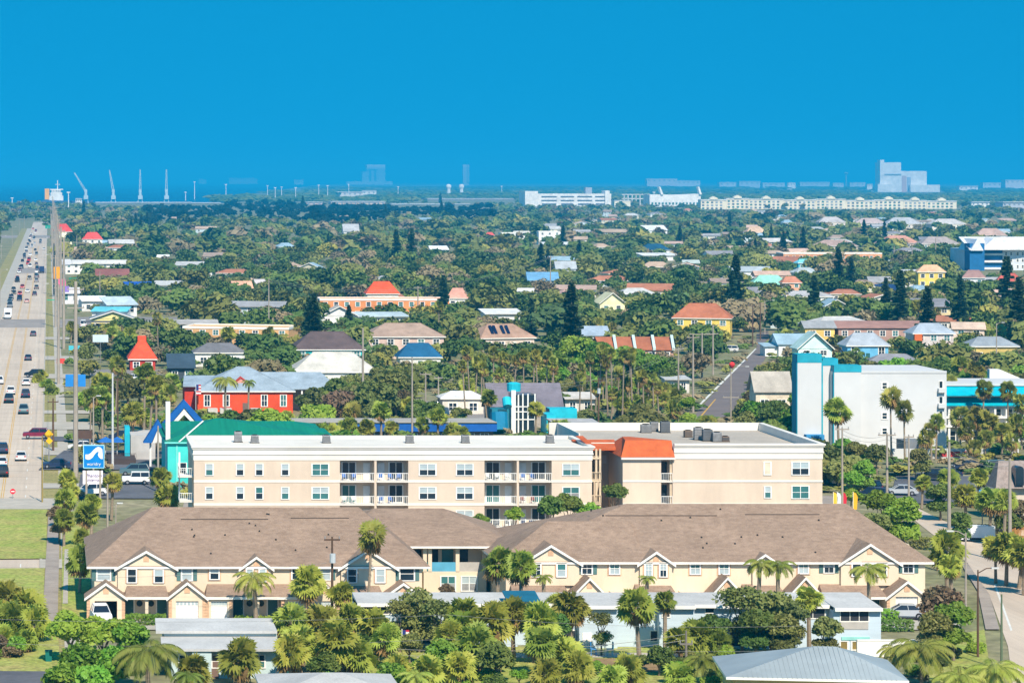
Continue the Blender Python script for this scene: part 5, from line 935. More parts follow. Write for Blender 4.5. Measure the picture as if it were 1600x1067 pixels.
def feather_crown(seed, fronds=20, nl=20, droop=1.0, up=.75):
    rs = np.random.RandomState(seed); Q = []
    for i in range(fronds):
        az = i * 2.399 + rs.uniform(-.2, .2); e0 = up * (1 - i / fronds * 1.3) + rs.uniform(-.1, .25); p = np.zeros(3); e = e0; pts = [p]
        for k in range(10): p = p + .115 * np.array([math.cos(az) * math.cos(e), math.sin(az) * math.cos(e), math.sin(e)]); e -= droop * .17; pts.append(p)
        pts = np.array(pts); side = np.array([-math.sin(az), math.cos(az), 0])
        for k in range(10): Q.append([pts[k] - side * .012, pts[k] + side * .012, pts[k + 1] + side * .008, pts[k + 1] - side * .008])
        for j in range(nl * 2):
            u = .16 + .82 * (j // 2) / nl; f = u * 10; k = min(9, int(f)); o = pts[k] + (pts[k + 1] - pts[k]) * (f - k); fw_ = unit(pts[k + 1] - pts[k]); s = 1 if j % 2 else -1
            L_ = .30 * math.sin(math.pi * (.15 + .8 * u)) ** .7; v = unit(side * s * .9 + fw_ * .55 + np.array([0, 0, -.28 - .2 * rs.rand()])); w_ = fw_ * .034
            Q.append([o - w_, o + v * L_ * .5 - w_ * .9, o + v * L_ + np.array([0, 0, -.07]), o + v * L_ * .5 + w_ * .9])
    return np.array(Q)
def pine_quads(seed, tiers=24, nb=8, rad=.17):
    rs = np.random.RandomState(seed); Q = []
    for t_ in range(tiers):
        u = t_ / tiers; z = .07 + .93 * u; r = rad * (1 - u) ** .62 * (.8 + .35 * rs.rand()) + .012
        for b in range(nb):
            if rs.rand() < .1: continue
            az = rs.uniform(0, 6.283); rr = r * rs.uniform(.7, 1.1); d = np.array([math.cos(az), math.sin(az), 0]); s = np.array([-math.sin(az), math.cos(az), 0])
            for k in range(3):
                a0 = rr * k / 3; a1 = rr * (k + 1.3) / 3; w_ = .022 + .02 * (1 - k / 3); zz = np.array([0, 0, z + .03 * k * .3 - .01 * k]); dz = np.array([0, 0, .012 * rs.normal()])
                Q.append([d * a0 + zz - s * w_, d * a0 + zz + s * w_, d * a1 + zz + s * w_ * .7 + dz, d * a1 + zz - s * w_ * .7 - dz])
                Q.append([d * a0 + zz + [0, 0, .02], d * a0 + zz - [0, 0, .022], d * a1 + zz - [0, 0, .02], d * a1 + zz + [0, 0, .015]])
    return np.array(Q)
def trunk_mesh(m_, r0=.16, r1=.11, bend=.04, n=7, seed=0):
    rs = random.Random(seed); pts = [(bend * math.sin(k / 6 * 2.2) + rs.uniform(-.3, .3) * bend * .3, bend * .6 * math.sin(k / 6 * 3), k / 6) for k in range(7)]
    return MB().tube(pts, [r0 + (r1 - r0) * min(1, k / 3) for k in range(7)], n).mesh('trunk', m_)
def limb_trunk(seed, m_):
    rs = random.Random(seed); mb = MB(); mb.tube([(0, 0, 0), (.02, .02, .35), (0, .03, .62)], [.085, .06, .045], 7)
    for k in range(5): a = k * 1.257 + rs.uniform(-.3, .3); mb.tube([(0, .02, .4 + .04 * k), (math.cos(a) * .22, math.sin(a) * .22, .66 + .04 * k), (math.cos(a) * .38, math.sin(a) * .38, .88)], [.04, .028, .01], 5)
    return mb.mesh('trunk', m_)
CR = {}
for k in range(5):
    V_, mi_ = fan_palm_crown(20 + k); CR['sabal', k] = quads_mesh('crown', V_, [m_sabal, m_dead], mi_)
    V_, mi_ = fan_palm_crown(40 + k, 30, 11, 12, .35); CR['wash', k] = quads_mesh('crown', V_, [m_wash, m_dead], mi_)
    CR['feather', k] = quads_mesh('crown', feather_crown(60 + k), [m_feather]); CR['pine', k] = quads_mesh('crown', pine_quads(80 + k), [m_pine])
    V_ = crown_quads(100 + k, 3200, .125, lobes=14); W_ = crown_quads(120 + k, 900, .20, lobes=13, jit=.5)
    for nm, m_ in (('a', m_leaf_a), ('b', m_leaf_b), ('c', m_leaf_c), ('d', m_leaf_d)): CR['near' + nm, k] = quads_mesh('crown', V_, [m_]); CR['mid' + nm, k] = quads_mesh('crown', W_, [m_])
    CR['thin', k] = quads_mesh('crown', crown_quads(140 + k, 1500, .10, lobes=15), [m_leaf_b])
T_palm = [trunk_mesh(palm_bark, .19, .15, .05, seed=k) for k in range(3)]; T_slim = [trunk_mesh(palm_bark, .14, .10, .04, seed=9 + k) for k in range(3)]; T_pine = trunk_mesh(bark, .2, .05, .0); T_tree = [limb_trunk(k, bark) for k in range(3)]
COUNT = {'palm': 0, 'tree': 0, 'pine': 0}
def palm(kind, x, y, h, r, label, group, name=None):
    r *= 1.15 * rnd.uniform(.85, 1.12) if kind == 'sabal' else 1.05
    k = rnd.randrange(5); t = thing(name or {'sabal': 'fan_palm', 'wash': 'tall_palm', 'feather': 'feather_palm'}[kind], label, 'palm', (x, y, 0), group, rnd.uniform(0, 6.28)); COUNT['palm'] += 1
    hh = max(.5, h - r * (.55 if kind != 'feather' else .5)); tm = rnd.choice(T_slim if kind == 'wash' else T_palm)
    link('trunk', tm, t, (0, 0, 0), 0, (1.3 if h > 5 else 1.0, 1.3 if h > 5 else 1.0, hh)); e = .05 * math.sin(2.2); f_ = 1.3 if h > 5 else 1.0
    link('crown', CR[kind, k], t, (e * f_, 0, hh), rnd.uniform(0, 6.28), (r, r, r * (1.0 if kind != 'wash' else 1.1))); t.rotation_euler.x = rnd.uniform(-.07, .07); t.rotation_euler.y = rnd.uniform(-.07, .07); return t
def tree(leaf, x, y, h, r, label, group, near=False, name='broadleaf_tree', flat=1.0, cat='tree'):
    k = rnd.randrange(5); t = thing(name, label, cat, (x, y, 0), group, rnd.uniform(0, 6.28)); COUNT['tree'] += 1
    zc_ = max(h - r * .72 * flat, r * .3); link('trunk', rnd.choice(T_tree), t, (0, 0, 0), 0, (r * .9, r * .9, zc_ * 1.05)); link('crown', CR[leaf if leaf == 'thin' else ('near' if near else 'mid') + leaf, k], t, (0, 0, zc_), 0, (r, r, r * flat))
    if near and h > 2.1 * r: link('lower_crown', CR[leaf if leaf == 'thin' else 'near' + leaf, (k + 1) % 5], t, (0, 0, zc_ * .52), 1.3, (r * .85, r * .85, r * .8))
    return t
def pine(x, y, h, label, group, name='norfolk_pine', wide=1.0):
    t = thing(name, label, 'tree', (x, y, 0), group, rnd.uniform(0, 6.28)); COUNT['pine'] += 1
    link('trunk', T_pine, t, (0, 0, 0), 0, (1, 1, h)); link('crown', CR['pine', rnd.randrange(5)], t, (0, 0, 0), 0, (h * wide, h * wide, h)); return t
LAND = [(o['label'], o.location.x, o.location.y) for o in col.objects if o.get('group') != 'small houses in the wooded town' and o.get('category') in ('house', 'hotel', 'motel', 'pavilion', 'arch') or o.get('label', '').startswith(('turquoise building', 'long beige'))]
LAND += [('striped flag on the white pole', X(628, 263), 263), ('white garden table', X(940, 266), 266), ('grey pole on the back lawn', X(1072, 259), 259), ('teal wheeled bin', X(447, 257), 257), ('pole by the yard flag', X(555, 258), 258), ('loose olive tree before the pale blue wall', X(655, 268), 268), ('tall fan palm over the pale blue roof', X(813, 262), 262), ('wave sign', X(146, 392), 392), ('pool wall', X(1500, 455), 455), ('diagonal street', X(1112, 580), 580), ('restaurant deck', X(185, 446), 446), ('tennis court fence', X(1500, 600), 600), ('bamboo fence', X(1550, 352), 352), ('thick pale pole at the road bend', X(1483, 322), 322)]
def near(x, y):
    l = min(LAND, key=lambda e: (e[1] - x) ** 2 + ((e[2] - y) * .6) ** 2)[0].split()
    if len(l) > 9: l = l[:next((i for i, w_ in enumerate(l) if i > 2 and w_ in ('with', 'beside', 'behind', 'among', 'before', 'and', 'in', 'by', 'above', 'near', 'beyond', 'between')), 9)]
    return ' '.join(l)
def at(px, pt, D): return X(px, D), D, Z(pt, D)       # x, y and the height of a thing whose top shows in row pt
# ---- planted by hand, near to far: (column, top row, distance, crown radius)
G1 = 'fan palms in the yards before the pale blue house'
for px, pt, D, r in ((455, 950, 262, 1.9), (500, 953, 263, 2.0), (548, 950, 264, 1.9), (590, 958, 263, 1.9), (470, 985, 257, 2.0), (532, 978, 256, 2.1), (603, 980, 258, 1.8), (560, 1005, 256, 1.7), (728, 942, 264, 2.1), (765, 950, 261, 2.1), (803, 938, 263, 2.2), (846, 950, 261, 2.1), (748, 985, 256, 2.1), (846, 985, 255, 1.9), (700, 975, 259, 1.7), (720, 960, 262, 1.8), (668, 1030, 250, 1.7), (885, 1000, 255, 1.8), (900, 1025, 251, 1.7), (1090, 975, 264, 1.8), (1062, 985, 262, 1.6), (1122, 990, 263, 1.5), (980, 1032, 251, 1.7), (720, 1025, 250, 1.7), (850, 1035, 249, 1.6), (620, 1030, 250, 1.6), (1060, 1040, 251, 1.5), (960, 1045, 249, 1.4)):
    palm('sabal', *at(px, pt, D), r, 'bushy fan palm beside the ' + near(X(px, D), D), G1)
for px, pt, D, r, lab in ((485, 893, 284, 1.9, 'fan palm before the shut garages of the open-garage townhouse row'), (537, 913, 282, 1.6, 'small fan palm leaning over the pale blue house roof'), (813, 868, 278, 2.0, 'tall fan palm rising over the pale blue house roof'), (776, 862, 283, 1.7, 'dark fan palm between the two townhouse rows'), (893, 930, 267, 1.7, 'fan palm with bare trunk against the pale blue porch'), (1000, 928, 261, 2.1, 'fan palm with pale straight trunk before the blue wall bays'), (375, 1006, 250, 1.9, 'fan palm before the low pale house'), (868, 935, 271.5, 1.2, 'small fan palm beside the blue porch screen'), (1265, 920, 266, 1.4, 'fan palm beside the white framed end porch'), (1040, 928, 266.5, 1.3, 'thin fan palm against the blue upper window'), (300, 1030, 247, 1.5, 'low fan palm beside the low pale house door'), (455, 1000, 250, 1.9, 'fan palm at the corner of the low pale house')):
    palm('sabal', *at(px, pt, D), r, lab, 'single fan palms round the foreground houses')
for px, pt, D, r in ((12, 915, 285, 1.9), (42, 925, 284, 1.9), (22, 950, 276, 2.0), (52, 955, 274, 1.8), (-8, 945, 280, 2.0), (8, 985, 268, 1.8), (40, 985, 268, 1.4)): palm('sabal', *at(px, pt, D), r, 'fan palm in the thicket beside the avenue lawns', 'fan palms by the avenue lawns')
for px, pt, D, r in ((106, 738, 385, 1.6), (110, 758, 372, 1.5), (134, 790, 345, 1.7), (124, 858, 306, 1.7), (132, 830, 322, 1.3), (174, 742, 372, 1.5), (255, 735, 375, 1.6), (262, 762, 365, 1.6), (104, 768, 362, 1.6), (100, 800, 345, 1.3), (142, 775, 350, 1.2)): palm('sabal', *at(px, pt, D), r, 'fan palm along the fence between townhouse row and avenue', 'fan palms by the avenue fence')
for px, pt, D, r in ((1480, 838, 302, 2.0), (1488, 872, 296, 1.6), (1572, 838, 312, 1.9), (1592, 845, 310, 1.9), (1556, 842, 314, 1.7), (1545, 768, 350, 1.8), (1510, 760, 362, 1.7), (1568, 770, 345, 1.6), (1530, 735, 385, 1.6), (1482, 735, 388, 1.5), (1440, 745, 385, 1.4), (1600, 850, 305, 1.8)): palm('sabal', *at(px, pt, D), r, 'fan palm standing along the bending concrete road', 'fan palms by the bending road')
for px, pt, D, r, lab in ((400, 884, 283.5, 2.2, 'graceful feather palm before the open-garage townhouse row'), (1360, 872, 286, 2.0, 'feather palm before the end of the barred-window townhouse row'), (850, 893, 286, 1.0, 'young feather palm behind the pale blue roof'), (232, 985, 246, 3.2, 'big arching date palm beside the bright green trees'), (1440, 985, 250, 3.0, 'big coconut palm beside the metal roofed house'), (1556, 1018, 247, 2.8, 'spiky date palm beside the concrete road bend'), (1500, 1035, 246, 2.4, 'feather palm between coconut palm and date palm'), (1100, 1012, 251, 1.8, 'bright yellow green feather palm on the back lawn'), (1185, 866, 281, 1.6, 'cluster palm before the barred-window townhouse row'), (1215, 868, 281, 1.7, 'dark cluster palm beside its twin over the blue roof'), (650, 1040, 246, 1.6, 'feather palm in front of the flagpole'), (1400, 1000, 255, 1.6, 'feather palm by the white garden wall'), (295, 1040, 244, 1.5, 'feather palm beside the big date palm'), (1010, 895, 285, .9, 'small bare feather palm behind blue roof'), (352, 582, 529, 2.6, 'dark feather palm before the red orange house'), (388, 590, 530, 1.4, 'small feather palm beside the dark feather palm')):
    palm('feather', *at(px, pt, D), r, lab, 'feather palms')
palm('wash', *at(573, 822, 284), 1.8, 'tall palm before the twin gable of the open-garage townhouse row', 'single tall palms')
palm('wash', *at(1393, 610, 455), 2.0, 'tall slim palm before the white hotel wall', 'single tall palms'); palm('wash', *at(1414, 630, 450), 1.9, 'shorter slim palm before the white hotel wall', 'single tall palms'); palm('sabal', *at(1311, 628, 458), 2.1, 'bushy palm at the foot of the hotel stair towers', 'single tall palms')
for px, pt, D, r in ((1462, 650, 452, 1.6), (1448, 675, 440, 1.6), (1456, 665, 446, 1.4), (1490, 590, 490, 1.8), (1500, 640, 465, 2.0), (1525, 640, 460, 2.0), (1535, 598, 478, 1.9), (1548, 645, 458, 2.0), (1575, 600, 476, 1.9), (1588, 650, 455, 1.9), (1596, 620, 470, 1.8), (1512, 662, 452, 1.7), (1565, 665, 452, 1.8), (1540, 675, 450, 1.6), (1580, 680, 447, 1.6), (1500, 560, 540, 2.0), (1530, 568, 530, 2.0), (1520, 690, 446, 1.5)): palm('wash', *at(px, pt, D), r, 'tall palm by turquoise wing near the ' + near(X(px, D), D), 'tall palms by the hotel wing')
for px, pt in ((735, 543), (752, 556), (772, 545), (790, 552), (818, 548), (832, 556), (852, 550), (866, 560), (935, 540), (958, 545), (972, 548), (988, 556), (942, 588), (978, 592), (1000, 590), (1012, 596), (1030, 596), (820, 600), (812, 603), (1040, 600), (965, 575), (905, 585), (1018, 612), (950, 560), (742, 560), (762, 568), (782, 575), (800, 556), (842, 548), (860, 570), (925, 552), (946, 548), (982, 545), (995, 572), (1006, 580), (1022, 585), (930, 600), (955, 608), (972, 612), (990, 618), (1008, 622), (728, 566), (912, 570), (1035, 615)):
    D = rnd.uniform(505, 560); palm('wash', *at(px, pt, D), rnd.uniform(1.25, 1.6), 'tall palm in the grove near the ' + near(X(px, D), D), 'palm grove behind the condo')
for px, pt, D in ((763, 612, 505), (684, 640, 465), (595, 632, 470), (545, 655, 465), (520, 663, 462), (572, 658, 465), (610, 660, 463), (660, 655, 466), (708, 662, 462), (836, 630, 490), (882, 660, 468), (870, 662, 470), (720, 668, 455), (500, 665, 460), (1395, 600, 0)):
    if D: palm('sabal', *at(px, pt, D), rnd.uniform(1.3, 1.9), 'fan palm in front of the blue fascia motel', 'fan palms by the motel')
for px, pt, D in ((66, 590, 640), (74, 605, 610), (80, 618, 590), (60, 600, 625)): palm('sabal', *at(px, pt, D), 1.7, 'fan palm on the verge under the avenue poles', 'fan palms on the avenue verge')
for px, pt in ((208, 632), (222, 640), (160, 608), (175, 618), (150, 630), (240, 612), (262, 605), (225, 570), (180, 560), (215, 655), (165, 590), (140, 610), (245, 590), (232, 600)):
    D = rnd.uniform(440, 560); palm(rnd.choice(['wash', 'sabal']), *at(px, pt, D), rnd.uniform(1.6, 2.1), 'palm among the shops between avenue and red house', 'palms among the avenue shops')
# leafy trees placed by hand
for px, pt, D, r, lf, lab in ((108, 958, 262, 2.3, 'a', 'bright green tree beside the pale path'), (160, 962, 259, 2.5, 'a', 'bright green tree beside the open garage'), (205, 968, 258, 2.2, 'a', 'bright green tree before the low pale roofs'), (120, 1005, 252, 2.6, 'a', 'bright green tree above the green bin'), (178, 1010, 250, 2.7, 'a', 'bright green tree next to the date palm'), (100, 1035, 246, 2.2, 'a', 'bright green tree at the side street corner'), (145, 1040, 245, 2.3, 'a', 'lowest bright green tree of the clump'), (1465, 915, 268, 2.4, 'd', 'tree with bronze leaves beside the road bend'), (1490, 940, 263, 2.0, 'a', 'bushy tree under the bronze tree'), (1455, 955, 262, 1.8, 'b', 'olive shrubby tree by the drive hedge'), (1290, 965, 261, 1.6, 'b', 'rounded olive tree before the end porch'), (1380, 765, 340, 2.4, 'a', 'spreading green tree beyond the townhouse roof corner'), (1412, 778, 338, 2.6, 'a', 'wide green tree beside the bending road'), (1370, 800, 330, 1.8, 'b', 'low olive tree at the townhouse roof corner'), (860, 776, 338, 2.0, 'c', 'dark shrub tree before the condo balconies'), (890, 770, 339, 2.2, 'c', 'taller dark shrub tree before the condo wall'), (920, 785, 338, 1.9, 'a', 'green shrub tree beside the stair tower'), (803, 793, 336, 1.3, 'a', 'round green tree between the townhouse roofs'), (960, 755, 343, 1.7, 'c', 'dark tree in the stair gap of the condo'), (752, 803, 336, 1.1, 'a', 'small green tree beside the veranda roof'), (92, 792, 348, 1.5, 'd', 'grey brown bush beside the sloping path'), (560, 990, 260, 2.1, 'c', 'dark leafy tree in the palm clump'), (690, 1000, 255, 1.9, 'a', 'bright leafy tree beside the yard flag'), (775, 1005, 252, 2.0, 'c', 'dark leafy tree below the tall fan palm'), (610, 1035, 248, 1.8, 'a', 'bright bushy tree at the palm clump edge'), (870, 960, 262, 1.7, 'c', 'dark leafy tree beside the blue porch'), (1030, 1010, 255, 1.5, 'c', 'dark leafy tree on the back lawn'), (1120, 960, 265, 1.8, 'c', 'dark leafy tree before the blue wall'), (480, 965, 266, 1.8, 'c', 'dark leafy tree behind the palm clump'), (1180, 950, 263, 2.0, 'c', 'dark leafy tree below the loose trees'), (1225, 960, 262, 1.8, 'b', 'olive leafy tree below the loose trees'), (640, 990, 262, 1.6, 'b', 'olive bush by the flagpole'), (505, 1020, 254, 1.8, 'c', 'dark bush below the palm clump'), (1340, 690, 440, 2.0, 'b', 'olive tree before the hotel base'), (1370, 695, 430, 2.2, 'b', 'wide olive tree before the hotel base'), (1440, 700, 420, 1.8, 'b', 'olive tree by the pool wall'), (1470, 755, 372, 2.2, 'c', 'dark tree by the parking lot exit'), (1330, 735, 380, 1.8, 'a', 'green tree by the hotel street'), (1350, 720, 400, 1.9, 'a', 'bright tree beside the hotel street'), (1500, 800, 345, 1.8, 'c', 'dark tree behind the bamboo fence'), (1575, 800, 350, 2.0, 'c', 'dark tree under the shingle mansard'), (1590, 780, 358, 1.8, 'd', 'bronze tree under the shingle mansard'), (698, 912, 289, .9, 'd', 'rust flowered bush by the veranda window'), (1075, 620, 500, 1.9, 'a', 'yellow green tree at the diagonal street corner'), (1188, 572, 600, 2.2, 'b', 'olive tree at the bend of diagonal street'), (1172, 612, 560, 1.8, 'd', 'brown olive tree beside the cream hall'), (1232, 498, 860, 3.5, 'c', 'dark tree over the street end')):
    tree(lf, *at(px, pt, D), r, lab, 'garden trees', near=True)
for px, pt, D, r, lab in ((655, 918, 268, 2.7, 'loose olive tree before the pale blue wall'), (690, 935, 266, 2.2, 'thin grey green tree by the white gravel'), (625, 935, 268, 1.7, 'thin tree at the end of the pale blue house'), (1160, 915, 266, 2.4, 'loose dark tree before the blue wall'), (1205, 922, 265, 2.6, 'wide loose tree before the blue wall'), (1240, 935, 264, 1.8, 'small loose tree beside the end porch'), (940, 955, 266, 1.4, 'spindly tree beside the white garden table')): tree('thin', *at(px, pt, D), r, lab, 'loose garden trees', near=True)
for px, pt, D, r in ((872, 548, 610, 3.4), (900, 524, 640, 4.2), (935, 534, 630, 4.0), (968, 540, 640, 4.2), (1002, 548, 625, 3.8), (1030, 556, 615, 3.4), (915, 580, 590, 3.0), (948, 602, 560, 2.8), (860, 575, 590, 2.8), (990, 590, 575, 2.8), (1020, 600, 570, 2.6), (880, 612, 545, 2.4), (1045, 575, 600, 2.6), (1056, 600, 585, 2.2)): tree('a' if r > 2.7 else 'c', *at(px, pt, D), r, 'dense %s tree in the grove behind the condo' % ('bright green' if r > 2.7 else 'dark green'), 'grove trees behind the condo', near=True)
# hedges and shrubs
def hedge(label, x0, x1, y, h, d=1.2, lf=m_leaf_a, yaw=0.0):
    n = int((x1 - x0) * h * 170) + 80; rs = np.random.RandomState(n); C_ = np.stack([rs.uniform(0, x1 - x0, n), rs.uniform(-d / 2, d / 2, n), rs.uniform(0.05, h, n) ** 1.0], 1); C_[:, 2] += .12 * np.sin(C_[:, 0] * 2.3)
    f = rs.rand(n); C_[f < .4, 2] = h + .1 * rs.normal(size=(f < .4).sum()) * .6; C_[f > .6, 1] = -d / 2 + .06 * rs.normal(size=(f > .6).sum())
    o = link('hedge', quads_mesh('hedge', leaf_quads(C_, unit(rs.normal(size=(n, 3)) + [0, -.5, .6]), .2, rs), [lf]), None, (x0, y, 0), yaw); tag(o, label, 'hedge'); return o
hedge('clipped green hedge before the open garage row doors', X(196, 285), X(258, 285), 284.6, 1.0); hedge('yellow green hedge under the feather palm', X(366, 285), X(430, 285), 284.6, .8); hedge('yellow green hedge at the end townhouse door', X(1358, 288), X(1402, 288), 288, 1.0); hedge('dark clipped hedge along the townhouse drive', X(1360, 281), X(1425, 281), 281, 1.0, lf=m_leaf_c)
hedge('tall dark hedge behind the parking lot fence', X(180, 352), X(250, 352), 352, 1.8, lf=m_leaf_c); hedge('long hedge beside the hotel street', X(1310, 356), X(1312, 356) + 12, 352, 1.3, yaw=-.9, lf=m_leaf_b)
SH = 'low leafy shrub beside the '
for i in range(46):
    px = rnd.choice([rnd.uniform(430, 900), rnd.uniform(600, 1160), rnd.uniform(1030, 1130), rnd.uniform(1420, 1540)]); D = rnd.uniform(246, 266)
    if px > 1380 : continue
    tree(rnd.choice('aabc'), X(px, D), D, rnd.uniform(.9, 1.8), rnd.uniform(.7, 1.3), SH + near(X(px, D), D), 'low yard shrubs', near=True, name='garden_shrub', cat='shrub')
for i in range(16): D = rnd.uniform(244, 270); tree(rnd.choice('abd'), X(rnd.uniform(1425, 1530), D), D, rnd.uniform(.8, 1.5), rnd.uniform(.6, 1.1), 'low leafy shrub under the palms at the road bend', 'shrubs at the road bend', near=True, name='garden_shrub', cat='shrub')
for i in range(14): D = rnd.uniform(262, 282); tree(rnd.choice('abd'), X(rnd.uniform(-20, 60), D), D, rnd.uniform(1.0, 2.2), rnd.uniform(.8, 1.4), 'shrub in the thicket beside the avenue lawns', 'shrubs by the avenue lawns', near=True, name='garden_shrub', cat='shrub')
# Norfolk pines
for i, (px, pt, h) in enumerate(((893, 438, 20), (1150, 395, 22), (1143, 420, 18), (619, 357, 20), (643, 355, 21), (693, 428, 15), (845, 378, 17), (905, 374, 15), (830, 464, 12), (490, 455, 18), (482, 462, 15), (1224, 360, 16), (1255, 353, 18), (1310, 385, 19), (1350, 342, 18), (1272, 428, 17), (1407, 420, 19), (1449, 444, 18), (1573, 398, 22), (1500, 428, 17), (1592, 430, 20), (513, 363, 14), (473, 305, 24), (131, 312, 20), (1384, 432, 15), (1330, 400, 15), (880, 350, 16), (1062, 352, 15), (1140, 330, 17), (1382, 345, 16), (602, 318, 20), (690, 313, 20), (688, 300, 22), (1205, 352, 14), (856, 388, 14), (1180, 372, 13), (220, 335, 16), (230, 330, 17), (212, 332, 15), (205, 338, 14), (545, 475, 11))):
    D = F * (H - h) / (pt - HY); pine(X(px, D), D, h, 'dark columnar pine near the ' + near(X(px, D), D), 'columnar pines')
# ---- the wooded town: the largest trees one by one, the rest as a mass
PAL = np.array([(.10, .17, .04), (.155, .225, .05), (.225, .25, .065), (.28, .285, .075), (.35, .27, .15), (.30, .245, .135), (.125, .20, .07), (.37, .34, .075)]); PW = np.array([.18, .21, .22, .15, .07, .05, .07, .05])
rows = []; D = 410.0
while D < 5150:
    step = 6.2 + .0035 * D; x = X(-140, D)
    while x < X(1760, D): rows.append((x + rnd.uniform(-.5, .5) * step, D * (1 + rnd.uniform(-.012, .012)))); x += step * rnd.uniform(.75, 1.25)
    D *= 1.021 if D > 650 else 1.015
mass = []; n_ind = 0
for x, y in rows:
    if y < 620 and (rnd.random() < .25): continue
    px = VX + F * x / y
    if 60 < px < 130 and y < 1500 and rnd.random() < .85: continue
    if px < 70 and x > RL - 20 and y < 3000: continue
    if px < 300 and y < 620 and rnd.random() < .6: continue
    if 5000 < y and px < 600: continue
    if px > 1310 and y < 470 and rnd.random() < .75: continue
    h = rnd.choice([rnd.uniform(4, 7), rnd.uniform(5, 8), rnd.uniform(7, 9.5), rnd.uniform(5, 9), rnd.uniform(9, 12)]) * (1.0 if y > 700 else .85) * (.55 if 690 < px < 1085 and 470 < y < 640 else 1); r = h * rnd.uniform(.5, .8)
    if not free(x, y, r * .5) or paved(x, y): continue
    ok = False
    for s in (1, .7, .48, .3):
        hh, rr = h * s, r * (s + 1) / 2 if s < 1 else r
        if not blocks(px, HY + F * (H - hh) / y, HY + F * (H - hh * .3) / y, rr * F / y * .8, y): ok = True; break
    if not ok or (s == .3 and rnd.random() < .4): continue
    if y < 1000 and rnd.random() < .14 and COUNT['palm'] < 285:
        palm('sabal' if rnd.random() < .5 else 'wash', x, y, hh * rnd.uniform(.8, 1.2), rnd.uniform(1.6, 2.2), 'palm growing near the ' + near(x, y), 'palms among the house gardens'); continue
    if n_ind < 225 and y < 1050: n_ind += 1; lf = rnd.choice('aabbbccd' if y < 750 else 'abbbccd'); tree(lf, x, y, hh, rr, {'a': 'bright green', 'b': 'olive', 'c': 'dark green', 'd': 'brownish'}[lf] + ' tree near the ' + near(x, y), 'trees of the wooded house gardens', near=y < 640)
    else: mass.append((x, y, hh, rr, px))
tm = [(crown_quads(300 + k, 620, .175, lobes=14, core=.2, jit=.45), crown_quads(320 + k, 110, .42, lobes=8, core=.1, jit=.32)) for k in range(8)]
Q = []; TT = []
for x, y, h, r, px in mass:
    q = tm[rnd.randrange(8)][0 if y < 1550 else 1]; a = rnd.uniform(0, 6.28); ca, sa = math.cos(a), math.sin(a); k = nrs.choice(8, p=PW)
    if 2850 + 250 * math.sin(px * .021) < y < 4600 and 225 < px < 770: k = 8; h *= 1.3
    w_ = q.copy(); xx = w_[..., 0] * ca - w_[..., 1] * sa; yy = w_[..., 0] * sa + w_[..., 1] * ca; w_[..., 0] = xx * r + x; w_[..., 1] = yy * r + y; w_[..., 2] = np.maximum(w_[..., 2] * r * 1.0 + max(h - r * .75, r * .3), .05)
    c = (PAL[k] if k < 8 else np.array([.014, .036, .028])) * rnd.uniform(.8, 1.25); Q.append(w_); TT.append(np.repeat([[*c, 1.0]], len(q), 0) * np.concatenate([nrs.uniform(.88, 1.12, (len(q), 1)).repeat(3, 1), np.ones((len(q), 1))], 1))
if Q:
    o = link('distant_woodland', quads_mesh('distant_woodland', np.concatenate(Q), [m_mass], None, np.concatenate(TT))); tag(o, 'mass of mixed green and brown trees covering the town out to the port', 'woodland', None, 'stuff')
# belts of wood beyond the port, seen only as a dark line
Q = []; TT = []
for D0_, D1_, pa, pb, n in ((5300, 6800, 330, 1700, 900), (6800, 10000, 420, 1750, 900), (10200, 15500, 480, 1800, 700)):
    for _ in range(n):
        y = rnd.uniform(D0_, D1_); px = rnd.uniform(pa, pb); x = X(px, y); h = rnd.uniform(8, 14); r = rnd.uniform(14, 30) * y / 8000
        if blocks(px, HY + F * (H - h) / y, HY + F * (H - 1) / y, r * F / y * .8, y): continue
        q = tm[rnd.randrange(8)][1].copy(); q[..., 0] = q[..., 0] * r + x; q[..., 1] = q[..., 1] * r * .6 + y; q[..., 2] = np.maximum(q[..., 2] * h * .6 + h * .45, .6); Q.append(q); c = PAL[nrs.choice([0, 1, 2, 6])]; TT.append(np.repeat([[*c, 1.0]], len(q), 0))
o = link('shore_woodland', quads_mesh('shore_woodland', np.concatenate(Q), [m_mass], None, np.concatenate(TT))); tag(o, 'far belts of dark wood beyond the port', 'woodland', None, 'stuff')
# undergrowth between the houses
Q = []; TT = []
for _ in range(3000):
    y = 395 * (1100 / 395) ** rnd.random(); px = rnd.uniform(60, 1680); x = X(px, y); h = rnd.uniform(.8, 2.2)
    if not free(x, y, 0) or paved(x, y) or (px < 150 and rnd.random() < .8): continue
    r = rnd.uniform(.9, 2.4); q = tm[rnd.randrange(8)][1].copy() if rnd.random() < .5 else crown_quads(rnd.randrange(9999), 110, .3); q[..., 0] = q[..., 0] * r + x; q[..., 1] = q[..., 1] * r + y; q[..., 2] = np.maximum(q[..., 2] * h * .6 + h * .5, .05); Q.append(q); c = PAL[nrs.choice(8)] * 1.15; TT.append(np.repeat([[*c, 1.0]], len(q), 0))
for _ in range(170):
    y = rnd.uniform(235, 420); px = rnd.uniform(1640, 1900) + max(0, 330 - y) * 1.2; x = X(px, y); h = rnd.uniform(2, 6); r = rnd.uniform(1.6, 3.2)
    if not free(x, y, 0) or paved(x, y): continue
    q = crown_quads(rnd.randrange(9999), 260, .2); q[..., 0] = q[..., 0] * r + x; q[..., 1] = q[..., 1] * r + y; q[..., 2] = np.maximum(q[..., 2] * h * .6 + h * .5, .05); Q.append(q); c = PAL[nrs.choice(8)] * 1.15; TT.append(np.repeat([[*c, 1.0]], len(q), 0))
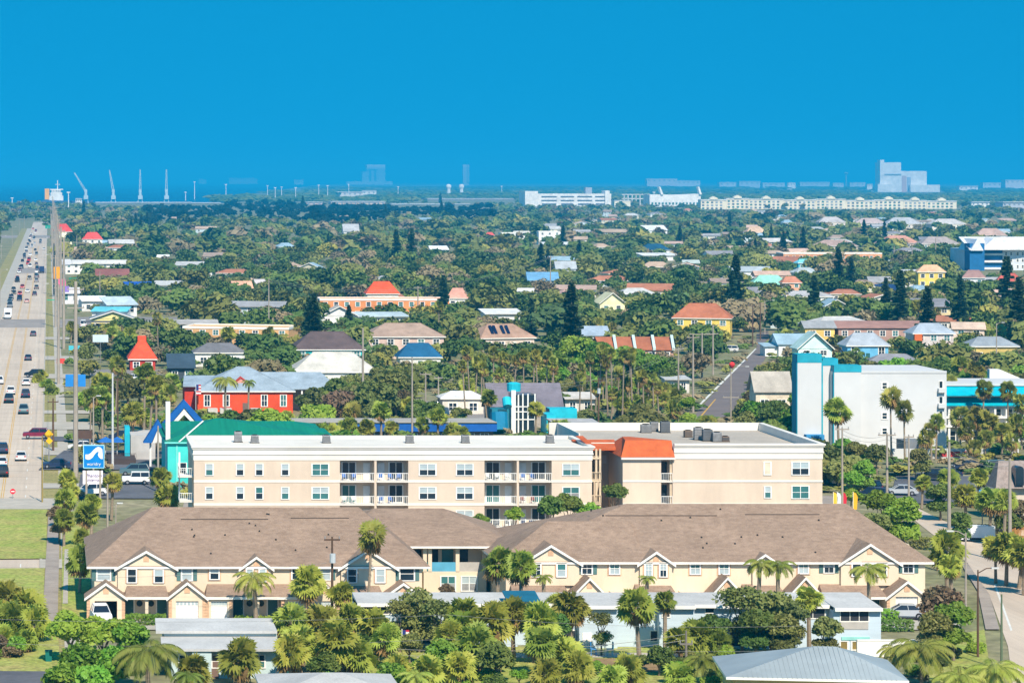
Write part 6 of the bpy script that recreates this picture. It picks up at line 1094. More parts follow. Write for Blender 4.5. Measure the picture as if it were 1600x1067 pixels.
o = link('undergrowth', quads_mesh('undergrowth', np.concatenate(Q), [m_mass], None, np.concatenate(TT))); tag(o, 'low green and brown undergrowth between the houses', 'undergrowth', None, 'stuff')
print('TREES', COUNT, len(mass), n_ind)
# ---------------------------------------------------------------- poles and cables
def pole(label, px, pt, D, r0=.22, m_=None, arms=(), transformer=False, name='utility_pole', group=None, lamp=0, cat='pole', x=None):
    x = X(px, D) if x is None else x; h = Z(pt, D); t = thing(name, label, cat, (x, D, 0), group); m_ = m_ or concrete
    MB().tube([(0, 0, 0), (0, 0, h * .5), (0, 0, h)], [r0, r0 * .85, r0 * .6], 8).build('shaft', m_, t)
    for z, w_ in arms:
        MB().box(-w_ / 2, w_ / 2, -.08, .08, h + z - .1, h + z + .06).build('crossarm', m_, t)
        for k in range(3): MB().tube([((k - 1) * w_ * .45, 0, h + z + .05), ((k - 1) * w_ * .45, 0, h + z + .32)], .06, 5).build('insulator', metal_grey, t)
    if transformer: MB().tube([(.0, -.45, h * .72), (0, -.45, h * .72 + .9)], .3, 10).build('transformer', cm((190, 196, 198)), t)
    if lamp:
        MB().tube([(0, 0, h - .3), (lamp * .5, 0, h + .15), (lamp, 0, h + .2)], [.06, .05, .05], 5).build('lamp_arm', m_, t); MB().box(lamp - .35 * (1 if lamp > 0 else -1), lamp + .35 * (1 if lamp > 0 else -1), -.14, .14, h + .1, h + .24).build('lamp_head', cm((200, 200, 196)), t)
    return t, x, h
def cable(label, a, b, sag=.8, r=.02, group='overhead cables'):
    pts = []
    for k in range(13): u = k / 12; pts.append((a[0] + (b[0] - a[0]) * u, a[1] + (b[1] - a[1]) * u, a[2] + (b[2] - a[2]) * u - sag * 4 * u * (1 - u)))
    return tag(MB().tube(pts, r, 4).build('cable', wire_m), label, 'cable', group)
prev = None
for i, D in enumerate((427, 750, 920, 1090, 1270, 1460, 1680, 1950, 2250, 2600)):
    t, x, h = pole('tall tapered concrete transmission pole beside the avenue path', VX + F * 4.2 / D, HY + F * (H - 29.6) / D, D, .40, None, ((-1.2, 2.6), (-4.0, 2.6)), group='avenue transmission poles')
    if prev:
        for dx in (-1.1, 1.1): cable('long power cable hung between the avenue transmission poles', (prev[0] + dx, prev[1], 28.6), (x + dx, D, 28.6), 2.0, .03, 'avenue power cables')
    prev = (x, D)
for i, D in enumerate((620, 860, 1100, 1350, 1600, 1900, 2250)): pole('shorter concrete pole on the avenue verge', VX + F * 2.3 / D, HY + F * (H - 22) / D, D, .36, None, ((-.8, 2.0),), group='avenue verge poles', lamp=-2.5)
for px, D in ((-6, 1350), (2, 1600), (19, 1900), (30, 2300), (38, 2500), (0, 1000)): pole('slim lamp post on the far side of the avenue', px, HY + F * (H - 13) / D, D, .16, None, (), name='street_lamp', group='lamps across the avenue', lamp=2.5, cat='street lamp')
PL = [('dark wooden pole on the avenue verge beside the yellow sign', 83, 622, 467, .2, wood, ((-.6, 1.8),), 0, 0), ('wooden pole with transformer before the open-garage townhouse row', 519, 838, 283, .15, wood, ((-.3, 1.6),), 1, 0), ('tall pale pole behind the green roof', 567, 512, 540, .26, None, (), 0, 0), ('very tall slim pole behind the blue fascia motel', 644, 558, 470, .18, None, (), 0, 0), ('wooden pole with crossarm in the motel lot', 619, 590, 560, .16, wood, ((-.4, 2),), 0, 0), ('concrete pole with crossarm in the motel lot', 665, 582, 520, .18, None, ((-.3, 2.2),), 0, 0), ('concrete pole beside small grey house', 685, 588, 545, .16, None, ((-.3, 1.6),), 0, 0), ('wooden pole with transformer in the palm grove', 935, 590, 500, .18, wood, ((-.5, 2.2),), 1, 0), ('concrete pole at the near end of the diagonal street', 1083, 523, 545, .24, None, ((-.5, 2.4),), 0, 0), ('concrete pole beside terracotta row', 1060, 543, 560, .2, None, ((-.3, 2.2),), 0, 0), ('tall concrete pole with wide crossarm on the diagonal street', 1097, 520, 640, .24, None, ((-.3, 6.0),), 0, 0), ('concrete pole with lamp on the diagonal street', 1114, 508, 650, .24, None, ((-2, 2.5),), 0, 2.5), ('wooden pole at the far bend of the diagonal street', 1176, 475, 760, .2, wood, ((-.5, 2.4),), 0, 0), ('second wooden pole at the far bend of the diagonal street', 1188, 472, 790, .2, wood, ((-.5, 2.4),), 0, 0), ('pale pole with lamp at the far bend of the diagonal street', 1195, 470, 820, .2, None, (), 0, 2.5), ('slim pole with red ball top beside the cream hall', 1142, 574, 520, .16, None, ((-5.5, 3.0),), 0, 3.0), ('pole with platform before the hotel stair towers', 1316, 668, 372, .17, None, ((-.2, 1.8),), 0, 0), ('concrete pole with crossarm before the hotel wall', 1386, 676, 385, .2, None, ((-.3, 2.4),), 0, 0), ('slim concrete pole before the hotel wall', 1420, 680, 380, .16, None, ((-.2, 1.4),), 0, 0), ('thick pale concrete pole at the road bend', 1483, 690, 322, .24, None, (), 0, 0), ('thick pale concrete pole before the shingle mansard', 1578, 716, 330, .24, None, (), 0, 0), ('curved arm street lamp at the road bend', 1509, 832, 285, .13, None, (), 0, -1.6), ('rust brown lamp pole beside the bend pavement', 1528, 890, 265, .12, wood, (), 0, 1.6), ('short green wooden pole by the bend', 1565, 928, 258, .13, cm((96, 110, 84)), (), 0, 0), ('concrete pole beside the hedge fence', 168, 756, 345, .16, None, (), 0, 0), ('short lamp pole beside the hedge fence', 181, 788, 342, .1, None, (), 0, .5), ('pale wood pole before the avenue lawns', 66, 680, 392, .12, cm((150, 130, 70)), (), 0, 0), ('slim white pole behind the wave sign', 176, 583, 440, .2, cm((206, 206, 204)), (), 0, 0), ('grey wooden pole behind the white pole', 184, 590, 470, .16, wood, ((-.3, 1.8),), 0, 0), ('wooden pole with lamp beside the round palms', 146, 620, 425, .15, concrete, (), 0, .8), ('concrete pole beside the blue slanted arch', 247, 665, 405, .18, None, (), 0, 0), ('pole by the yard flag', 555, 1003, 258, .12, cm((170, 164, 156)), (), 0, 0), ('grey pole on the back lawn with short arm', 1072, 985, 259, .14, cm((120, 112, 104)), ((-1.2, 1.2),), 0, 0), ('pole among wooded gardens by grey cottage', 860, 400, 1100, .25, None, ((-.5, 2.5),), 0, 0), ('pole above the orange building', 653, 447, 900, .24, None, ((-.5, 2.5),), 0, 0), ('pole beside bright green trees near shops', 420, 435, 800, .22, None, (), 0, 0), ('pole near mint roofed house', 1257, 432, 1150, .3, None, (), 0, 0), ('pole near long tan apartment', 1397, 385, 1500, .34, None, (), 0, 0), ('pole beside yellow three storey house', 1425, 383, 1500, .34, None, (), 0, 0), ('pole beyond long tan apartment', 1462, 372, 1500, .34, None, (), 0, 0), ('slim pole in the shops district', 156, 424, 1000, .2, None, (), 0, 0), ('slim pole beside white auto shop', 120, 368, 1700, .3, None, (), 0, 0), ('pair pole in the woods', 245, 373, 1900, .3, None, (), 0, 0), ('tall pole beyond the woods', 341, 423, 1200, .24, None, (), 0, 0), ('pole beside the tennis court', 1557, 505, 640, .16, None, (), 0, 1.5)]
ends = {}
for lab, px, pt, D, r, m_, arms, tr, lp in PL: t, x, h = pole(lab, px, pt, D, r, m_, arms, bool(tr), group=None, lamp=lp); ends[px] = (x, D, h)
xx, DD, hh = ends[1142]; t = [o for o in col.objects if o.get('label') == 'slim pole with red ball top beside the cream hall'][0]
MB().tube([(.2, 0, hh - .1), (.2, 0, hh + .3), (.2, 0, hh + .6), (.2, 0, hh + .9), (.2, 0, hh + 1.05)], [.2, .5, .56, .36, .06], 12).build('ball', cm((226, 60, 60)), t)
for a, b, s in ((567, 619, .6), (619, 644, .5), (644, 665, .4), (665, 935, 1.6), (935, 1083, 1.2), (1083, 1097, .5), (1097, 1114, .5), (1114, 1176, 1), (1316, 1386, .7), (1386, 1420, .4), (1483, 1578, .8), (555, 1072, 1.0), (653, 860, 2.0), (420, 653, 2.0)):
    for dz in (0, -.55): cable('thin overhead cable between street poles', (ends[a][0], ends[a][1], ends[a][2] - .3 + dz), (ends[b][0], ends[b][1], ends[b][2] - .3 + dz), s, .022 if ends[a][1] < 700 else .035)
for z in (3.0, 5.2): cable('thin overhead cable across the foreground gardens', (X(-60, 256), 256, z), (X(700, 256), 256, z + .3), .5, .012); cable('thin overhead cable across the foreground gardens', (X(700, 256), 256, z + .3), (X(1250, 254), 254, z - .4), .5, .012)
cable('cable before the open-garage townhouse row', (X(519, 283), 283, 6.6), (X(100, 283), 283, 5.0), .4, .014)
# ---------------------------------------------------------------- vehicles
tyre_m = mat('tyre_black', (0.015, 0.015, 0.016), rough=.9); rim_m = mat('wheel_rim', (0.4, 0.4, 0.42), rough=.4, metal=.6); cglass = mat('car_glass', (0.015, 0.02, 0.03), rough=.08, spec=.7)
PROF = {'sedan': ([(-2.25, .35), (2.25, .35), (2.3, .62), (2.15, .82), (1.0, .92), (-1.5, .98), (-2.2, .92), (-2.3, .6)], [(-1.75, .95), (1.15, .92), (.35, 1.40), (-.95, 1.44)], 1.8),
        'suv': ([(-2.25, .4), (2.25, .4), (2.3, .75), (2.15, 1.0), (1.2, 1.08), (-2.2, 1.1), (-2.3, .7)], [(-2.15, 1.08), (1.25, 1.06), (.55, 1.68), (-1.85, 1.72)], 1.88),
        'pickup': ([(-2.8, .45), (2.6, .45), (2.65, .8), (2.5, 1.08), (1.4, 1.12), (-2.75, 1.1), (-2.85, .8)], [(-.75, 1.1), (1.45, 1.1), (.8, 1.72), (-.6, 1.76)], 1.95),
        'jeep': ([(-2.0, .5), (2.0, .5), (2.05, .8), (2.0, 1.12), (.75, 1.16), (-1.95, 1.16), (-2.0, .8)], [(-1.95, 1.14), (.75, 1.14), (.55, 1.82), (-1.92, 1.82)], 1.85),
        'van': ([(-2.6, .4), (2.5, .4), (2.6, .8), (2.3, 1.15), (-2.6, 1.2)], [(-2.58, 1.18), (2.25, 1.14), (1.5, 2.1), (-2.5, 2.15)], 2.0)}
def slabx(mb, prof, w0, w1):
    """side outline across the car's width, upper corners drawn in"""
    n = len(prof); zs = [p[1] for p in prof]; z0, z1 = min(zs), max(zs); i = len(mb.v)
    for s in (-1, 1):
        for a, b in prof: mb.v.append((a, s * (w0 + (w1 - w0) * (b - z0) / (z1 - z0)), b))
    mb.f.append(tuple(i + k for k in range(n))); mb.f.append(tuple(i + n + k for k in reversed(range(n)))); mb.m += [0, 0]
    for k in range(n): mb.f.append((i + k, i + n + k, i + n + (k + 1) % n, i + (k + 1) % n)); mb.m.append(0)
def wheel_mesh(): return MB().tube([(0, -.12, 0), (0, .12, 0)], .34, 12).mesh('tyre', tyre_m)
def car(kind, colr, x, y, head, label, group, z=.04, parts=True):
    b, c, wd = PROF[kind]; t = thing('parked_car' if 'parked' in label else 'car', label, 'car', (x, y, z), group, head); pm = cm(colr, rough=.3, spec=.6, scale=.5, var=.05)
    def mkb(): m = MB(); slabx(m, b, wd / 2, wd / 2 - .06); return m.mesh('body', pm)
    link('body', cached(('cb', kind, pm.name), mkb), t)
    def mkc():
        m = MB(); slabx(m, c, wd / 2 - .07, wd / 2 - .3); return m.mesh('cabin_glass', cglass)
    link('cabin_glass', cached(('cc', kind), mkc), t)
    def mkr():
        m = MB(); top = [p for p in c if p[1] > 1.2]; xs = sorted(p[0] for p in top); zt_ = max(p[1] for p in top); m.box(xs[0] - .08, xs[-1] + .08, -wd / 2 + .28, wd / 2 - .28, zt_ - .05, zt_ + .03)
        lo = [p for p in c if p[1] < 1.2]; 
        for s in (-1, 1):
            for (xa, za), (xb, zb) in ((max(lo), max(top)), (min(lo), min(top)), (((max(lo)[0] + min(lo)[0]) / 2 - .1, max(lo)[1]), ((max(top)[0] + min(top)[0]) / 2, zt_))): m.tube([(xa, s * (wd / 2 - .08), za), (xb, s * (wd / 2 - .29), zb)], .045, 4)
        return m.mesh('roof_panel', pm)
    link('roof_panel', cached(('cr', kind, pm.name), mkr), t)
    if parts:
        for sx in (-1, 1):
            for sy in (-1, 1):
                wl = link('wheel', cached('wheel', wheel_mesh), t, (sx * b[1][0] * .62, sy * (wd / 2 - .1), .34)); link('rim', cached('rim', lambda: MB().tube([(0, -.13, 0), (0, .13, 0)], .19, 8).mesh('rim', rim_m)), wl)
        for sy in (-1, 1): link('headlight', cached('hl', lambda: MB().box(-.04, .04, -.2, .2, -.07, .07).mesh('headlight', cm((230, 230, 225), rough=.2))), t, (b[1][0] + .01, sy * (wd / 2 - .32), .68)); link('tail_light', cached('tl', lambda: MB().box(-.04, .04, -.15, .15, -.1, .1).mesh('tail_light', cm((170, 24, 24), rough=.3))), t, (b[0][0] - .02, sy * (wd / 2 - .25), .8))
    return t
CN = {'white': (226, 226, 224), 'dark blue': (32, 44, 72), 'black': (26, 28, 32), 'grey': (116, 122, 128), 'maroon': (120, 22, 48), 'red': (176, 32, 36), 'silver': (176, 180, 184), 'teal grey': (84, 112, 118), 'pink beige': (196, 156, 150)}
up, dn = R(90), R(-90)
for cn, kind, px, py, hd in (('dark blue', 'sedan', 44, 563, 1), ('white', 'sedan', 41, 602, 1), ('dark blue', 'suv', 40, 621, 1), ('black', 'pickup', 14, 629, 0), ('white', 'suv', 17, 616, 0), ('teal grey', 'pickup', 37, 646, 1), ('dark blue', 'suv', 4, 708, 0), ('white', 'sedan', 33, 719, 1), ('white', 'sedan', 3, 728, 0), ('black', 'suv', 4, 744, 0), ('white', 'suv', -1, 600, 0), ('dark blue', 'sedan', 52, 525, 1), ('maroon', 'sedan', 16, 424, 0), ('dark blue', 'pickup', 28, 420, 0), ('white', 'sedan', 25, 427, 0), ('red', 'sedan', 12, 436, 0), ('dark blue', 'sedan', 24, 440, 0), ('black', 'suv', 6, 455, 0), ('grey', 'sedan', 18, 455, 0), ('dark blue', 'pickup', 17, 467, 0), ('teal grey', 'suv', 14, 475, 0), ('black', 'sedan', 1, 470, 0), ('red', 'suv', 31, 462, 0), ('white', 'sedan', 43, 457, 1), ('dark blue', 'suv', 54, 462, 1), ('pink beige', 'sedan', 42, 473, 1), ('black', 'pickup', 57, 452, 1), ('grey', 'suv', 57, 441, 1), ('black', 'suv', 58, 434, 1), ('dark blue', 'van', 58, 422, 1), ('white', 'van', 47, 418, 1), ('black', 'pickup', 46, 437, 1), ('grey', 'sedan', 46, 406, 1), ('white', 'sedan', 56, 408, 1), ('dark blue', 'suv', 20, 401, 0), ('grey', 'sedan', 33, 399, 0), ('black', 'pickup', 35, 389, 0), ('silver', 'sedan', 48, 399, 1), ('black', 'sedan', 55, 392, 1), ('white', 'suv', 31, 391, 0), ('dark blue', 'suv', 24, 410, 0), ('white', 'van', 50, 386, 1), ('grey', 'suv', 38, 383, 0), ('black', 'sedan', 47, 379, 1), ('silver', 'suv', 54, 382, 1), ('dark blue', 'sedan', 40, 377, 0), ('white', 'suv', 46, 373, 1), ('black', 'suv', 53, 374, 1), ('red', 'sedan', 42, 371, 0), ('grey', 'van', 57, 399, 1), ('dark blue', 'sedan', 57, 414, 1), ('silver', 'suv', 20, 410, 0)) + tuple((rnd.choice(['white', 'dark blue', 'black', 'grey', 'silver', 'red']), rnd.choice(['sedan', 'suv', 'pickup', 'van']), *(lambda d, l: (VX + F * (RL + l) / d, HY + F * H / d))(990 + 62 * k + rnd.uniform(-12, 12), rnd.choice([1.8, 4.6, 9.8, 12.6])), 0) for k in range(26)):
    D = Dg(py); xc = min(max(X(px, D), RL + 1.3), RR - 1.3); hd = 1 if xc > cxl else 0; car(kind, CN[cn], xc, D, up if hd else dn, '%s %s driving %s on the concrete avenue' % (cn, kind, 'away with its tail to the camera' if hd else 'toward the camera'), 'cars driving on the avenue', parts=D < 1500)
for cn, kind, px, py, hd, lab in (('maroon', 'suv', 56, 686, R(180), 'maroon suv turning across the avenue verge'), ('black', 'suv', 54, 590, R(170), 'black suv turning off the avenue'), ('dark blue', 'sedan', 88, 733, R(178), 'dark blue sedan leaving the driveway under the tall pole'), ('white', 'jeep', 212, 758, R(180), 'white jeep parked in the lot behind the hedge'), ('teal grey', 'suv', 210, 744, R(180), 'pale suv parked behind the white jeep'), ('white', 'suv', 142, 776, R(200), 'white suv parked below the wave sign'), ('white', 'sedan', 128, 704, R(175), 'white sedan parked beside the brown billboard'), ('white', 'pickup', 156, 973, R(-84), 'white pickup parked at the open garage'), ('silver', 'sedan', 1412, 968, R(170), 'silver sedan parked by the clipped drive hedge'), ('white', 'suv', 1140, 551, R(160), 'white suv parked beside the diagonal street'), ('white', 'suv', 1592, 842, R(170), 'white suv on the bending concrete road'), ('white', 'sedan', 208, 596, R(175), 'white sedan parked in the pale lot'), ('silver', 'sedan', 226, 594, R(170), 'silver sedan parked in the pale lot'), ('dark blue', 'suv', 190, 690, R(180), 'dark blue suv parked by the blue umbrellas'), ('black', 'suv', 1455, 752, R(170), 'black suv parked by the pool wall'), ('dark blue', 'sedan', 1478, 748, R(180), 'dark blue sedan parked by the pool wall'), ('dark blue', 'sedan', 1512, 736, R(180), 'dark blue sedan parked beneath the red panel'), ('teal grey', 'suv', 1562, 738, R(0), 'grey suv parked beside the shingle mansard'), ('silver', 'sedan', 1408, 775, R(170), 'silver sedan parked in the hotel lot'), ('white', 'sedan', 712, 640, R(180), 'white sedan parked in the motel lot'), ('black', 'sedan', 690, 640, R(0), 'black sedan parked in the motel lot'), ('white', 'suv', 235, 512, R(180), 'white suv parked before the grey gabled shop'), ('grey', 'sedan', 262, 514, R(0), 'grey sedan parked before the grey gabled shop'), ('white', 'van', 130, 512, R(90), 'white van parked beside the shop carport'), ('silver', 'suv', 176, 512, R(90), 'silver suv parked under the shop carport'), ('dark blue', 'suv', 160, 511, R(90), 'dark blue suv parked under the shop carport'), ('white', 'sedan', 195, 512, R(90), 'white sedan parked under the shop carport'), ('white', 'van', 1330, 762, R(140), 'white van parked along the hotel street'), ('black', 'suv', 1352, 770, R(140), 'black suv parked along the hotel street'), ('dark blue', 'suv', 1364, 782, R(140), 'dark blue suv parked along the hotel street')):
    D = Dg(py); car(kind, CN[cn], X(px, D), D, hd, lab, 'parked and turning cars', z=.18)
def truck(x, y, head, label, colr=(228, 230, 232)):
    t = thing('box_truck', label, 'truck', (x, y, .04), None, head); MB().box(-3.6, 1.4, -1.2, 1.2, .9, 3.3).build('cargo_box', cm(colr), t); m = MB(); slabx(m, [(1.5, .5), (3.4, .5), (3.45, 1.2), (3.2, 1.5), (2.7, 2.4), (1.5, 2.45)], 1.05, .95); m.build('cab', cm(colr), t); MB().box(2.75, 3.3, -.85, .85, 1.5, 2.2).build('windscreen', cglass, t); MB().box(-3.6, 3.3, -.9, .9, .5, .9).build('chassis', tyre_m, t)
    for sx in (-2.4, 2.4):
        for sy in (-.95, .95): link('wheel', cached('wheel', wheel_mesh), t, (sx, sy, .42), 0, 1.25)
truck(RL + 2.2, Dg(498), dn, 'white box truck driving toward the camera at the crossing'); truck(RR - 2.0, Dg(427), up, 'dark blue box truck queued on the avenue', (36, 56, 96)); truck(X(1525, Dg(846)), Dg(846), R(175), 'small white box truck parked at the bamboo fence')
[o for o in col.objects if o.get('label', '').startswith('small white box truck')][0].scale = (.6, .6, .6)
# ---------------------------------------------------------------- signs and small things
def text(s, size, parent, loc, m_, ext=.01, shear=0.0, name='lettering'):
    cu = bpy.data.curves.new(name, 'FONT'); cu.body = s; cu.size = size; cu.extrude = ext; cu.align_x = 'CENTER'; cu.shear = shear; cu.materials.append(m_); o = bpy.data.objects.new(name, cu); col.objects.link(o); o.parent = parent; o.location = loc; o.rotation_euler = (R(90), 0, 0); bpy.context.view_layer.update(); me = bpy.data.meshes.new_from_object(o); bpy.data.objects.remove(o); o = link(name, me, parent, loc); o.rotation_euler = (R(90), 0, 0); return o
SG = 392.0; sx = X(146.5, SG); sg = thing('wave_sign', 'blue pole sign with white wave above a white sign with purple script', 'sign', (sx, SG, 0)); z0, z1 = Z(733, SG), Z(696, SG); w_ = X(162, SG) - X(131, SG)
MB().box(-w_ / 2, w_ / 2, -.12, .12, z0 + .25, z1).build('blue_panel', mat('sign_blue', (0.005, 0.22, 0.62), rough=.4), sg)
mb = MB(); mb.box(-w_ / 2 - .06, w_ / 2 + .06, -.15, .15, z1, z1 + .1); mb.box(-w_ / 2 - .06, w_ / 2 + .06, -.15, .15, z0 + .15, z0 + .25); mb.box(-w_ / 2 - .1, -w_ / 2, -.15, .15, z0 + .25, z1); mb.box(w_ / 2, w_ / 2 + .1, -.15, .15, z0 + .25, z1); mb.build('panel_frame', cm((170, 226, 240)), sg)
hh = z1 - z0 - .25; P_ = lambda u, v: ((u - .5) * w_, z0 + .25 + v * hh)
wv = [(.08, .60), (.22, .60), (.34, .66), (.48, .80), (.60, .90), (.72, .95), (.84, .92), (.93, .84), (.95, .60), (.95, .40), (.86, .40), (.76, .48), (.72, .60), (.74, .70), (.66, .72), (.56, .62), (.44, .46), (.32, .38), (.2, .36), (.08, .40)]
mb = MB(); n_ = len(wv); top = wv[:8]; bot = [(.08, .40), (.2, .36), (.32, .38), (.44, .46), (.56, .62), (.66, .72), (.76, .71), (.95, .60)]
for k in range(7): mb.prism([P_(*bot[k]), P_(*bot[k + 1]), P_(*top[k + 1]), P_(*top[k])], -.145, -.122)
mb.prism([P_(.74, .70), P_(.71, .58), P_(.76, .47), P_(.86, .40), P_(.95, .39), P_(.95, .62)], -.146, -.123); mb.build('wave_emblem', white, sg)
text('waridry', .62, sg, (0, -.14, z0 + .25 + hh * .1), white)
MB().box(-w_ / 2 - .15, w_ / 2 - .12, -.1, .1, Z(756, SG), Z(735, SG)).build('white_panel', cm((238, 232, 242)), sg); pp = mat('purple_ink', (0.06, 0.02, 0.16)); text('Phantom', .62, sg, (-.02, -.12, Z(745, SG)), pp, shear=.3); text('internal', .58, sg, (-.05, -.12, Z(751.5, SG)), pp, shear=.3)
MB().tube([(-w_ / 2 + .35, 0, 0), (-w_ / 2 + .35, 0, Z(735, SG))], .16, 8).build('post', concrete, sg); MB().tube([(w_ / 2 - .5, 0, 0), (w_ / 2 - .5, 0, Z(735, SG))], .16, 8).build('post', concrete, sg)
keep(128, 163, 694, 760, SG)
def sign(name, label, px, pt, D, w_, h_, colr, diamond=False, disc=False):
    t = thing(name, label, 'sign', (X(px, D), D, 0)); zt_ = Z(pt, D); MB().tube([(0, .05, 0), (0, .05, zt_)], .06, 6).build('post', metal_grey, t)
    if diamond: MB().prism([(0, zt_ - h_), (w_ / 2, zt_ - h_ / 2), (0, zt_), (-w_ / 2, zt_ - h_ / 2)], -.03, 0).build('panel', cm(colr), t)
    elif disc: MB().prism([(math.cos(R(22.5 + 45 * k)) * w_ / 2, zt_ - h_ / 2 + math.sin(R(22.5 + 45 * k)) * h_ / 2) for k in range(8)], -.03, 0).build('panel', cm(colr), t); MB().box(-w_ * .32, w_ * .32, -.05, -.031, zt_ - h_ * .58, zt_ - h_ * .42).build('bar', white, t)
    else: MB().box(-w_ / 2, w_ / 2, -.06, 0, zt_ - h_, zt_).build('panel', cm(colr), t); MB().box(-w_ / 2 - .05, w_ / 2 + .05, -.04, .02, zt_ - h_ - .06, zt_ - h_).build('frame', metal_grey, t)
    return t
sign('warning_sign', 'yellow diamond warning sign on the avenue verge', 76, 671, 452, 1.5, 1.5, (246, 186, 20), True); sign('warning_sign', 'second yellow diamond below the first on the verge', 77, 683, 440, 1.1, 1.1, (246, 186, 20), True); sign('no_entry_sign', 'red sign with white bar beside the avenue lawn', 20, 763, 398, .8, .8, (220, 40, 56), False, True)
for a in ((90, 417, 1080, 3.0, 4.6, (246, 166, 40), 'tall orange shop sign by the avenue'), (97, 436, 1000, 2.6, 2.8, (236, 110, 150), 'pink shop sign by the avenue'), (101, 447, 950, 3.0, 2.0, (150, 120, 200), 'violet shop sign by the avenue'), (118, 585, 560, 4.0, 2.4, (40, 130, 206), 'blue shop sign behind the shrubs'), (157, 523, 690, 3.8, 1.8, (206, 222, 228), 'pale billboard before the grey gabled shop'), (129, 672, 462, 3.2, 1.4, (92, 70, 58), 'brown billboard beside the avenue driveway'), (103, 405, 1250, 4, 2.5, (206, 206, 214), 'white shop sign by the plaza'), (95, 560, 690, 2, 1.4, (206, 70, 60), 'red shop sign under the avenue poles'), (118, 540, 730, 3.5, 2, (80, 190, 206), 'turquoise shop sign under the avenue poles'), (1535, 765, 352, .9, 1.2, (60, 150, 216), 'small blue street sign at the road bend'), (80, 468, 1050, 3.0, .8, (40, 170, 130), 'green hanging street name sign over the avenue'), (76, 352, 2500, 6, 3, (36, 150, 120), 'green overhead road sign at the avenue end')): sign('shop_sign' if 'shop' in a[6] else 'street_sign', a[6], *a[:6])
for px, D in ((165, 452), (183, 452)):
    t = thing('patio_umbrella', 'blue patio umbrella on the restaurant deck', 'umbrella', (X(px, D), D, 0), 'umbrellas on the deck'); MB().tube([(0, 0, 0), (0, 0, 3.6)], .05, 6).build('pole', white, t); mb = MB()
    for k in range(8): a, b = k * math.pi / 4, (k + 1) * math.pi / 4; mb.poly([(0, 0, 3.8), (math.cos(a) * 1.6, math.sin(a) * 1.6, 3.0), (math.cos(b) * 1.6, math.sin(b) * 1.6, 3.0)])
    mb.build('canopy', mat('umbrella_blue', (0.02, 0.14, 0.45)), t)
dk = here(thing('restaurant_deck', 'dark railed restaurant deck with sitting benches beside blue umbrellas', 'deck', (X(185, 446), 446, 0))); MB().box(X(160, 446), X(212, 446), 444, 456, 0, .9).build('platform', mat('dark_deck', (.07, .05, .045)), dk); railing(dk, X(160, 446), X(212, 446), 444, .9, 1.0, mat('dark_deck', (.07, .05, .045))); MB().box(X(196, 446), X(204, 446), 450, 454, .9, 5.5).build('turquoise_hut', mat('turquoise_paint', (0.02, 0.5, 0.62)), dk); MB().box(X(206, 446), X(245, 446), 452, 462, 0, 4.0).build('grey_hall', cm((190, 186, 182)), dk)
# flag, garden furniture, bins
def flag(label, px, pt, D, w_=1.5, h_=.95):
    t = thing('flag', label, 'flag', (X(px, D), D, 0)); zt_ = Z(pt, D); MB().tube([(0, 0, 0), (0, 0, zt_)], .04, 6).build('flagpole', white, t)
    for k in range(7): MB().box(.05, w_ * .45, -.02 - .02 * (k % 2), .0, zt_ - h_ * 1.3 * (k + 1) / 7 - .1, zt_ - h_ * 1.3 * k / 7 - .1).build('stripe', cm((190, 40, 56)) if k % 2 == 0 else white, t)
    MB().box(.05, w_ * .24, -.06, -.045, zt_ - h_ * .7 - .1, zt_ - .1).build('canton', cm((40, 56, 120)), t)
flag('striped flag hanging on a white pole in the palm yard', 628, 982, 263); flag('striped flag beside the red orange house', 306, 600, 540, 2.2, 1.6)
def lawn_chair(px, D, cn, label, rz):
    t = thing('garden_chair', label, 'chair', (X(px, D), D, .14), None, rz); pm = cm(cn); MB().box(-.28, .28, -.28, .28, .55, .62).build('seat', pm, t); MB().box(-.28, .28, .25, .31, .6, 1.25).build('backrest', pm, t)
    for a in (-.27, .22):
        for b in (-.27, .22): MB().box(a, a + .05, b, b + .05, 0, .56).build('leg', pm, t)
lawn_chair(927, 266, (60, 140, 206), 'blue garden chair by the white table, facing the palm', R(90)); lawn_chair(953, 266, (80, 190, 220), 'light blue garden chair by the white table, facing the gravel', R(-90)); t = thing('garden_table', 'white high garden table between the blue chairs', 'table', (X(940, 266), 266, .14)); MB().tube([(0, 0, .95), (0, 0, 1.0)], .6, 12).build('tabletop', white, t)
for a in (-.35, .3):
    for b in (-.35, .3): MB().box(a, a + .05, b, b + .05, 0, .95).build('leg', white, t)
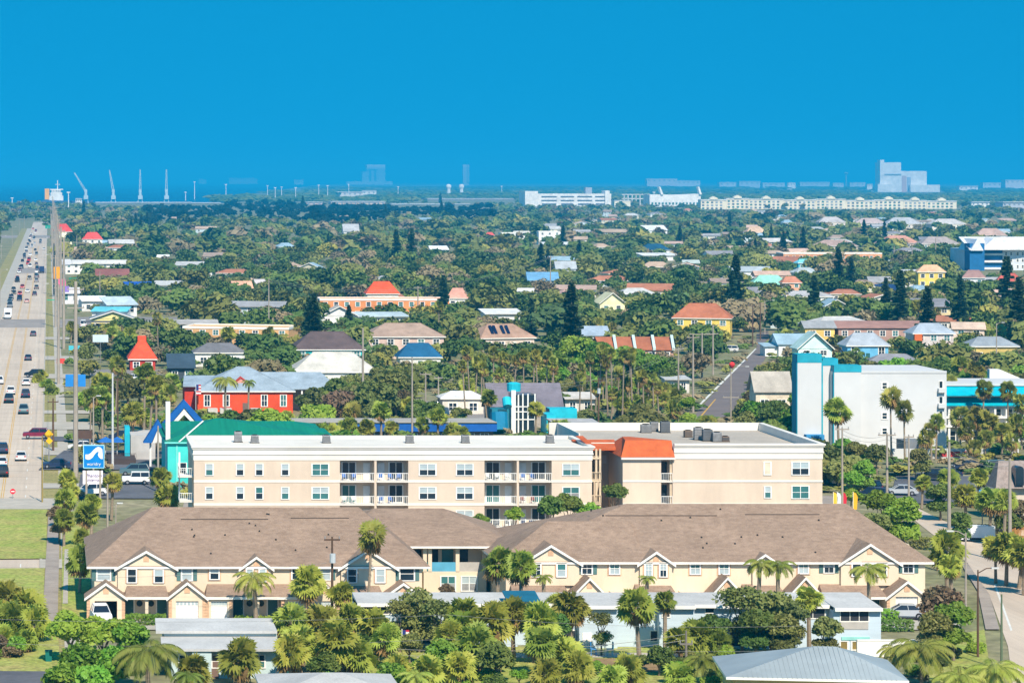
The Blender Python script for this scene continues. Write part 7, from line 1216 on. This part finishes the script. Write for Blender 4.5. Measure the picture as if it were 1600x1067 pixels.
for px, py, lab in ((447, 1058, 'teal wheeled bin in front of the low pale house'), (76, 1035, 'green wheeled bin beside the bright green trees'), (1312, 1010, 'teal wheeled bin beside the end porch')):
    D = Dg(py); t = thing('wheeled_bin', lab, 'bin', (X(px, D), D, .1)); MB().prism([(-.27, 0), (.27, 0), (.33, 1.0), (-.33, 1.0)], -.3, .3).build('body', cm((20, 110, 100)), t); MB().box(-.36, .36, -.36, .36, 1.0, 1.08).build('lid', cm((16, 90, 84)), t)
    for s in (-.28, .22): MB().tube([(s, .3, .12), (s + .06, .3, .12)], .12, 8).build('wheel', tyre_m, t)
fn = here(thing('mesh_fence', 'dark green mesh fence before the tall hedge', 'fence', (X(185, 348), 348, 0)))
for k in range(8): xx = X(185 + k * 9.5, 348); MB().tube([(xx, 348, 0), (xx, 348, 2.0)], .05, 5).build('post', cm((16, 84, 66)), fn)
mb = MB()
for k in range(52): xx = X(185 + k * 1.28, 348); mb.box(xx, xx + .02, 347.98, 348, .05, 1.95)
for k in range(9): mb.box(X(185, 348), X(251.5, 348), 347.96, 347.98, .1 + k * .22, .12 + k * .22)
mb.build('wire_mesh', cm((16, 84, 66)), fn)
for px, cc, nm in ((1302, (236, 190, 60), 'yellow'), (1308, (206, 214, 214), 'white'), (1316, (200, 40, 60), 'red'), (1333, (236, 176, 40), 'orange')):
    t = thing('feather_banner', nm + ' feather banner standing by the hotel street', 'banner', (X(px, 372), 372, 0)); MB().tube([(0, 0, 0), (0, 0, 3.8)], .04, 5).build('pole', white, t); MB().prism([(.03, 1.4), (.5, 1.5), (.6, 3.1), (.4, 3.6), (.03, 3.8)], -.02, .02).build('cloth', cm(cc), t)
# ---------------------------------------------------------------- haze
hb = MB().box(-95000, 95000, -500, 185000, -1.0, 135.0).build('haze', [])
hm = bpy.data.materials.new('haze_air'); hm.use_nodes = True; n = hm.node_tree; n.nodes.remove(n.nodes['Principled BSDF']); pv = n.nodes.new('ShaderNodeVolumePrincipled')
pv.inputs['Color'].default_value = (0.02, 0.52, 0.93, 1); pv.inputs['Density'].default_value = 1.25e-4; pv.inputs['Anisotropy'].default_value = -0.08
n.links.new(pv.outputs[0], n.nodes['Material Output'].inputs['Volume']); hb.data.materials.append(hm); hb['kind'] = 'stuff'; hb['label'] = 'thin blue haze filling the air to the horizon'; hb['category'] = 'haze'
